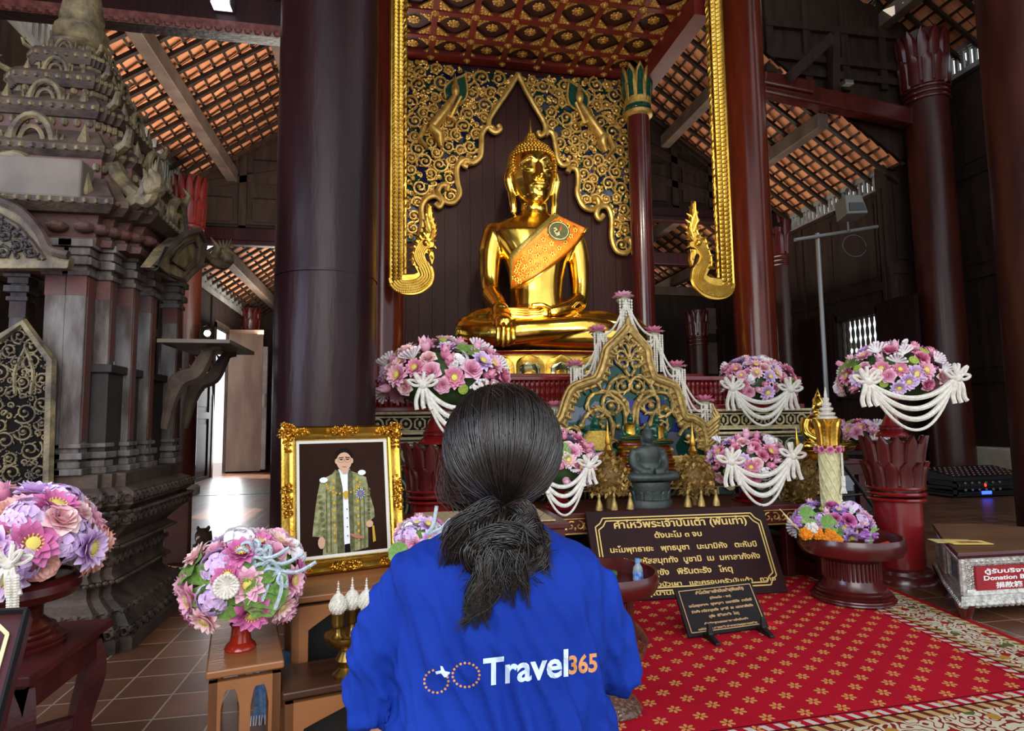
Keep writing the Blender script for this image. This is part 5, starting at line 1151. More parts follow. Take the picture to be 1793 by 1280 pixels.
t,bl,ex,ey,en,W,Hh=board('prayer_plaque','small black prayer plaque with bronze lettering on the red rug','' or (bl,br,tr,tl),0,[
 ('คำไหว้พระเจ้าปันเต้า(พันเท่า)',.55,.82,.62,.085),('(ตั้งนะโม ๓ จบ)',.53,.70,.27,.06),('นะโมพุทธายะ  พุทธบูชา  นะมามิหัง  ตะหัมปิ',.51,.575,.80,.068),('สิทธัง สหัสสมุททัง  บูชามิ  เม  มหาลาภังหัง',.51,.455,.78,.068),('สุขัง  พิรันตะรัง  โหตุ',.50,.335,.38,.068),('คำอธิษฐานขอพรพระเจ้าปันเต้า',.5,.21,.55,.05),('ขอให้ข้าพเจ้า ครอบครัว ประสบความสุขความเจริญ',.5,.11,.74,.05)],(.018,),.012,M_bronze,M_small,.004,0)
for f in (.2,.86):
    mb=MB(); c=bl+ex*W*f; b=np.array((c[0],c[1],.011)); mb.prism([(-.11,0),(.03,0),(.03,.02),(-.02,.02),(-.035,.075),(-.045,.075),(-.05,.03),(-.11,.012)],b-ex*.012,(0,1,0),(0,0,1),ex,.024); P('foot_clip',mb,M_black,t,smooth=False,bevel=.003)
# ================================================================ CARVED WOODEN PULPIT, LEFT
M_ag=mk('aged_carved_wood','2e2019','4d3b2e',9,.75,bump=.8,bs=28,detail=6); M_agr=mk('faded_red_paint','5a2a24','4c3a33',7,.7,bump=.5,bs=40,detail=6); M_agg=mk('faded_gilding','7a6a49','40352a',11,.6,.15,bump=.7,bs=45,detail=6)
M_agp=mk('weathered_grey_post','6f6863','3d2e29',5,.75,bump=.4,bs=40,st=(3,3,.8),detail=6); M_pale=mk('worn_plank','5a5048','6d6155',5,.8)
PX0,PY0=-1.68,3.58
def redent(h,n=2,f=.82):
    """square outline with stepped corners"""
    q=[(h*f,h)]; a=(1-f)*h/n; x,y=h*f,h
    for k in range(n): q+= [(x,y-a),(x+a,y-a)] ; x+=a;y-=a
    pts=[]
    for r in range(4):
        c,s_=math.cos(-r*PI/2),math.sin(-r*PI/2); pts+=[(c*u-s_*v,s_*u+c*v) for u,v in q]
    return pts
def loft(mb,prof,mi=0,n=2,f=.82,cap=True):
    R=[[(PX0+x,PY0+y,z) for x,y in redent(h,n,f)] for h,z in prof]; k=len(R[0]); V=[p for r in R for p in r]
    Fc=[(i*k+(j+1)%k,i*k+j,(i+1)*k+j,(i+1)*k+(j+1)%k) for i in range(len(R)-1) for j in range(k)]
    if cap: Fc+=[tuple(range(k)),tuple((len(R)-1)*k+j for j in range(k))[::-1]]
    mb.add(V,Fc,mi)
t=T('carved_pulpit','tall weathered carved wooden pulpit with tiered spire at the left','pulpit',(PX0,PY0,0))
mb=MB(); loft(mb,[(.54,0),(.54,.05),(.5,.07),(.52,.1),(.47,.17),(.42,.2),(.4,.22),(.4,.27),(.42,.29),(.4,.31),(.4,.42),(.44,.45),(.41,.47),(.47,.53),(.5,.55),(.5,.60),(.47,.61),(.51,.64),(.51,.70),(.46,.72),(.46,.78)]); P('base',mb,M_ag,t,smooth=False)
mb=MB(); 
def perim(h,z,step,fn,f=.82):
    q=redent(h,2,f); n=len(q)
    for i in range(n):
        a,b=np.array(q[i]),np.array(q[(i+1)%n]); L_=np.linalg.norm(b-a); k=max(1,int(L_/step)); d=(b-a)/L_; nn=np.array((-d[1],d[0]))
        for j in range(k): c=a+(b-a)*(j+.5)/k; fn(np.array((PX0+c[0],PY0+c[1],z)),np.array((d[0],d[1],0)),np.array((nn[0],nn[1],0)))
def leafscroll(p,d,n):
    mb.tube([p+d*.022*math.cos(a)*(1-a/14)+np.array((0,0,.022*math.sin(a)*(1-a/14))) for a in np.arange(0,8,.9)],.007,4); mb.ball(p+d*.03+np.array((0,0,.012)),(.012,.012,.016),5,4)
for h,z,st_ in ((.405,.365,.06),(.505,.575,.06),(.515,.67,.055),(.525,.075,.07),(.48,.145,.065)): perim(h,z,st_,leafscroll)
for h,z in ((.52,.61),(.45,.44),(.43,.28)): perim(h,z,.035,lambda p,d,n:mb.ball(p,(.013,.013,.01),5,4))
P('carved_bands',mb,M_ag,t)
mb=MB(); mb.box((PX0-.36,PY0-.36,.78),(PX0+.36,PY0+.36,1.27)); mb.box((PX0-.38,PY0-.38,1.25),(PX0+.38,PY0+.38,1.29)); P('parapet',mb,mk('dark_panel','191512','2c231e',6,.7),t,smooth=False,bevel=.005)  # dark brown parapet, unevenly toned by noise
def post(x,y,z0,z1,w_):
    m=MB(); m.box((x-w_/2,y-w_/2,z0),(x+w_/2,y+w_/2,z1)); 
    for a,b,e in ((0,.03,.35),(.03,.06,.15),(.07,.1,.3),(.12,.14,.18)):
        m.box((x-w_*(.5+e),y-w_*(.5+e),z0+a),(x+w_*(.5+e),y+w_*(.5+e),z0+b)); m.box((x-w_*(.5+e),y-w_*(.5+e),z1-b*1.2),(x+w_*(.5+e),y+w_*(.5+e),z1-a*1.2))
    o=P('post',m,M_agp,t,smooth=False,bevel=.004); m=MB(); m.box((x-w_*.515,y-w_*.515,z1-.26),(x+w_*.515,y+w_*.515,z1-.17)); m.box((x-w_*.55,y-w_*.35,z0+.15),(x-w_*.48,y+w_*.35,z1-.17)); m.box((x+w_*.48,y-w_*.35,z0+.15),(x+w_*.55,y+w_*.35,z1-.17)); P('red_band',m,M_agr,o,smooth=False,label='worn red band')
fr=[PY(98,650,3.17)[0],PY(134,650,3.17)[0],PY(178,650,3.26)[0],PY(219,650,3.42)[0],PY(251,650,3.62)[0]]
for x,y,w_ in ((fr[0],3.17,.085),(fr[1],3.17,.085),(fr[2],3.26,.075),(fr[3],3.42,.075),(fr[4],3.62,.08),(-1.3,3.98,.08),(-1.55,3.99,.075),(-1.85,3.99,.075),(-2.03,3.85,.08),(-2.06,3.4,.075),(-2.06,3.18,.075),(-1.98,3.17,.08)): post(x,y,.78,1.86,w_)
mb=MB(); loft(mb,[(.46,1.84),(.47,1.87),(.45,1.88),(.47,1.94),(.5,1.99),(.52,2.0)],n=3,f=.7); 
perim(.475,1.915,.1,lambda p,d,n:mb.ball(p,(.045,.045,.026),8,6),.7); P('architrave',mb,M_agr,t)
tiers=[(.57,2.0,.45,2.16,.40,2.30),(.43,2.30,.33,2.44,.29,2.55),(.33,2.55,.25,2.66,.21,2.74),(.25,2.74,.18,2.84,.15,2.90),(.18,2.90,.12,2.98,.10,3.02)]
mb=MB();orn=MB();rd=MB()
for i,(h0,z0,h1,z1,h2,z2) in enumerate(tiers):
    loft(mb,[(h0*.92,z0-.03),(h0,z0),(h0,z0+.03),(h0*.95,z0+.05),(h1,z1)],n=3,f=.76); loft(rd,[(h2,z1-.02),(h2,z2),(h2*1.06,z2)],n=3,f=.76)
    perim(h0*1.0,z0+.012,.045,lambda p,d,n:orn.ball(p,(.014,.014,.014),5,4),.76); perim(h2*1.02,(z1+z2)/2,.05,lambda p,d,n:orn.ball(p,(.016,.016,.022),5,4),.76)
    s_=h0*.34
    for r in range(4):
        a=r*PI/2; ca,sa=math.cos(a),math.sin(a)
        def w3(u,v,z): return (PX0+ca*u-sa*v,PY0+sa*u+ca*v,z)
        # corner hooks and pointed antefixes
        k=h0*.93; orn.tube([w3(k*.9,k*.9,z0+.04),w3(k*1.05,k*1.05,z0+.05),w3(k*1.09,k*1.09,z0+.05+s_*.4),w3(k*1.02,k*1.02,z0+.04+s_*.75)],[s_*.2,s_*.18,s_*.12,.003],7)
        for f in (.55,-.55): orn.lathe([(s_*.16,0),(s_*.2,s_*.15),(s_*.1,s_*.45),(0,s_*.8)],w3(k*.97,k*f,z0+.04),7)
        for f in (.25,-.25): orn.lathe([(s_*.12,0),(s_*.14,s_*.12),(s_*.06,s_*.35),(0,s_*.55)],w3(k*.97,k*f,z0+.04),7)
        # arched niche front
        q=[(math.cos(b)*s_*.6,max(0,math.sin(b))*s_*.9) for b in np.linspace(0,PI,11)]; orn.tube([w3(k*.98,u,z0+.045+v) for u,v in q],s_*.13,7); orn.tube([w3(k*.99,u*.55,z0+.045+v*.55) for u,v in q],s_*.08,6)
        orn.tube([w3(k*.98,s_*.6,z0+.05),w3(k*.98,s_*.85,z0+.04),w3(k*.98,s_*.9,z0+.09)],[s_*.12,s_*.1,.004],6); orn.tube([w3(k*.98,-s_*.6,z0+.05),w3(k*.98,-s_*.85,z0+.04),w3(k*.98,-s_*.9,z0+.09)],[s_*.12,s_*.1,.004],6)
P('roof_tiers',mb,M_ag,t,smooth=False); P('tier_necks',rd,M_agr,t,smooth=False); P('roof_ornaments',orn,M_agg,t)
# long ridge nagas on the lowest eave
for sx,sy in ((1,-1),(1,1),(-1,-1)):
    mb=MB(); c=np.array((PX0+sx*.28,PY0+sy*.28,2.36)); e=np.array((PX0+sx*.56,PY0+sy*.56,2.02)); mb.tube(bez([c,c*.6+e*.4+np.array((0,0,-.05)),e+np.array((sx*.02,sy*.02,.0)),e+np.array((sx*.08,sy*.08,.07)),e+np.array((sx*.04,sy*.04,.13))],5),np.linspace(.045,.018,21),8)
    mb.ball(e+np.array((sx*.06,sy*.06,.05)),(.05,.05,.05),8,6); 
    for k in range(4): mb.tube([e+np.array((sx*.05,sy*.05,.06)),e+np.array((sx*(.02+.02*k),sy*(.02+.02*k),.16+.01*k))],[.018,.002],5)
    P('eave_naga',mb,M_agg,t)
mb=MB(); mb.lathe([(.13,3.0),(.15,3.03),(.12,3.07),(.135,3.12),(.1,3.17),(.11,3.2),(.07,3.45),(.075,3.48),(.04,3.8),(.012,4.2)],(PX0,PY0,0),12,wob=lambda a,z:1+.05*math.cos(6*a)); P('spire',mb,M_agg,t,ang=60)
mb=MB(); a_=PX0+.55; mb.box((PX0-.55,PY0-.575,2.02),(PX0+.30,PY0-.45,2.2)); P('eave_plank',mb,M_pale,t,smooth=False,bevel=.01)
# front door panel, black with gilded scrolls
Yp=3.085; pp=[(PY(x,y,Yp)[0],PY(x,y,Yp)[2]) for x,y in ((-58,640),(-5,598),(44,566),(92,632),(86,846),(-58,850))]
mb=MB(); mb.prism(pp,(0,Yp+.02,0),(1,0,0),(0,0,1),(0,-1,0),.025); pn=P('front_panel',mb,mk('black_lacquer_panel','0a0808','14100d',6,.85,spec=.08),t,smooth=False)
mb=MB(); mb.tube(to3(pp[:4]+[pp[4]],Yp-.01),.022,6,up=(0,1,0)); P('panel_frame',mb,M_agg,pn)
m,f=scrolls(pp,34,.032,.05,Yp-.006,21,.0055); cx_=PY(42,700,Yp)
m.tube(to3(bez([(cx_[0]+.0,PY(42,610,Yp)[2]),(cx_[0]+.035,PY(42,650,Yp)[2]),(cx_[0]+.03,PY(42,690,Yp)[2])],4),Yp-.01),.008,5,up=(0,1,0)); m.tube(to3(bez([(cx_[0],PY(42,610,Yp)[2]),(cx_[0]-.035,PY(42,650,Yp)[2]),(cx_[0]-.03,PY(42,690,Yp)[2])],4),Yp-.01),.008,5,up=(0,1,0))
P('gilded_scrolls',m,M_agg,pn)
# front pediment
Yg=2.98; gp=[(PY(x,y,Yg)[0],PY(x,y,Yg)[2]) for x,y in ((-150,470),(-125,400),(-70,352),(-40,330),(0,352),(40,372),(72,408),(88,438),(122,448),(118,470))]
mb=MB(); mb.prism(gp,(0,Yg+.05,0),(1,0,0),(0,0,1),(0,-1,0),.05); P('pediment',mb,M_agg,t,smooth=False,bevel=.004)
gi=[(PY(x,y,Yg)[0],PY(x,y,Yg)[2]) for x,y in ((-120,455),(-90,400),(-50,365),(-10,372),(30,395),(58,425),(78,455))]; mb=MB(); mb.tube(to3(gi,Yg-.004),.010,5,up=(0,1,0)); m,f=scrolls(gi,16,.026,.04,Yg-.003,5,.007); P('black_foliage',m,bpy.data.materials['dark_panel'],t); mb.tube(to3(bez(gp[2:9],4),Yg-.01),.02,7,up=(0,1,0)); P('pediment_rim',mb,M_ag,t)
# side gablet at the right eave
Xg=-1.16; gq=[PX(x,y,Xg) for x,y in ((244,468),(268,436),(300,410),(328,402),(338,425),(330,462),(312,478),(298,492))]; gq=[(p[1],p[2]) for p in gq]
mb=MB(); mb.prism(gq,(Xg,0,0),(0,1,0),(0,0,1),(1,0,0),.06); P('side_gablet',mb,M_agg,t,smooth=False,bevel=.006); mb=MB(); mb.tube([(Xg+.065,a,b) for a,b in gq],.018,6,closed=True); cg=np.mean(gq,axis=0); mb.tube([(Xg+.065,cg[0]+(a-cg[0])*.55,cg[1]+(b-cg[1])*.55) for a,b in gq],.01,6,closed=True); P('gablet_rim',mb,M_ag,t)
# naga brackets and the small shelf on the right side
for dy,k in ((3.62,1),(3.95,.9)):
    mb=MB(); q=bez([(-1.2,dy,.98),(-1.17,dy,1.14),(-1.13,dy,1.24),(-1.06,dy+.02,1.28),(-1.02,dy+.03,1.36),(-.99,dy+.05,1.42),(-.94,dy+.06,1.43)],5); mb.tube(q,np.interp(np.linspace(0,1,len(q)),[0,.3,.6,1],[.02,.05,.045,.02])*k,8)
    for i in range(6,24,3): mb.tube([q[i],q[i]+np.array((-.035,0,.05))],[.018,.002],5)
    P('naga_bracket',mb,M_ag,t)
mb=MB(); mb.box((-1.22,3.52,1.435),(-.86,4.12,1.455)); P('shelf',mb,M_pale,t,smooth=False)
# trestle and small guardian at the rear foot
c=G(318,985); t=T('trestle','worn reddish wooden trestle standing behind the pulpit foot','trestle',c); mb=MB(); mb.beam((c[0]-.02,c[1],.0),(c[0]-.03,c[1]+.02,.52),.09,.14,up=(1,0,0)); mb.beam((c[0]-.16,c[1]+.25,.0),(c[0]-.16,c[1]+.25,.5),.07,.07,up=(1,0,0)); mb.beam((c[0]-.02,c[1],.22),(c[0]-.16,c[1]+.25,.22),.04,.05); P('frame',mb,mk('reddish_wood','6d4033','5a3328',6,.6),t,smooth=False,bevel=.01)
c=G(334,995); t=T('guardian_lion','small worn stone lion crouching on the floor behind the pulpit','statue',(c[0]+.02,c[1]+.02,0)); mb=MB(); b=np.array((c[0]+.06,c[1]+.06,0)); mb.ball(b+(.0,.06,.1),(.055,.1,.09)); mb.ball(b+(0,-.03,.21),(.05,.055,.06)); mb.ball(b+(0,-.085,.195),(.028,.03,.028))
for s_ in (-1,1): mb.tube([b+(s_*.035,-.04,.16),b+(s_*.035,-.07,.05),b+(s_*.035,-.1,.015)],[.024,.02,.022],8); mb.tube([b+(s_*.05,.12,.1),b+(s_*.06,.05,.05),b+(s_*.055,.03,.015)],[.04,.03,.022],8); mb.ball(b+(s_*.035,-.01,.265),(.014,.01,.02))
mb.tube([b+(0,.14,.08),b+(0,.19,.14),b+(0,.17,.22)],[.02,.016,.01],6); P('body',remesh(mb,.008,2),M_ag,t)
# ================================================================ NEAR LEFT: red table, bowl, flowers, board
M_redt=mk('old_red_table','451416','5c2320',8,.45,bump=.2,bs=60)
ang=math.radians(-6)
t=T('red_table','small dark red carved table at the left edge under the pedestal bowl','table',(-1.16,1.98,0)); z=.40; x0,x1,y0,y1=-1.45,-.855,1.74,2.2
mb=MB(); mb.box((x0,y0,z-.025),(x1,y1,z)); mb.box((x0+.015,y0+.015,z-.035),(x1-.015,y1-.015,z-.025)); P('tabletop',mb,M_redt,t,smooth=False,bevel=.004)
mb=MB(); mb.box((x0+.02,y0+.02,z-.10),(x1-.02,y0+.045,z-.035)); mb.box((x1-.045,y0+.02,z-.10),(x1-.02,y1-.02,z-.035)); mb.box((x0+.02,y1-.045,z-.10),(x1-.02,y1-.02,z-.035)); P('apron',mb,M_redt,t,smooth=False)
for x,y in ((x0+.05,y0+.05),(x1-.05,y0+.05),(x0+.05,y1-.05),(x1-.05,y1-.05)):
    sx=1 if x>-1.1 else -1; sy=1 if y>1.95 else -1; mb=MB(); q=bez([(x,y,z-.05),(x+.012*sx,y+.012*sy,z-.14),(x-.008*sx,y-.008*sy,.12),(x+.02*sx,y+.02*sy,.03),(x+.03*sx,y+.03*sy,.018)],5); mb.tube(q,np.interp(np.linspace(0,1,len(q)),[0,.3,.75,1],[.04,.04,.024,.028]),4); P('leg',mb,M_redt,t,smooth=False,bevel=.006)
mb=MB()
for k in range(26):
    a=rnd.uniform(-.03,.03); zz=.1+.22*rnd.random(); mb.tube(to3(spiral((x1-.05+a,zz),.018,1.1,k,1,9),y0+.012),.005,4,up=(0,1,0))
P('carving',mb,mk('gilded_red_carving','8c4a34','6b2f26',14,.5),t)
mb=MB(); mb.beam((x0+.05,y0+.06,.13),(x1-.05,y1-.06,.13),.03,.03); mb.beam((x0+.05,y1-.06,.13),(x1-.05,y0+.06,.13),.03,.03); P('stretcher',mb,M_redt,t,smooth=False)
c=PY(18,1140,1.95); bc=np.array((c[0]-.02,1.97,z)); rk=.155
t=T('pedestal_bowl','dark red lacquer pedestal bowl on the small red table','bowl',bc); mb=MB(); mb.lathe([(rk*.86,0),(rk*.88,.012),(rk*.72,.03),(rk*.66,.05),(rk*.5,.075),(rk*.5,.105),(rk*.62,.12),(rk*.98,.135),(rk*1.06,.155),(rk*1.05,.175),(rk*.95,.19),(rk*.9,.182),(rk*.5,.17),(0,.17)],bc,40); P('bowl',mb,M_redd,t)
mb=MB()
for zz,r in ((.02,.82),(.036,.72),(.05,.68)): mb.lathe([(rk*r-.01,zz-.005),(rk*r+.004,zz),(rk*r-.01,zz+.005)],bc,40,cap=False)
P('ribs',mb,M_redd,t); mb=MB(); mb.lathe([(.1,0),(.1,.01),(.06,.05),(.05,.09),(.08,.11),(0,.11)],bc+np.array((0,0,.17)),24); P('inner_cup',mb,mk('dark_cup','1d0c0e',rough=.15),t)
p=PY(27,958,1.97); bouquet('pink and lilac rose and lotus bouquet in the red pedestal bowl',(p[0],1.97,p[2]),.21,.15,LEFTP,64,.06,51,down=.35,base=bc[2]+.26,garl=None)
bw=COL.objects[-1].parent; e=PY(22,985,1.72); bow(bw,e,.05,.011,3); mb=MB()
for k in range(2): 
    for u in np.linspace(0,1,26): mb.ball(e+np.array((.006+.014*k+.006*u,-.02,-.03-.16*u)),.0075,6,4)
P('jasmine_tassel',mb,M_white,bw)
# framed maroon board leaning at the bottom left corner
t=T('leaning_board','maroon board with cream double line, cut by the lower left corner','sign',(-.86,1.35,0)); a=PY(52,1072,1.45);b=PY(-80,1078,1.45); c=PY(-75,1330,1.25); d=PY(-15,1330,1.25); o=a
ex=(a-b)/np.linalg.norm(a-b); ey=(a-d); ey=ey-ex*(ey@ex)*.0; ey/=np.linalg.norm(ey); en=np.cross(ex,ey); en/=np.linalg.norm(en); en=en if en[1]<0 else -en
mb=MB(); mb.prism([(-.5,-.75),(0,-.75),(0,0),(-.5,0)],a,ex,ey,-en,.025); P('board',mb,mk('maroon_board','3d1519','4a1b1f',5,.4),t,smooth=False,bevel=.004); mb=MB()
mb.prism([(-.5,-.75),(0,-.75),(0,0),(-.5,0)],a+en*.0,ex,ey,-en,.002) if False else None
for dd,wd in ((.028,.007),(.042,.004)):
    pts=[(-.48,-dd),(-dd-.02,-dd),(-dd,-dd-.02),(-dd,-.72)]
    for u,v in zip(pts[:-1],pts[1:]): mb.beam(a+ex*u[0]+ey*u[1]+en*.002,a+ex*v[0]+ey*v[1]+en*.002,wd,.003,up=en)
P('cream_line',mb,mk('cream_line','d8cf9f'),t,smooth=False); mb=MB(); mb.beam(a+ey*.0+en*.0-ex*.003,a-ey*.75-ex*.003,.005,.03,up=en); mb.beam(a-ex*.5,a,.005,.03,up=en); P('dark_edge',mb,M_dark,t,smooth=False)
# ================================================================ WOODEN ALTAR TABLES ON THE LEFT
M_wt=mk('brown_varnished_wood','84502e','9c663c',3,.35,bump=.1,bs=12,st=(1,8,1)); M_wd=mk('dark_varnished_wood','3a2014','4a2a1a',3,.35,st=(1,8,1))
def slatted(label,o,rz,w_,d,z,arch=2,top=.022,panelback=False,mat=M_wt,topmat=None):
    t=T('wooden_table',label,'table',(o[0],o[1],0)); t.rotation_euler=(0,0,rz); 
    mb=MB(); mb.box((-.008,-.008,z-top),(w_+.008,d+.008,z)); P('tabletop',mb,topmat or mat,t,smooth=False,bevel=.005,local=True)
    def frame(L_,fn,name,n):
        # one face cut by arched openings: rail on top, stiles between
        mb=MB(); sw=min(.05,L_*.17); z0=z-top-.012; hz=.05
        xs=[0]+[L_*(i)/n for i in range(1,n)]+[L_]; pts=[]
        st=[(0,sw)]+[(x-sw*.45,x+sw*.45) for x in xs[1:-1]]+[(L_-sw,L_)]
        for a,b in st: fn(mb,[(a,0),(b,0),(b,z0),(a,z0)])
        for (a0,a1),(b0,b1) in zip(st[:-1],st[1:]):
            a,b=a1,b0; w2=(b-a); arc=[(a,z0-hz*1.5),(a,z0),(b,z0),(b,z0-hz*1.5)]+[(b-w2*u,z0-hz*1.5+hz*1.0*min(1,math.sin(PI*u)*1.6)) for u in np.linspace(.06,.94,9)]
            fn(mb,arc)
        P(name,mb,mat,t,smooth=False,local=True)
    frame(w_,lambda m,q:m.prism(q,(0,0,0),(1,0,0),(0,0,1),(0,1,0),.022),'front_frame',arch)
    frame(w_,lambda m,q:m.prism(q,(0,d-.022,0),(1,0,0),(0,0,1),(0,1,0),.022),'back_frame',arch)
    frame(d,lambda m,q:m.prism(q,(0,0,0),(0,1,0),(0,0,1),(1,0,0),.022),'side_frame',max(1,round(d/.3)))
    frame(d,lambda m,q:m.prism(q,(w_-.022,0,0),(0,1,0),(0,0,1),(1,0,0),.022),'side_frame',max(1,round(d/.3)))
    if panelback: mb=MB(); mb.box((.03,d*.5,.0),(w_-.03,d*.5+.012,z-top)); P('inner_panel',mb,mk('black_inner_panel','16110f',rough=.5) if 'black_inner_panel' not in bpy.data.materials else bpy.data.materials['black_inner_panel'],t,smooth=False,local=True)
    return t
RZ=math.radians(13)
oA=G(366,1175,.33); slatted('narrow brown wooden altar table with arched openings, a red flower cup on top',oA,RZ,.185,.62,.33,2)
oB=G(500,1212,.25); slatted('low brown wooden altar step carrying the brass lotus candle tray',oB,RZ,.80,.20,.25,1,panelback=True,mat=M_wt,topmat=M_wd)
oC=G(512,1046,.45)-np.array((.0,.0,0)); slatted('taller brown wooden altar bench under the gold framed portrait',oC,RZ,.92,.34,.45,2,panelback=True,mat=M_wt)
# denim behind the narrow table
c=G(458,1277,.0); t=T('denim_cloth','light blue frayed denim cloth seen through the arched side of the narrow table','cloth',c); mb=MB(); P_=[]
for i in range(10): u=i/9; P_.append([(c[0]-.04+.13*v+.006*math.sin(u*7+v*5),c[1]+.04+.015*math.sin(v*9+u*2)+.03*u,.012+.20*u) for v in np.linspace(0,1,10)])
mb.grid(P_); mb.grid([[ (p[0],p[1]+.02,p[2]) for p in r] for r in P_][::-1]); o=P('cloth',mb,mk('faded_denim','7f9fc4','5b7ba6',70,.9,bump=.3,bs=300),t); mb=MB()
for k in range(16): x=c[0]-.04+.13*k/15; mb.tube([(x,c[1]+.035,.03),(x+.004*math.sin(k*3),c[1]+.025,.002)],.0015,4)
mb.tube(bez([(c[0]-.03,c[1]+.05,.17),(c[0]+.0,c[1]+.052,.13),(c[0]+.05,c[1]+.055,.10),(c[0]+.09,c[1]+.055,.09)],5),.004,5); P('frayed_edge',mb,mk('white_threads','dfe6ee'),t)
# flower cup and bouquet on the narrow table
c=G(421,1136,.33); t=T('flower_cup','small red lacquer flower cup on the narrow wooden table','cup',c); mb=MB(); mb.lathe([(.043,0),(.045,.006),(.04,.016),(.031,.024),(.027,.045),(.026,.065),(.032,.075),(.02,.07),(0,.05)],c,28); P('cup',mb,mk('bright_red_lacquer','8c1f12','a12a16',6,.15,coat=.5),t)
p=PY(415,1018,c[1]+.01); p=np.array((c[0]+.005,c[1]+.01,p[2])); bouquet('pink lilac and white beaded bouquet in the small red cup',p,.175,.145,TABP,54,.058,61,down=.6,base=.385)
bq=COL.objects[-1].parent
for k,(x,y) in enumerate(((445,975),(470,985),(492,1000))):
    e=PY(x,y,c[1]-.10); mb=MB()
    for j in range(4): a=.3+j*.75+k; mb.tube(bez([e,e+np.array((.035*math.cos(a),-.02,.035*math.sin(a)+.01)),e+np.array((.05*math.cos(a+.5),.0,.045*math.sin(a+.5))),e+np.array((.01,.0,.0))],5),.0055,5)
    mb.tube(bez([e,e+np.array((.05,-.02,.0)),e+np.array((.1,-.02,.025))],5),.0055,5); mb.tube(bez([e,e+np.array((.005,-.02,-.05)),e+np.array((-.01,-.03,-.1))],5),.0055,5); P('beaded_bow',mb,mk('pale_blue_beads','cfdbe2','a9bcc9',90,.6,bump=.6,bs=260) if 'pale_blue_beads' not in bpy.data.materials else bpy.data.materials['pale_blue_beads'],bq)
e=PY(398,1025,c[1]-.17); mb=MB()
for k in range(14): a=2*PI*k/14; mb.tube([e,e+np.array((.028*math.cos(a),-.012,.028*math.sin(a)))],[.003,.006],5)
for k in range(22): a=2*PI*k/22; mb.ball(e+np.array((.030*math.cos(a),-.012,.030*math.sin(a))),.006,6,4)
P('beaded_rosette',mb,M_white,bq)
# brass tray with three woven lotus cones
c=G(607,1183,.25); t=T('candle_tray','brass footed tray with three candle sockets on the low wooden step','tray',c); mb=MB(); mb.lathe([(.04,0),(.042,.01),(.03,.02),(.022,.028),(.03,.04),(.034,.05),(.024,.068),(.016,.08),(.035,.085),(.058,.1),(.066,.118),(.066,.123),(.05,.115),(0,.105)],c,36); P('footed_dish',mb,M_brass,t)
cs=[(598,1092,0),(618,1083,.035),(640,1088,.02)]; 
for k,(x,y,dy) in enumerate(cs):
    q=np.array((c[0]+(x-612)*.00195,c[1]+dy,.25+.108)); mb=MB(); mb.lathe([(.018,0),(.019,.005),(.011,.012),(.009,.02),(.008,.03),(.016,.036),(.0175,.045),(.0175,.07),(.019,.073),(0,.073)],q,20); P('candle_socket',mb,M_brass,t)
    q=q+np.array((0,0,.0735)); v=T('lotus_cone','woven white lotus cone on the brass tray, '+('front left of three' if k==0 else 'rear middle of three' if k==1 else 'right of three, against the blue sleeve'),'ornament',q,'woven lotus cones on the brass tray'); mb=MB(); mb.lathe([(.012,0),(.022,.01),(.025,.022),(.021,.04),(.011,.055),(.004,.06)],q,20)
    for j in range(9):
        u=j/9; r=np.interp(u,[0,.2,.4,.7,1],[.014,.023,.025,.019,.006]); 
        for i in range(max(4,int(r*560))): a=2*PI*(i+.5*(j%2))/max(4,int(r*560)); mb.ball(q+np.array((r*math.cos(a),r*math.sin(a),.004+.053*u)),.0042,5,3)
    P('woven_body',mb,M_white,v); mb=MB()
    for i,(r,z) in enumerate(((.006,.062),(.0045,.071),(.003,.079),(.0035,.086),(.002,.093))): mb.ball(q+np.array((0,0,z)),r,8,6)
    mb.tube([q+(0,0,.05),q+(0,0,.094)],.0012,5); P('bead_tip',mb,M_white,v)
# ------------------------------------------------ framed portrait
bl=G(492,1014,.452);br=G(708,987,.452); tl=PY(485,752,bl[1]+.085);tr=PY(704,742,br[1]+.085)
ex=br-bl; W=np.linalg.norm(ex); ex/=W; ey=(tl-bl+tr-br)/2; ey=ey-ex*(ey@ex); Hh=np.linalg.norm(ey); ey/=Hh; en=np.cross(ex,ey); en=en if en[1]<0 else -en
t=T('framed_portrait','ornate gold framed portrait of a person in a pale gold robe, on the wooden bench','picture frame',(bl+br)/2)
def q3(x,y,h=0.): return bl+ex*x+ey*y+en*h
def flat(mb,poly,h,mi=0): mb.add([q3(x,y,h) for x,y in poly],[tuple(range(len(poly)))],mi)
fw=.062
prof=[(0,0),(0,.018),(.008,.026),(.02,.020),(.03,.012),(.04,.016),(.048,.012),(.05,.006),(.05,0)]
mb=MB(); R=[]
for cx,cy,sx,sy in ((0,0,1,1),(W,0,-1,1),(W,Hh,-1,-1),(0,Hh,1,-1)): R.append([q3(cx+sx*a,cy+sy*a,b) for a,b in prof])
R.append(R[0]); mb.grid(R); mb.add([q3(x,y,-.004) for x,y in ((0,0),(W,0),(W,Hh),(0,Hh))]+[q3(x,y,0) for x,y in ((0,0),(W,0),(W,Hh),(0,Hh))],[(0,1,2,3),(4,5,6,7)]+[(i,(i+1)%4,4+(i+1)%4,4+i) for i in range(4)]); P('gold_frame',mb,M_gold,t,ang=25)
mb=MB(); rn=random.Random(4)
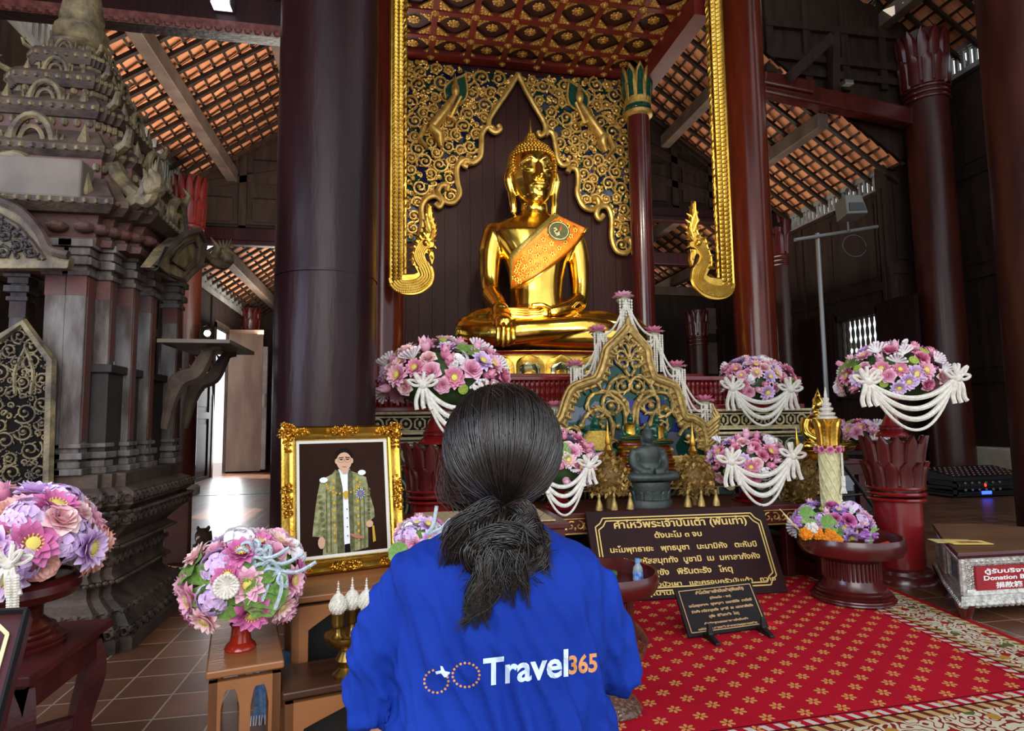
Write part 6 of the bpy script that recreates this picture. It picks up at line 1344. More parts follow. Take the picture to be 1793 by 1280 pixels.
def acanth(cx,cy,rx,ry,n):
    for k in range(n):
        a=rn.uniform(0,6.28); r=math.sqrt(rn.random()); x,y=cx+rx*r*math.cos(a),cy+ry*r*math.sin(a); b=rn.uniform(0,6.28); s_=rn.uniform(.004,.008)
        mb.tube([q3(x,y,.02),q3(x+s_*math.cos(b),y+s_*math.sin(b),.03),q3(x+1.7*s_*math.cos(b+.5),y+1.7*s_*math.sin(b+.5),.022)],[.004,.0045,.001],5); mb.ball(q3(x,y,.026),rn.uniform(.0025,.0045),6,4)
for cx,cy in ((.022,.022),(W-.022,.022),(W-.022,Hh-.022),(.022,Hh-.022)): acanth(cx,cy,.034,.034,46); acanth(cx+(.045 if cx<W/2 else -.045),cy,.03,.014,16); acanth(cx,cy+(.045 if cy<Hh/2 else -.045),.014,.03,16)
for cx,cy,rx,ry in ((W/2,.02,.06,.018),(W/2,Hh-.02,.06,.018),(.02,Hh/2,.018,.065),(W-.02,Hh/2,.018,.065)): acanth(cx,cy,rx,ry,60)
P('leaf_ornament',mb,M_gold,t)
mb=MB()
for i in range(70):
    u=i/69
    for x,y in ((fw-.01+(W-2*fw+.02)*u,fw-.01),(fw-.01+(W-2*fw+.02)*u,Hh-fw+.01),(fw-.01,fw-.01+(Hh-2*fw+.02)*u),(W-fw+.01,fw-.01+(Hh-2*fw+.02)*u)): mb.ball(q3(x,y,.010),.0028,5,4)
P('bead_moulding',mb,M_goldl,t)
f0=fw-.008; mb=MB(); R=[]
for d,h in ((0,.004),(0,.009),(.011,.006),(.011,.002)): R.append([q3(x,y,h) for x,y in ((f0+d,f0+d),(W-f0-d,f0+d),(W-f0-d,Hh-f0-d),(f0+d,Hh-f0-d))])
for a,b in zip(R[:-1],R[1:]): mb.add(a+b,[(i,(i+1)%4,4+(i+1)%4,4+i) for i in range(4)])
P('linen_liner',mb,mk('linen_liner','d8d3c8',rough=.8),t,smooth=False)
f1=f0+.011; iw,ih=W-2*f1,Hh-2*f1
def pc(x,y): return (f1+iw*(x-148)/412.,f1+ih*(1-(y-545-(.0))/505.))
mats=[mk('picture_ground','2e1a13','23120d',2,.8,detail=1),mk('painted_skin','c99f85'),mk('painted_hair','15110f'),mk('painted_white','e4e8f0'),mk('painted_robe','9a9a72','6d6d48',55,.6),mk('painted_robe_dark','6a6a48','4d4d34',70,.6),mk('painted_gold','c09a3c'),mk('painted_blue','5f6c96'),mk('painted_black','121014'),mk('painted_lip','a8705f')]
mb=MB(); hh=[.0021]
def pl(pts,mi): hh[0]+=.00012; flat(mb,[pc(*a) for a in pts],hh[0],mi)
def el(cx,cy,rx,ry,mi,n=20): pl([(cx+rx*math.cos(a),cy+ry*math.sin(a)) for a in np.linspace(0,2*PI,n,endpoint=False)],mi)
pl([(148,545),(560,545),(560,1050),(148,1050)],0)
pl([(318,670),(300,690),(245,715),(230,780),(214,880),(204,964),(256,972),(250,1050),(352,1050),(352,700)],4); pl([(372,672),(420,690),(466,712),(478,780),(500,860),(502,900),(468,925),(466,1035),(378,1050),(372,700)],4)
pl([(330,668),(388,668),(378,1012),(352,1014)],3); pl([(354,1012),(378,1010),(380,1050),(354,1050)],8)
pl([(330,668),(318,690),(318,1050),(350,1050),(350,760),(338,690)],5); pl([(384,668),(400,690),(400,1045),(380,1048),(374,760),(376,690)],5)
for x in (270,290,430,450): pl([(x,760),(x+5,760),(x+2,1040),(x-4,1040)],5)
for i in range(9):
    el(240+i*3,790+i*26,9,8,5,8); el(478-i*1,770+i*16,8,7,5,8); el(306,720+i*34,7,9,6,6); el(420,720+i*34,7,9,6,6)
for i in range(15): a=PI*i/14; el(352-62*math.cos(a)*1.3,735+48*math.sin(a),5,5,6,8)
el(362,790,12,20,6,10); el(258,716,20,13,3,9); el(443,690,20,13,3,9)
for k in range(12): a=k*PI/6; pl([(433+26*math.cos(a),788+26*math.sin(a)),(433+10*math.cos(a+.4),788+10*math.sin(a+.4)),(433+10*math.cos(a-.4),788+10*math.sin(a-.4))],3)
el(433,788,17,17,7,14); el(433,788,7,7,9,10)
pl([(342,672),(376,672),(368,690),(350,690)],1); el(357,634,37,43,1); el(320,632,7,13,1,10); el(395,632,7,13,1,10)
pl([(318,625),(322,590),(340,573),(372,572),(394,590),(398,622),(388,600),(360,590),(330,598)],2)
el(343,625,9,3,8,10); el(374,625,9,3,8,10); pl([(332,615),(354,613),(354,617),(332,619)],2); pl([(363,613),(385,615),(385,619),(363,617)],2); pl([(356,628),(360,628),(364,646),(353,646)],1)
pl([(346,657),(370,657),(366,662),(350,662)],9)
for cx in (342,375):
    q=[(cx+15*math.cos(a),628+11*math.sin(a)) for a in np.linspace(0,2*PI,16)]; hh[0]+=.0001
    for a,b in zip(q[:-1],q[1:]): mb.beam(q3(*pc(*a),hh[0]),q3(*pc(*b),hh[0]),.0007,.0002,8,up=en)
el(243,995,17,27,1,12); el(472,930,18,16,1,12); pl([(484,940),(494,940),(500,1010),(486,1015)],6); pl([(375,965),(420,975),(445,990),(440,996),(400,988),(378,975)],9)
for y in (855,895,935,975): el(364,y,3,3,8,8)
for m_ in mats:
    m_.node_tree.nodes['Principled BSDF'].inputs['Specular IOR Level'].default_value=.1; m_.node_tree.nodes['Principled BSDF'].inputs['Roughness'].default_value=.8
P('picture',mb,mats,t,smooth=False)
# ------------------------------------------------ dark mat table, small bouquet behind the shoulder
table('mat_table','dark table with a beige woven mat behind the person, before the left stand',.02,.86,2.98,3.49,.50,M_dred,carve=False)
mb=MB(); m0=G(752,897,.502); mb.box((.12,3.02,.502),(.80,3.45,.510)); tag(P('woven_mat',mb,mk('beige_mat','b8a27c','9c875f',60,.8),smooth=False,bevel=.003),'beige woven mat lying on the dark table behind the person','mat')
p=PY(738,945,2.42); t_=T('flower_cup','red cup mostly hidden behind the left shoulder, under a lilac bouquet','cup',(p[0],2.42,.452)); mb=MB(); mb.lathe([(.04,0),(.03,.03),(.028,.06),(.034,.08),(0,.06)],(p[0],2.42,.452),24); P('cup',mb,bpy.data.materials['bright_red_lacquer'],t_)
bouquet('small lilac bouquet rising behind the left shoulder of the blue shirt',p,.095,.085,TABP,34,.042,71,down=.5,base=.53); bq=COL.objects[-1].parent
o=bpy.data.objects.new('leaf',PR['leaf']); COL.objects.link(o); o.parent=bq; q=PY(698,968,2.32); o.location=(q-np.array(bq.location)).tolist(); o.rotation_euler=(1.3,0,-.3); o.scale=(.038,)*3
mb=MB(); q=PY(748,935,2.33); mb.tube(bez([q,q+(.02,-.01,.03),q+(.03,0,.07),q+(.035,.0,.10)],5),.007,6); mb.tube(bez([q,q+(.05,-.01,.02),q+(.085,0,.05)],5),.007,6); P('beaded_stem',mb,bpy.data.materials['pale_blue_beads'],bq)
# ================================================================ BOWLS, FRUIT, BOX ON THE RIGHT
def khan(name,label,cx,cy,R,Hh_):
    t=T(name,label,'bowl',(cx,cy,.012)); c=(cx,cy,.012); mb=MB(); mb.lathe([(R*.74,0),(R*.78,.01),(R*.76,.03),(R*.68,.04),(R*.7,.05),(R*.62,.07),(R*.56,.1),(R*.52,.13),(R*.52,.0+Hh_*.62),(R*.66,Hh_*.66),(R*.95,Hh_*.74),(R*1.02,Hh_*.84),(R*1.01,Hh_*.94),(R*.985,Hh_),(R*.95,Hh_*.99),(R*.93,Hh_*.8),(R*.4,Hh_*.70),(0,Hh_*.70)],c,56); P('bowl',mb,M_redd,t)
    mb=MB()
    for z,r in ((.02,.785),(.036,.745),(.052,.705),(.066,.655)): mb.lathe([(R*r-.01,z-.006),(R*r+.004,z),(R*r-.01,z+.006)],c,56,cap=False)
    P('foot_rings',mb,M_redd,t); mb=MB()
    for k in range(40): a=2*PI*k/40; mb.tube([(cx+R*.53*math.cos(a),cy+R*.53*math.sin(a),.012+.12),(cx+R*.53*math.cos(a),cy+R*.53*math.sin(a),.012+Hh_*.62)],R*.03,5)
    P('ribbed_waist',mb,M_redd,t); return t
bp=G(1487,1050); khan('offering_bowl','wide red lacquer offering bowl of flowers on the rug edge, beside the prayer board',bp[0],bp[1]-.03,.262,.345)
bz_=.012+.345*.73; bcx,bcy=bp[0],bp[1]-.03
b2=np.array((.93,2.72)); khan('offering_bowl','red lacquer bowl holding a water bottle, partly hidden by the blue sleeve',b2[0],b2[1],.245,.32)
# marigold posies
M_mari=mk('marigold','e8950f','d6780a',30,.8); M_leafd=mk('posy_leaf','3e5c2a','2f4722',8,.7); M_stick=mk('incense_stick','d9c9a0',rough=.8); M_orch=mk('orchid_purple','8d3f9c','c58fd0',30,.6)
for k,(x,y,lab) in enumerate(((1408,926,'marigold and orchid posy with incense sticks, leaning on the left rim of the offering bowl'),(1440,938,'marigold posy in a leaf cone lying inside the offering bowl'))):
    p=PY(x,y,bcy-.02+.02*k); t=T('marigold_posy',lab,'flowers',(p[0],p[1],bz_)); mb=MB(); e=np.array((p[0]+.10,p[1]+.02,bz_+.02)); mb.tube([e,(e+p)/2,p],[.012,.03,.045],10); P('leaf_cone',mb,M_leafd,t)
    for j in range(3):
        q=p+np.array((-.02+.035*j,-.04,-.02+.03*(j%2))); mb=MB(); mb.ball(q,.029,10,7)
        for i in range(60): d=np.array([rnd.gauss(0,1) for _ in range(3)]); d/=np.linalg.norm(d); mb.ball(q+d*.029,.008,5,3)
        P('marigold',mb,M_mari if j!=1 or k else M_white,t)
    mb=MB()
    for i in range(10): d=np.array([rnd.gauss(0,1) for _ in range(3)]); d/=np.linalg.norm(d); mb.ball(p+np.array((-.03,0,.04))+d*.022,(.014,.014,.01),6,4)
    P('orchid',mb,M_orch,t); mb=MB()
    for i in range(3): mb.tube([e,p+np.array((-.10-.02*i,.0,.06+.025*i))],.0025,5)
    P('incense_sticks',mb,M_stick,t)
p=PY(1520,938,bcy-.05); t=T('orchid_sprig','purple and white orchid sprig lying in the offering bowl','flowers',(p[0],p[1],bz_)); mb=MB()
for i in range(34):
    d=np.array([rnd.gauss(0,1) for _ in range(3)]); d/=np.linalg.norm(d); mb.ball(p+d*np.array((.05,.04,.035))*rnd.random()**.3,(.016,.016,.009),6,4)
P('orchid_blooms',mb,M_orch,t); mb=MB()
for i in range(3): mb.tube([p,p+np.array((.045+.012*i,.0,.05-.008*i))],.004,5)
mb.tube([(p[0],p[1],bz_),p],.02,6); P('stems',mb,M_gr,t)
p=PY(1549,952,bcy-.08); mb=MB(); mb.tube([p+(-.04,0,-.012),p+(.04,.02,-.005)],.014,8); tag(P('red_candle_pack',mb,mk('red_pack','b92a22',rough=.4)),'small red packet lying at the right inside of the offering bowl','packet')
# water bottle
p=PY(1118,1038,2.72); t=T('water_bottle','small clear water bottle with a blue label in the left red bowl','bottle',(p[0],p[1],.012+.32*.73)); z=.012+.32*.73; mb=MB(); mb.lathe([(.021,0),(.023,.01),(.022,.03),(.023,.05),(.022,.075),(.02,.085),(.011,.098),(.011,.108),(0,.108)],(p[0],p[1],z),20); P('bottle',mb,mk('clear_plastic','dcebf5',rough=.1,trans=.7),t); mb=MB(); mb.lathe([(.0236,.028),(.0236,.066)],(p[0],p[1],z),24,cap=False); P('label',mb,mk('blue_label','2f63c4','9fc0ea',60,.4),t); mb=MB(); mb.lathe([(.012,.105),(.012,.122),(0,.122)],(p[0],p[1],z),16); P('cap',mb,mk('blue_cap','6f9fd8',rough=.4),t)
mb=MB(); 
for i in range(18): d=np.array([rnd.gauss(0,1) for _ in range(3)]); mb.ball(np.array((b2[0]+.02,b2[1]-.02,z+.04))+d*.025,.02,6,4)
tag(P('green_sprig',mb,M_grd),'green leafy sprig lying in the left red bowl','plant')
# glass fruit compote
c=np.array((.745,2.12,.012)); t=T('fruit_compote','clear brown glass footed dish of oranges on the rug by the blue sleeve','dish',c); M_glb=mk('smoky_glass','b98f7a',rough=.08,trans=.85,bump=.6,bs=60,kind='V'); mb=MB(); mb.lathe([(.105,0),(.108,.006),(.09,.03),(.04,.05),(.024,.07),(.024,.11),(.05,.13),(.1,.15),(.122,.19),(.126,.205),(.120,.205),(.095,.165),(.04,.14),(0,.138)],c,40,wob=lambda a,z:1+.02*math.cos(16*a)); P('glass_dish',mb,M_glb,t)
for i,(dx,dy,dz) in enumerate(((.055,-.03,0),(.07,.035,0),(-.0,-.055,0),(-.01,.05,0),(-.06,0,0),(.02,0,.04),(.062,0,.035))):
    q=c+np.array((dx,dy,.185+dz)); v=T('orange','orange fruit in the glass dish by the blue sleeve','fruit',q,'oranges in the glass dish'); mb=MB(); mb.ball(q,(.033,.033,.03),14,10); P('peel',mb,mk('orange_peel','e39a16','d9820e',30,.45,bump=.2,bs=200) if 'orange_peel' not in bpy.data.materials else bpy.data.materials['orange_peel'],v); mb=MB(); mb.ball(q+(0,0,.029),(.006,.006,.003),6,4); P('stem_end',mb,M_gr,v)
# lattice candle pillar
cx=PY(1456,880,3.42); c=np.array((cx[0],3.42,0)); t=T('candle_pillar','tall cream latticed candle pillar with gold cup and white tiered tip','candle',(c[0],c[1],.28)); zA=PY(1456,895,3.42)[2];zB=PY(1456,785,3.42)[2];zC=PY(1456,733,3.42)[2]
mb=MB(); r=.055; mb.lathe([(r,.28),(r,zB)],c,28); n=11
M_lat=mk('cream_lattice','d9d3a6','c4bd88',40,.6)
for s_ in (-1,1):
    for k in range(8): mb.tube([c+np.array((r*1.02*math.cos(a),r*1.02*math.sin(a),z)) for a,z in ((2*PI*k/8+s_*u*3.6,.34+(zB-.34)*u) for u in np.linspace(0,1,26))],.0055,5)
P('lattice_shaft',mb,M_lat,t); mb=MB(); mb.lathe([(r*.95,zB),(r*1.0,zB+.03),(r*1.25,zC-.03),(r*1.35,zC),(0,zC)],c,24); petal_ring(mb,c,r*.98,zB+.02,zC,9,.022,th=.01); P('gold_cup',mb,M_gold,t)
mb=MB(); z=zC
for k,(rr,h) in enumerate(((.058,.025),(.05,.03),(.04,.03),(.03,.03),(.02,.03))): mb.lathe([(rr*.6,z-.012),(rr,z),(rr,z+.012),(rr*.5,z+.018),(rr*.4,z+h)],c,20); z+=h
for k in range(5): mb.ball(c+np.array((0,0,z+.012*k)),.011-.0016*k,8,6)
P('tiered_tip',mb,M_white,t); mb=MB(); mb.lathe([(.11,0),(.11,.26),(.12,.28),(0,.28)],c,30); v=T('stool','round dark stool hidden under the candle pillar flowers','stool',c); P('drum',mb,M_dred,v)
v=T('flower_garland','pink rose ring with a white jasmine tassel hung on the candle pillar','garland',(c[0],c[1],zB)); 
for k in range(9): a=2*PI*k/9; o=bpy.data.objects.new('blossom',PR['rose1']); COL.objects.link(o); o.parent=v; o.location=(r*1.25*math.cos(a),r*1.25*math.sin(a),-.005); o.rotation_euler=(PI/2,0,a+PI/2); o.scale=(.026,)*3
mb=MB(); q=np.array((c[0]+.035,c[1]-r*1.25,zB-.03))
for u in np.linspace(0,1,22): mb.ball(q-np.array((0,0,.19*u)),.008+.006*(u>.75),6,4)
for k in range(4): mb.tube([q-np.array((0,0,.18)),q+np.array((-.02+.013*k,0,-.24))],.005,5)
P('jasmine_tassel',mb,M_white,v)
p=PY(1456,915,3.40); bouquet('violet lotus posies with green leaves around the foot of the candle pillar',(p[0]+.01,3.42,PY(0,918,3.42)[2]*0+PY(1456,918,3.42)[2]),.225,.13,PURP,70,.055,81,down=.4,base=.285)
bq=COL.objects[-1].parent
for x,y in ((1450,920),(1413,905)): o=bpy.data.objects.new('leaf',PR['leaf']); COL.objects.link(o); o.parent=bq; q=PY(x,y,3.17); o.location=(q-np.array(bq.location)).tolist(); o.rotation_euler=(1.35,0,.1); o.scale=(.06,)*3
# donation box
M_sil=mk('silver_repousse','d2ccc3','b0aaa0',60,.42,.45,bump=.9,bs=110,kind='V'); M_sils=mk('silver_trim','d9d4cb','a39d95',40,.38,.55,bump=.3,bs=80)
A_=G(1690,1088); pts=[np.array((A_[0],A_[1])),np.array((3.62,2.60)),np.array((3.80,2.98)),np.array((3.62,3.26)),np.array((3.32,3.34)),np.array((3.03,3.0))]
zb,zt=.075,PY(1687,968,pts[0][1])[2]
t=T('donation_box','silver donation box with glass sides and red sign, at the right edge','box',(3.3,3.0,0)); cen=np.mean(pts,axis=0)
def ring_(s_): return [tuple(cen+(p-cen)*s_) for p in pts]
def slab(mb,s0,z0,s1,z1): 
    a,b=ring_(s0),ring_(s1); n=len(a); mb.add([(x,y,z0) for x,y in a]+[(x,y,z1) for x,y in b],[tuple(range(n))[::-1],tuple(range(n,2*n))]+[(i,(i+1)%n,n+(i+1)%n,n+i) for i in range(n)])
mb=MB(); slab(mb,.96,zb+.02,.96,zt-.03); P('body',mb,M_sil,t,smooth=False); mb=MB(); slab(mb,1.06,zb,1.04,zb+.045); slab(mb,1.0,zb+.045,.98,zb+.07); slab(mb,1.0,zt-.06,1.0,zt-.025); 
for i in range(6):
    a=cen+(pts[i]-cen)*.985; b=cen+(pts[(i+1)%6]-cen)*.985; mb.tube([(a[0],a[1],zb+.05),(a[0],a[1],zt-.03)],.016,8)
    n=int(np.linalg.norm(b-a)/.03)
    for k in range(n): q=a+(b-a)*(k+.5)/n; mb.ball((q[0],q[1],zt-.045),(.012,.012,.012),6,4); q2=cen+(q-cen)*1.06; mb.ball((q2[0],q2[1],zb+.005),(.016,.016,.018),6,4)
P('trim',mb,M_sils,t)
mb=MB(); slab(mb,1.04,zt-.025,1.06,zt-.01); slab(mb,1.06,zt-.01,1.05,zt); P('lid_edge',mb,mk('maroon_lid_edge','45141a',rough=.35),t,smooth=False); mb=MB(); slab(mb,1.045,zt,1.045,zt+.003); P('lid_top',mb,mk('brown_lid','6b4a34','7b573d',4,.4),t,smooth=False)
for i in range(6): a=cen+(pts[i]-cen)*.97; mb=MB(); mb.lathe([(.03,0),(.026,.02),(.036,.05),(.045,zb+.005),(0,zb)],(a[0],a[1],0),10); P('foot',mb,M_redd,t)
def panel_on(i,u0,u1,z0,z1,th,name,mat,bord=None):
    a=cen+(pts[i]-cen)*.96; b=cen+(pts[(i+1)%6]-cen)*.96; d=b-a; n=np.array((d[1],-d[0])); n/=np.linalg.norm(n); n=n if n@(a-cen)>0 else -n; p=a+d*u0;q=a+d*u1; mb=MB(); V=[]
    for e,h in ((p,z0),(q,z0),(q,z1),(p,z1)): V.append((*(e+n*.001),h))
    for e,h in ((p,z0),(q,z0),(q,z1),(p,z1)): V.append((*(e+n*th),h))
    mb.add(V,[(3,2,1,0),(4,5,6,7),(0,1,5,4),(1,2,6,5),(2,3,7,6),(3,0,4,7)]); P(name,mb,mat,t,smooth=False); return np.array((*(p+n*th),z0)),np.array((*(q-p),0)),n
hz=zt-zb
M_gls=mk('grey_green_glass','7d9496','5d7377',5,.08); 
panel_on(5,.16,.86,zb+hz*.27,zb+hz*.76,.004,'glass_window',M_gls); 
for s_,e_ in ((.12,.17),(.85,.9)): panel_on(5,s_,e_,zb+hz*.24,zb+hz*.79,.012,'window_edge',M_sils)
for s_,e_ in ((.22,.27),(.75,.8)): panel_on(5,.12,.9,zb+hz*s_,zb+hz*e_,.012,'window_edge',M_sils)
o,d,n=panel_on(0,.07,.50,zb+hz*.26,zb+hz*.72,.014,'red_sign',mk('red_sign','8f1620','a11a26',6,.5)); L_=np.linalg.norm(d); d/=L_; en_=np.array((n[0],n[1],0)); h_=hz*.46
mb=MB()
for s,fx,fy,wf,sz in (('ตู้รับบริจาค',.5,.70,.74,.24),('Donation Box',.5,.42,.80,.26),('捐款箱',.5,.09,.42,.27)): addtext(mb,s,sz*h_,o+d*L_*fx+np.array((0,0,1))*h_*fy+en_*.002,d,(0,0,1),en_,width=L_*wf,extr=.001,bold=.0006)
P('sign_lettering',mb,mk('white_lettering','f2eee8',rough=.5),t,smooth=False)
for k,(x,y,h,lab) in enumerate(((1668,948,'c9b97a','pale yellow envelope under another on the donation box lid'),(1694,950,'e6c765','yellow printed envelope on the donation box lid'))):
    q=G(x,y,zt+.004+.003*k); e=T('envelope',lab,'envelope',q); mb=MB(); mb.M=rotz(-.35+.1*k,q); mb.box((-.10,-.05,0),(.10,.05,.0025)); P('paper',mb,mk('envelope_paper_%s'%h,h,rough=.7),e,smooth=False); mb=MB(); mb.M=rotz(-.35+.1*k,q); mb.box((-.05,-.028,.0025),(.06,.02,.003)); P('print',mb,mk('envelope_print','8c4a3a','b5894a',60,.6) if k==0 else bpy.data.materials['envelope_print'],e,smooth=False)
# ================================================================ EQUIPMENT BEHIND
p=PY(1457,860,4.3); zt_=PY(1457,410,4.3)[2]; fz=0
t=T('light_stand','black tripod stand with a crossbar, carrying the flood lamp on the right','stand',(p[0],4.3,0)); b=np.array((p[0],4.3,0)); mb=MB(); mb.tube([b+(0,0,.35),b+(0,0,1.1)],.035,12); P('lower_tube',mb,mk('stand_tube','332d2b',rough=.4),t); mb=MB(); mb.tube([b+(0,0,1.08),b+(0,0,zt_)],.018,10); P('upper_tube',mb,mk('stand_pole','6b6a68',rough=.35,metal=.5),t)
for a in (.2,2.3,4.4): mb=MB(); mb.tube([b+(0,0,.78),b+(.5*math.cos(a-.35),.5*math.sin(a-.35),.03)],.015,8); mb.tube([b+(0,0,.38),b+(.25*math.cos(a-.35),.25*math.sin(a-.35),.4)],.01,6); mb.ball(b+(.5*math.cos(a-.35),.5*math.sin(a-.35),.03),.03,10,6); P('tripod_leg',mb,M_black,t)
l=PY(1392,420,4.25);r_=PY(1536,397,4.35); mb=MB(); mb.tube([l,r_],.015,8); P('crossbar',mb,bpy.data.materials['stand_pole'],t); mb=MB(); q=(l+r_)/2; mb.tube([q+np.array((.22*math.cos(a)*.5+.15,0,-.1+.09*math.sin(a))) for a in np.linspace(0,6,20)],.005,5); P('hanging_cable',mb,M_black,t)
q=PY(1483,372,4.3); t=T('flood_lamp','grey flood lamp with black face on the crossbar of the tripod stand','lamp',(q[0],q[1],q[2]-.1)); mb=MB(); mb.prism([(-.10,-.09),(.10,-.07),(.085,.1),(-.075,.09)],q+(0,.03,0),(1,0,0),(0,.25,.97),(0,-1,.25),.13); P('housing',mb,mk('lamp_grey','55524c',rough=.5),t,smooth=False,bevel=.01); mb=MB(); mb.prism([(-.075,-.065),(.08,-.05),(.068,.02),(-.06,.01)],q+(0,-.101,.033),(1,0,0),(0,.25,.97),(0,-1,.25),.006); P('black_face',mb,M_black,t,smooth=False); mb=MB(); mb.tube([q+(0,.0,.1),q+(0,0,.16),q+(.02,0,.2)],.012,6); mb.tube([q+(0,.0,-.08),q+(0,0,-.16)],.014,6); P('bracket',mb,M_black,t)
a=G(1415,905);t=T('equipment_case','silver edged black equipment case on the floor behind the candle pillar','case',(4.1,5.45,0)); c0=PY(1412,825,5.45);c1=PY(1548,825,5.45); mb=MB(); mb.box((c0[0],5.45,.05),(c1[0],5.95,PY(1480,850,5.45)[2])); P('body',mb,mk('case_black','1d2024',rough=.5),t,smooth=False,bevel=.01); z=PY(1480,850,5.45)[2]; mb=MB(); mb.box((c0[0]-.02,5.43,z),(c1[0]+.02,5.97,z+.10)); P('lid',mb,mk('case_lid','a9b2b8','8d979e',4,.3),t,smooth=False,bevel=.01); mb=MB()
for x in (c0[0],c1[0]-.06): mb.box((x,5.42,.05),(x+.06,5.45,.13)); mb.box((x,5.42,z-.06),(x+.06,5.45,z+.03))
mb.box(((c0[0]+c1[0])/2-.05,5.42,z-.05),((c0[0]+c1[0])/2+.05,5.45,z+.05)); P('latches',mb,M_grey,t,smooth=False)
for x in (c0[0]+.05,c1[0]-.05): mb=MB(); mb.ball((x,5.5,.028),.027,8,6); P('caster',mb,M_black,t)
# small gold figure under a glass bell
p=PY(1440,795,4.62); z=p[2]; tb=table('figure_table','dark low table behind the candle pillar, carrying the gold figure',p[0]-.26,p[0]+.34,4.5,4.84,z-.05,M_dred,carve=False); t=T('gold_figure','small gold seated figure with an orange robe behind the candle pillar','statue',(p[0],4.65,z-.05)); mb=MB(); figure(mb,(p[0]+.02,4.66,z+.02),.50); P('body',remesh(mb,.009,2),M_goldp,t); mb=MB(); mb.lathe([(.22,-.05),(.23,-.03),(.2,0),(.22,.03),(0,.03)],(p[0]+.02,4.66,z),30,sy=.7); P('base',mb,M_gold,t); R=[]
for zz,w_ in ((.12,.13),(.22,.12),(.3,.15),(.325,.09)): R.append([(p[0]+.02+w_*math.cos(a),4.66-.08*math.sin(a)-.03,z+zz) for a in np.linspace(-.5,PI*.7,14)])
mb=MB(); mb.grid(R); P('orange_robe',mb,bpy.data.materials['orange_brocade'],t)
# mixer and amplifiers
p0=G(1676,905);  Yq=6.4; a=PY(1676,905,Yq);b=PY(1778,905,Yq); zf=0
x0,x1=a[0],b[0]+.25; zT=PY(1700,842,Yq)[2]
t=T('equipment_rack','black rack of audio gear standing by the right wall','rack',((x0+x1)/2,Yq,0)); mb=MB()
for z in (.02,zT*.5,zT-.03): mb.box((x0,Yq,z),(x1,Yq+.5,z+.03))
for x in (x0,x1-.03):
    for y in (Yq,Yq+.47): mb.box((x,y,0),(x+.03,y+.03,zT))
P('shelves',mb,M_black,t,smooth=False)
for nm,lab,z0,z1,led in (('amplifier','black amplifier with a blue display on the lowest rack shelf',.05,zT*.36,'3355ff'),('amplifier','black amplifier with a red light on the upper rack shelf',zT*.5+.03,zT*.86,'ff3322')):
    v=T(nm,lab,'amplifier',((x0+x1)/2,Yq,z0)); mb=MB(); mb.box((x0+.04,Yq-.02,z0),(x1-.04,Yq+.42,z1)); P('case',mb,mk('amp_black','17181b',rough=.4) if 'amp_black' not in bpy.data.materials else bpy.data.materials['amp_black'],v,smooth=False,bevel=.008); mb=MB(); xm=(x0*.62+x1*.38); mb.box((xm-.06 if 'blue' in lab else xm-.01,Yq-.028,(z0+z1)/2-.02),(xm+.08 if 'blue' in lab else xm+.01,Yq-.02,(z0+z1)/2+.02)); P('display',mb,mk('led_'+led,led,emit=(led,3)),v,smooth=False); mb=MB()
    for k in range(6): mb.lathe([(.022,0),(.018,-.02),(0,-.02)],(0,0,0),10) if False else mb.ball((x0+.12+.1*k,Yq-.03,z0+.05),(.018,.012,.018),8,5)
    P('knobs',mb,M_grey,v)
t=T('audio_mixer','black audio mixer sloping on top of the equipment rack','mixer',((x0+x1)/2,Yq,zT)); mb=MB(); mb.prism([(0,0),(.5,0),(.5,.14),(0,.05)],(x0-.02,Yq-.02,zT),(0,1,0),(0,0,1),(1,0,0),x1-x0+.04); P('body',mb,bpy.data.materials['amp_black'],t,smooth=False,bevel=.008); mb=MB()
for i in range(14):
    for j in range(5): u=.06+.085*j; mb.ball((x0+.05+(x1-x0-.1)*i/13,Yq+u,zT+.053+u*.18),(.014,.014,.012),6,4)
P('faders',mb,mk('fader_grey','75737a','a85a3a',20,.5),t)
# ================================================================ THE PERSON
def PD(px,py,d): return O_+ray(px,py)*d
AZ=math.radians(9.8); FW=np.array((math.sin(AZ),math.cos(AZ),0)); RT=np.array((math.cos(AZ),-math.sin(AZ),0)); UP=np.array((0,0,1.))
D0=.97
pb=PD(880,900,D0+.10); base=np.array((pb[0],pb[1],0))
def L3(r,f,z): return base+RT*r+FW*f+UP*z
person=T('person','person seen from behind, dark hair tied low, in a blue printed T-shirt','person',base)
def px_r(px,py,d): # offset to the right of the body axis and height of a picture point
    p=PD(px,py,d)-base; return p@RT,p[2]
def rows_loft(m,rows,n=32,pw=.8):
    R=[]
    for y,x0,x1,dc,hd in rows:
        a,z=px_r(x0,y,D0+.06); b,_=px_r(x1,y,D0+.06); c=(a+b)/2; hw=(b-a)/2
        R.append([L3(c+hw*np.sign(math.cos(t))*abs(math.cos(t))**pw,dc+hd*np.sign(math.sin(t))*abs(math.sin(t))**.9,z) for t in np.linspace(0,2*PI,n,endpoint=False)])
    V=[p for r in R for p in r]; m.add(V,[(i*n+j,i*n+(j+1)%n,(i+1)*n+(j+1)%n,(i+1)*n+j) for i in range(len(R)-1) for j in range(n)]+[tuple(range(n))[::-1],tuple((len(R)-1)*n+j for j in range(n))])
def limb(m,pts,rs,n=14,flat=1.):
    q=bez(pts,5); r=np.interp(np.linspace(0,1,len(q)),np.linspace(0,1,len(rs)),rs); m.tube(q,r,n,flat=flat); m.ball(q[0],r[0],12,8); m.ball(q[-1],r[-1],12,8)
def at(px,py,f): r,z=px_r(px,py,D0+.06+f); return L3(r,f,z)
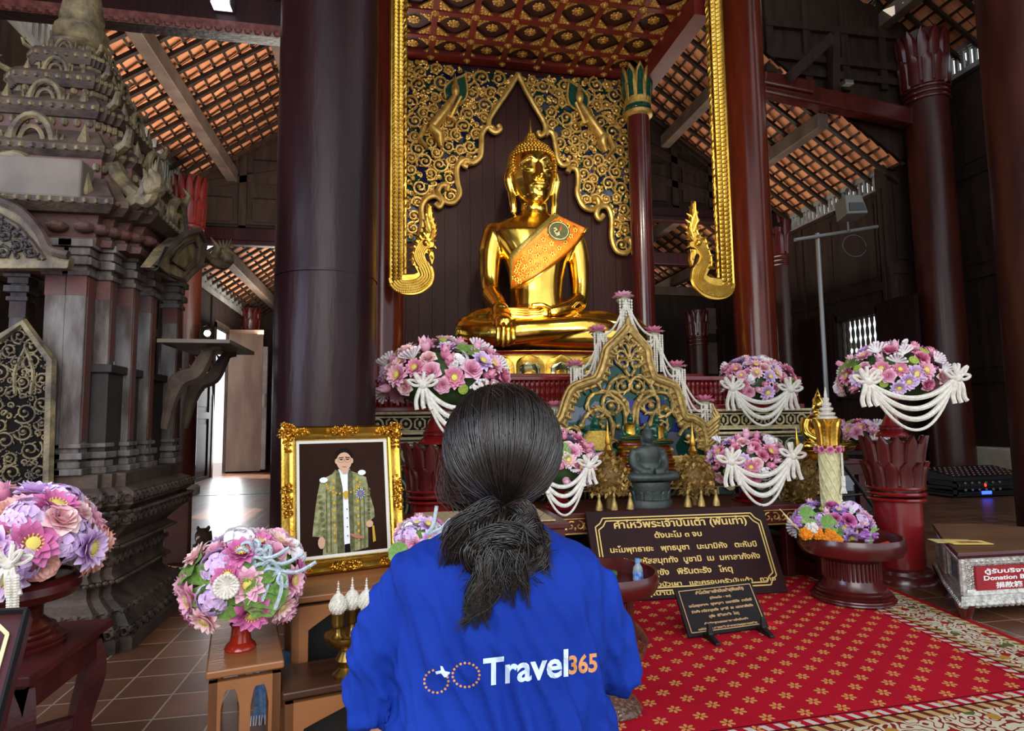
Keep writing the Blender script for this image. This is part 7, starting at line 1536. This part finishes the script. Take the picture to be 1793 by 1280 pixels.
# shirt
m=MB()
rows_loft(m,[(905,830,935,.02,.055),(925,806,948,.015,.065),(945,770,972,.01,.075),(965,722,1018,.005,.085),(985,686,1052,0,.095),(1005,682,1062,-.002,.10),(1040,682,1066,-.004,.105),(1100,690,1064,-.004,.108),(1180,697,1062,0,.108),(1290,690,1066,0,.112),(1480,684,1078,0,.125)])
limb(m,[at(714,1024,.0),at(694,1075,.0),at(670,1150,.015),at(654,1205,.03),at(648,1232,.035)],[.034,.042,.046,.048,.046],18,1.2)
limb(m,[at(1034,1018,0),at(1048,1060,.0),at(1062,1120,.02),at(1076,1175,.04),at(1082,1192,.05)],[.033,.035,.034,.029,.026],18,1.3)
sh=remesh(m,.006,5)
V=np.zeros(len(sh.vertices)*3); N_=np.zeros(len(sh.vertices)*3); sh.vertices.foreach_get('co',V); sh.vertices.foreach_get('normal',N_); V=V.reshape(-1,3);N_=N_.reshape(-1,3)
loc=V-base; r=loc@RT; f=loc@FW; z=loc[:,2]
zs=px_r(880,985,D0)[1]
disp=np.zeros(len(V))
for i in range(len(V)):
    a,b,c=r[i],f[i],z[i]; low=min(1,max(0,(zs-.02-c)/.2)); arm=min(1,max(0,(abs(a-.0)-.15)/.07))
    n1=mnoise.noise(Vector((a*13+c*3,b*9,c*3.2+a*4))); n2=mnoise.noise(Vector((a*30+c*11+5,b*20,c*8))); n3=mnoise.noise(Vector((a*24+c*10,b*18,c*5-a*6+9)))
    cr=lambda n,w_: math.exp(-(n/w_)**2)
    v=(cr(n1,.15)-.3)*.018*(.10+.90*low)+cr(n2,.2)*.008*(.35+.65*low)+.004*n1
    v+=arm*((cr(n3,.2)-.4)*.012+.004*n3)
    # drag folds running down from the shoulder blades to the armpits
    s_=abs(a+.01); v+=.006*math.sin(60*(s_*.9+ (zs-c)*.55))*math.exp(-((s_-.14)/.035)**2)*(.2+low)
    disp[i]=v
V2=V+N_*disp[:,None]; sh.vertices.foreach_set('co',V2.ravel()); sh.update()
M_shirt=mk('royal_blue_cotton','0c2c8a','10359a',3,.85,bump=.12,bs=260,spec=.2)
V2=V2; P('shirt',sh,M_shirt,person)
# body: head with a face, neck, arms, hands pressed together
m=MB(); hz=px_r(880,790,D0+.1)[1]; hr=px_r(882,790,D0+.1)[0]
def hd(x,fy,zz): return L3(hr+x,.02+fy,hz+zz)
m.ball(hd(0,0,.02),(.074,.086,.088),20,14); m.ball(hd(0,.035,-.045),(.056,.05,.062),16,12); m.ball(hd(0,.058,-.09),(.024,.02,.016),10,8)
limb(m,[hd(0,-.005,-.05),hd(0,-.012,-.11),L3(hr,.01,hz-.17)],[.05,.048,.058],16)
limb(m,[hd(0,.078,.01),hd(0,.09,-.012),hd(0,.1,-.03)],[.008,.011,.013],8); m.ball(hd(-.012,.088,-.034),.008,8,6); m.ball(hd(.012,.088,-.034),.008,8,6)
limb(m,[hd(-.024,.075,-.057),hd(0,.084,-.055),hd(.024,.075,-.057)],[.004,.0075,.004],8); limb(m,[hd(-.02,.074,-.065),hd(0,.083,-.067),hd(.02,.074,-.065)],[.004,.008,.004],8)
for s_ in (-1,1):
    m.ball(hd(s_*.03,.066,.008),(.013,.011,.009),10,8); limb(m,[hd(s_*.012,.078,.025),hd(s_*.03,.078,.031),hd(s_*.05,.062,.022)],[.004,.005,.003],8)
    m.ball(hd(s_*.077,-.005,-.005),(.008,.017,.03),10,8)
# torso core inside the shirt, arms
rows_loft(m,[(950,790,960,.01,.055),(1000,715,1035,0,.075),(1100,712,1045,0,.085),(1290,712,1045,0,.09)],24)
hands=L3(hr,.27,hz-.36)
for s_,sx,sy in ((-1,716,1040),(1,1030,1045)):
    el=at(668,1300,.05) if s_<0 else at(1066,1195,.10); w_=hands+RT*s_*.012+UP*-.07
    limb(m,[at(sx,sy,0),((at(680,1150,.02)) if s_<0 else (at(sx,sy,0)+el)/2+RT*.006),el],[.028,.028,.034] if s_<0 else [.03,.028,.026]); limb(m,[el,(el+w_)/2+RT*s_*.01,w_],[.036 if s_<0 else .027,.034 if s_<0 else .027,.024]); 
    limb(m,[w_,hands+RT*s_*.013],[.023,.027],10)
    for k in range(4):
        b=hands+RT*s_*.010+FW*(-.027+.018*k); l=[.066,.076,.074,.058][3-k]; limb(m,[b,b+UP*l*.5+RT*s_*.004-RT*0,b+UP*l+RT*s_*-.003],[.0088,.0082,.0068],8)
    limb(m,[hands+RT*s_*.013-UP*.03-FW*.022,hands+RT*s_*.016-FW*.045+UP*.0,hands+RT*s_*.012-FW*.048+UP*.028],[.010,.0095,.008],8)
M_skin=mk('skin','c99a7e','bd8b70',8,.5,sub=.1)
P('body',remesh(m,.0065,3),M_skin,person)
# dark trousers: kneeling, sitting back on the heels
m=MB(); rows_loft(m,[(1270,698,1060,0,.10),(1420,690,1070,0,.12),(1560,690,1080,-.02,.13),(1640,720,1050,-.03,.12)],24)
zp=px_r(880,1560,D0+.06)[1]
for s_ in (-1,1): limb(m,[L3(hr+s_*.09,0,zp+.03),L3(hr+s_*.11,.2,.20),L3(hr+s_*.12,.40,.085)],[.095,.085,.062]); limb(m,[L3(hr+s_*.12,.40,.075),L3(hr+s_*.10,.15,.06),L3(hr+s_*.08,-.08,.055)],[.062,.055,.042])
P('trousers',remesh(m,.012,4),mk('dark_trousers','20242e','171a22',60,.85),person)
m=MB()
for s_ in (-1,1): limb(m,[L3(hr+s_*.08,-.08,.05),L3(hr+s_*.075,-.16,.04),L3(hr+s_*.07,-.23,.028)],[.032,.034,.022],12,.8); [limb(m,[L3(hr+s_*(.05+.012*k),-.225,.024),L3(hr+s_*(.05+.012*k),-.255,.016)],[.009,.008],8) for k in range(5)]
P('feet',m,M_skin,person)
# printed logo, laid on the cloth
bv=BVHTree.FromPolygons([Vector(v) for v in V2],[tuple(p.vertices) for p in sh.polygons])
def onshirt(px,py,off=.0016):
    d=ray(px,py); d=d/np.linalg.norm(d); h=bv.ray_cast(Vector(O_),Vector(d)); return (np.array(h[0])-d*off) if h[0] is not None else PD(px,py,D0)
def print_px(name,tris,mat):
    """tris: list of (verts2d, faces) in picture pixels; subdivided then dropped onto the shirt"""
    bm=bmesh.new()
    for v2,fs in tris:
        vs=[bm.verts.new((x,y,0)) for x,y in v2]
        for q in fs:
            try: bm.faces.new([vs[i] for i in q])
            except ValueError: pass
    bmesh.ops.triangulate(bm,faces=bm.faces[:])
    for _ in range(4):
        es=[e for e in bm.edges if e.calc_length()>3.2]
        if es: bmesh.ops.subdivide_edges(bm,edges=es,cuts=1); bmesh.ops.triangulate(bm,faces=bm.faces[:])
    me=bpy.data.meshes.new(name)
    for v in bm.verts: v.co=onshirt(v.co.x,v.co.y)
    bm.to_mesh(me); bm.free(); P(name,me,mat,shirt_o)
shirt_o=[c for c in person.children if c.name.startswith('shirt')][0]
def word(s,size,x0,y0,width,slope,hscale=1.,bold=.0):
    V_,fs=textmesh(s,size,align='LEFT',extr=0,bold=bold); V_=V_.copy(); V_[:,0]-=V_[:,0].min(); k=width/V_[:,0].max()
    return [((x0+x*k,y0-y*hscale-slope*x*k) for x,y in V_[:,:2]),fs]
a,b=word('Travel',66,846,1200,149,.115,1.,1.6); print_px('logo_word',[(list(a),b)],mk('logo_white','c9dcf5',rough=.7))
a,b=word('365',44,996,1180,50,.10,1.,1.4); print_px('logo_number',[(list(a),b)],mk('logo_orange','c98a52',rough=.7))
dots=[]
def dot(x,y,r,n=8): dots.append(([(x+r*math.cos(2*PI*i/n),y+r*math.sin(2*PI*i/n)) for i in range(n)],[tuple(range(n))]))
for k in range(17): 
    t_=2*PI*k/17
    if not(-1.5<math.atan2(math.sin(t_+.0),math.cos(t_))<-.55): dot(764+21*math.cos(t_),1193+20*math.sin(t_),2.4)
for k in range(19): t_=2*PI*k/19; dot(816+23.5*math.cos(t_),1182+21*math.sin(t_)-.0*k,2.4)
print_px('logo_dots',dots,bpy.data.materials['logo_orange'])
pl_=[(762,1176),(772,1174),(771,1166),(775,1167),(779,1175),(788,1177),(787,1180),(779,1180),(781,1186),(778,1186),(772,1179),(764,1181)]
print_px('logo_plane',[(pl_,[tuple(range(len(pl_)))])],bpy.data.materials['logo_white'])
# hair
rn=random.Random(12); hc=np.array((px_r(880,782,D0+.1)[0],.012,px_r(880,782,D0+.1)[1])); HR=np.array((.103,.108,.108)); tie=np.array((px_r(882,893,D0+.02)[0],-.055,px_r(882,893,D0+.02)[1]))
def hp(v): return L3(*v)
def hx(x,y,f): r_,z_=px_r(x,y,D0+.1+f-.0); return np.array((r_,f,z_))
mb=MB(); n=30; R=[]
for j in range(17):
    e=-PI/2+PI*j/16; R.append([hp(hc+HR*.955*np.array((math.cos(a)*math.cos(e),math.sin(a)*math.cos(e),math.sin(e)))) for a in np.linspace(0,2*PI,n,endpoint=False)])
k=n; mb.add([p for r_ in R for p in r_],[(i*k+j,i*k+(j+1)%k,(i+1)*k+(j+1)%k,(i+1)*k+j) for i in range(len(R)-1) for j in range(k)])
# open the cap at the face: drop the vertices in front below the fringe
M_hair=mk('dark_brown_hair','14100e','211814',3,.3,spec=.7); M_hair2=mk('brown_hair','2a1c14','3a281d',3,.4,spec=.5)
def trimface(V,fs): return fs
Vc=np.concatenate(mb.v); rel=(Vc-base); ff=rel@FW-hc[1]; zz=rel[:,2]-hc[2]; bad=(ff>.055)&(zz<.045); mb.f=[q for q in mb.f if not any(bad[i] for i in q)]; mb.m=[0]*len(mb.f)
hair=P('hair',mb,M_hair,person,ang=80)
def norm(v): return v/np.linalg.norm(v)
tdir=norm((tie-hc)/HR)
s1=MB();s2=MB()
for i in range(2300):
    a=rn.uniform(0,2*PI); e=rn.uniform(-.35,1.5); d=np.array((math.cos(a)*math.cos(e),math.sin(a)*math.cos(e),math.sin(e)))
    if d[1]>.5 and d[2]<.42: continue
    # slide over the skull towards the tie, sagging at the sides
    dot_=max(-1,min(1,float(d@tdir))); om=math.acos(dot_)
    if om<.25: continue
    rr=rn.uniform(.965,1.03); pts=[]; sag=rn.uniform(0,.16)
    for u in np.linspace(0,1,13):
        v=(math.sin((1-u)*om)*d+math.sin(u*om)*tdir)/math.sin(om); v=v+np.array((0,0,-sag*math.sin(PI*u))); v=norm(v)
        p=hc+HR*v*(rr+.012*math.sin(u*9+i)*.4)
        if u>.8: w_=(u-.8)/.2; p=p*(1-w_)+(tie+np.array((rn.gauss(0,.006),rn.gauss(0,.004),rn.gauss(0,.006))))*w_
        pts.append(hp(p))
    (s2 if rn.random()<.10 or (d[0]<-.5 and d[2]<.1 and rn.random()<.5) else s1).tube(pts,[.0012]*10+[.001,.0009,.0008],3,cap=False)  # brown mixed in at random, and denser at left to paint sunlit hair
# flyaway strands at the left of the nape
for i in range(70):
    st=hx(rn.uniform(766,800),rn.uniform(770,860),rn.uniform(-.02,.05)); en_=hx(rn.uniform(785,830),rn.uniform(860,905),rn.uniform(-.05,.0)); mid=(st+en_)/2+np.array((rn.uniform(-.018,-.002),0,-.005)); s2.tube([hp(x) for x in bez([st,mid,en_],5)],.0007,3,cap=False)
# loops of the low bun and the loose tails below it
bc_=hx(884,965,-.075)
def strand(ks,rad,mbx): mbx.tube([hp(x) for x in bez(ks,6)],rad,3,cap=False)
def locks(n,fn,k,spread,rad=.0012):
    for i in range(n):
        ks=[np.array(p,float) for p in fn(i)]; m_=len(ks); mbx=s2 if rn.random()<.2 else s1
        for q in range(k):
            o=np.array([rn.gauss(0,1),rn.gauss(0,.7),rn.gauss(0,1)])*spread; pts=[p+o*(.35 if j==0 else 1.0 if j<m_-1 else .55)+np.array([rn.gauss(0,spread*.25) for _ in range(3)]) for j,p in enumerate(ks)]
            L_=(m_-1)*6+1; mbx.tube([hp(x) for x in bez(pts,6)],np.where(np.arange(L_)<L_*.6,rad,rad*(1-np.clip((np.arange(L_)-L_*.6)/(L_*.4),0,.85))),3,cap=False)
U=rn.uniform
locks(34,lambda i:(lambda a0,r_:[tie+np.array((U(-.015,.015),-.012,0))]+[bc_+np.array((U(-.008,.008)+r_*1.25*math.cos(a0+t_),-.022-.016*math.sin(t_*1.7)+U(-.006,.006),r_*.95*math.sin(a0+t_))) for t_ in np.linspace(0,U(3,5.2),6)])(U(.4,2.6),U(.022,.05)),16,.0035)
locks(26,lambda i:[tie+np.array((0,-.01,0)),tie+np.array((-U(.02,.045),-.028,U(-.012,.012))),hx(U(785,820),U(915,950),-.085),hx(U(768,812),U(940,1010),-.08)],13,.004)
locks(16,lambda i:[tie+np.array((0,-.01,0)),tie+np.array((U(.02,.04),-.028,U(-.012,.008))),hx(U(935,952),U(925,965),-.085),hx(U(935,968),U(965,1035),-.09)],12,.004)
locks(22,lambda i:[tie+np.array((0,-.012,0)),hx(U(830,880),U(915,950),-.10),hx(U(835,875),U(975,1010),-.115),hx(U(815,862),U(1030,1060),-.118),hx(U(796,860),U(1050,1100),-.12)],13,.0035)
locks(10,lambda i:[tie+np.array((0,-.012,0)),hx(U(880,920),U(915,950),-.10),hx(U(890,925),U(980,1000),-.112),hx(U(880,930),U(1020,1062),-.115)],11,.0035)
locks(9,lambda i:[hx(U(850,900),U(960,1000),-.115),hx(U(855,890),U(1000,1030),-.12),hx(U(850,905),U(1030,1055),-.12)],5,.003,.0008)
locks(14,lambda i:[hx(U(870,905),U(940,960),-.11),hx(U(905,945),U(900,930),-.10),hx(U(930,962),U(945,990),-.095),hx(U(900,930),U(985,1010),-.11)],12,.0035)
for i in range(150):   # flyaways round the bun and crown
    if i<80: a0=U(0,6.28); c_=bc_+np.array((.055*math.cos(a0),-.02,.05*math.sin(a0))); e_=c_+np.array((U(.01,.035)*math.cos(a0+U(-.8,.8)),U(-.02,.0),U(.01,.035)*math.sin(a0+U(-.8,.8)))); strand_=[bc_+np.array((.02*math.cos(a0-1),-.02,.02*math.sin(a0-1))),c_,e_]
    else: a0=U(.1,3.0); d_=np.array((math.cos(a0),U(-.5,.3),math.sin(a0))); d_/=np.linalg.norm(d_); a1=hc+HR*d_*1.0; a2=hc+HR*norm(d_+np.array((.15,-.1,-.12)))*1.045; a3=hc+HR*norm(d_+np.array((.3,-.25,-.3)))*1.02; strand_=[a1,a2,a3]
    s2.tube([hp(x) for x in bez(strand_,6)],.00055,3,cap=False)
P('dark_strands',s1,M_hair,hair,ang=180); P('brown_strands',s2,M_hair2,hair,ang=180,label='brown strands, sunlit left side put into the colour')
mb=MB(); mb.ball(hp(bc_+np.array((0,.004,0))),(.034,.018,.032),14,10); mb.tube([hp(tie+np.array((0,.02,.004))),hp(tie+np.array((0,.004,-.02))),hp(bc_)],[.02,.018,.02],12); P('bun_core',mb,M_hair,hair)
mb=MB(); mb.tube([hp(tie+np.array((.026*math.cos(a),-.016-.0*a,.012*math.sin(a)-.012))) for a in np.linspace(0,6.28,20,endpoint=False)],.004,6,closed=True); P('hair_tie',mb,mk('hair_tie_black','141722',rough=.7),hair)
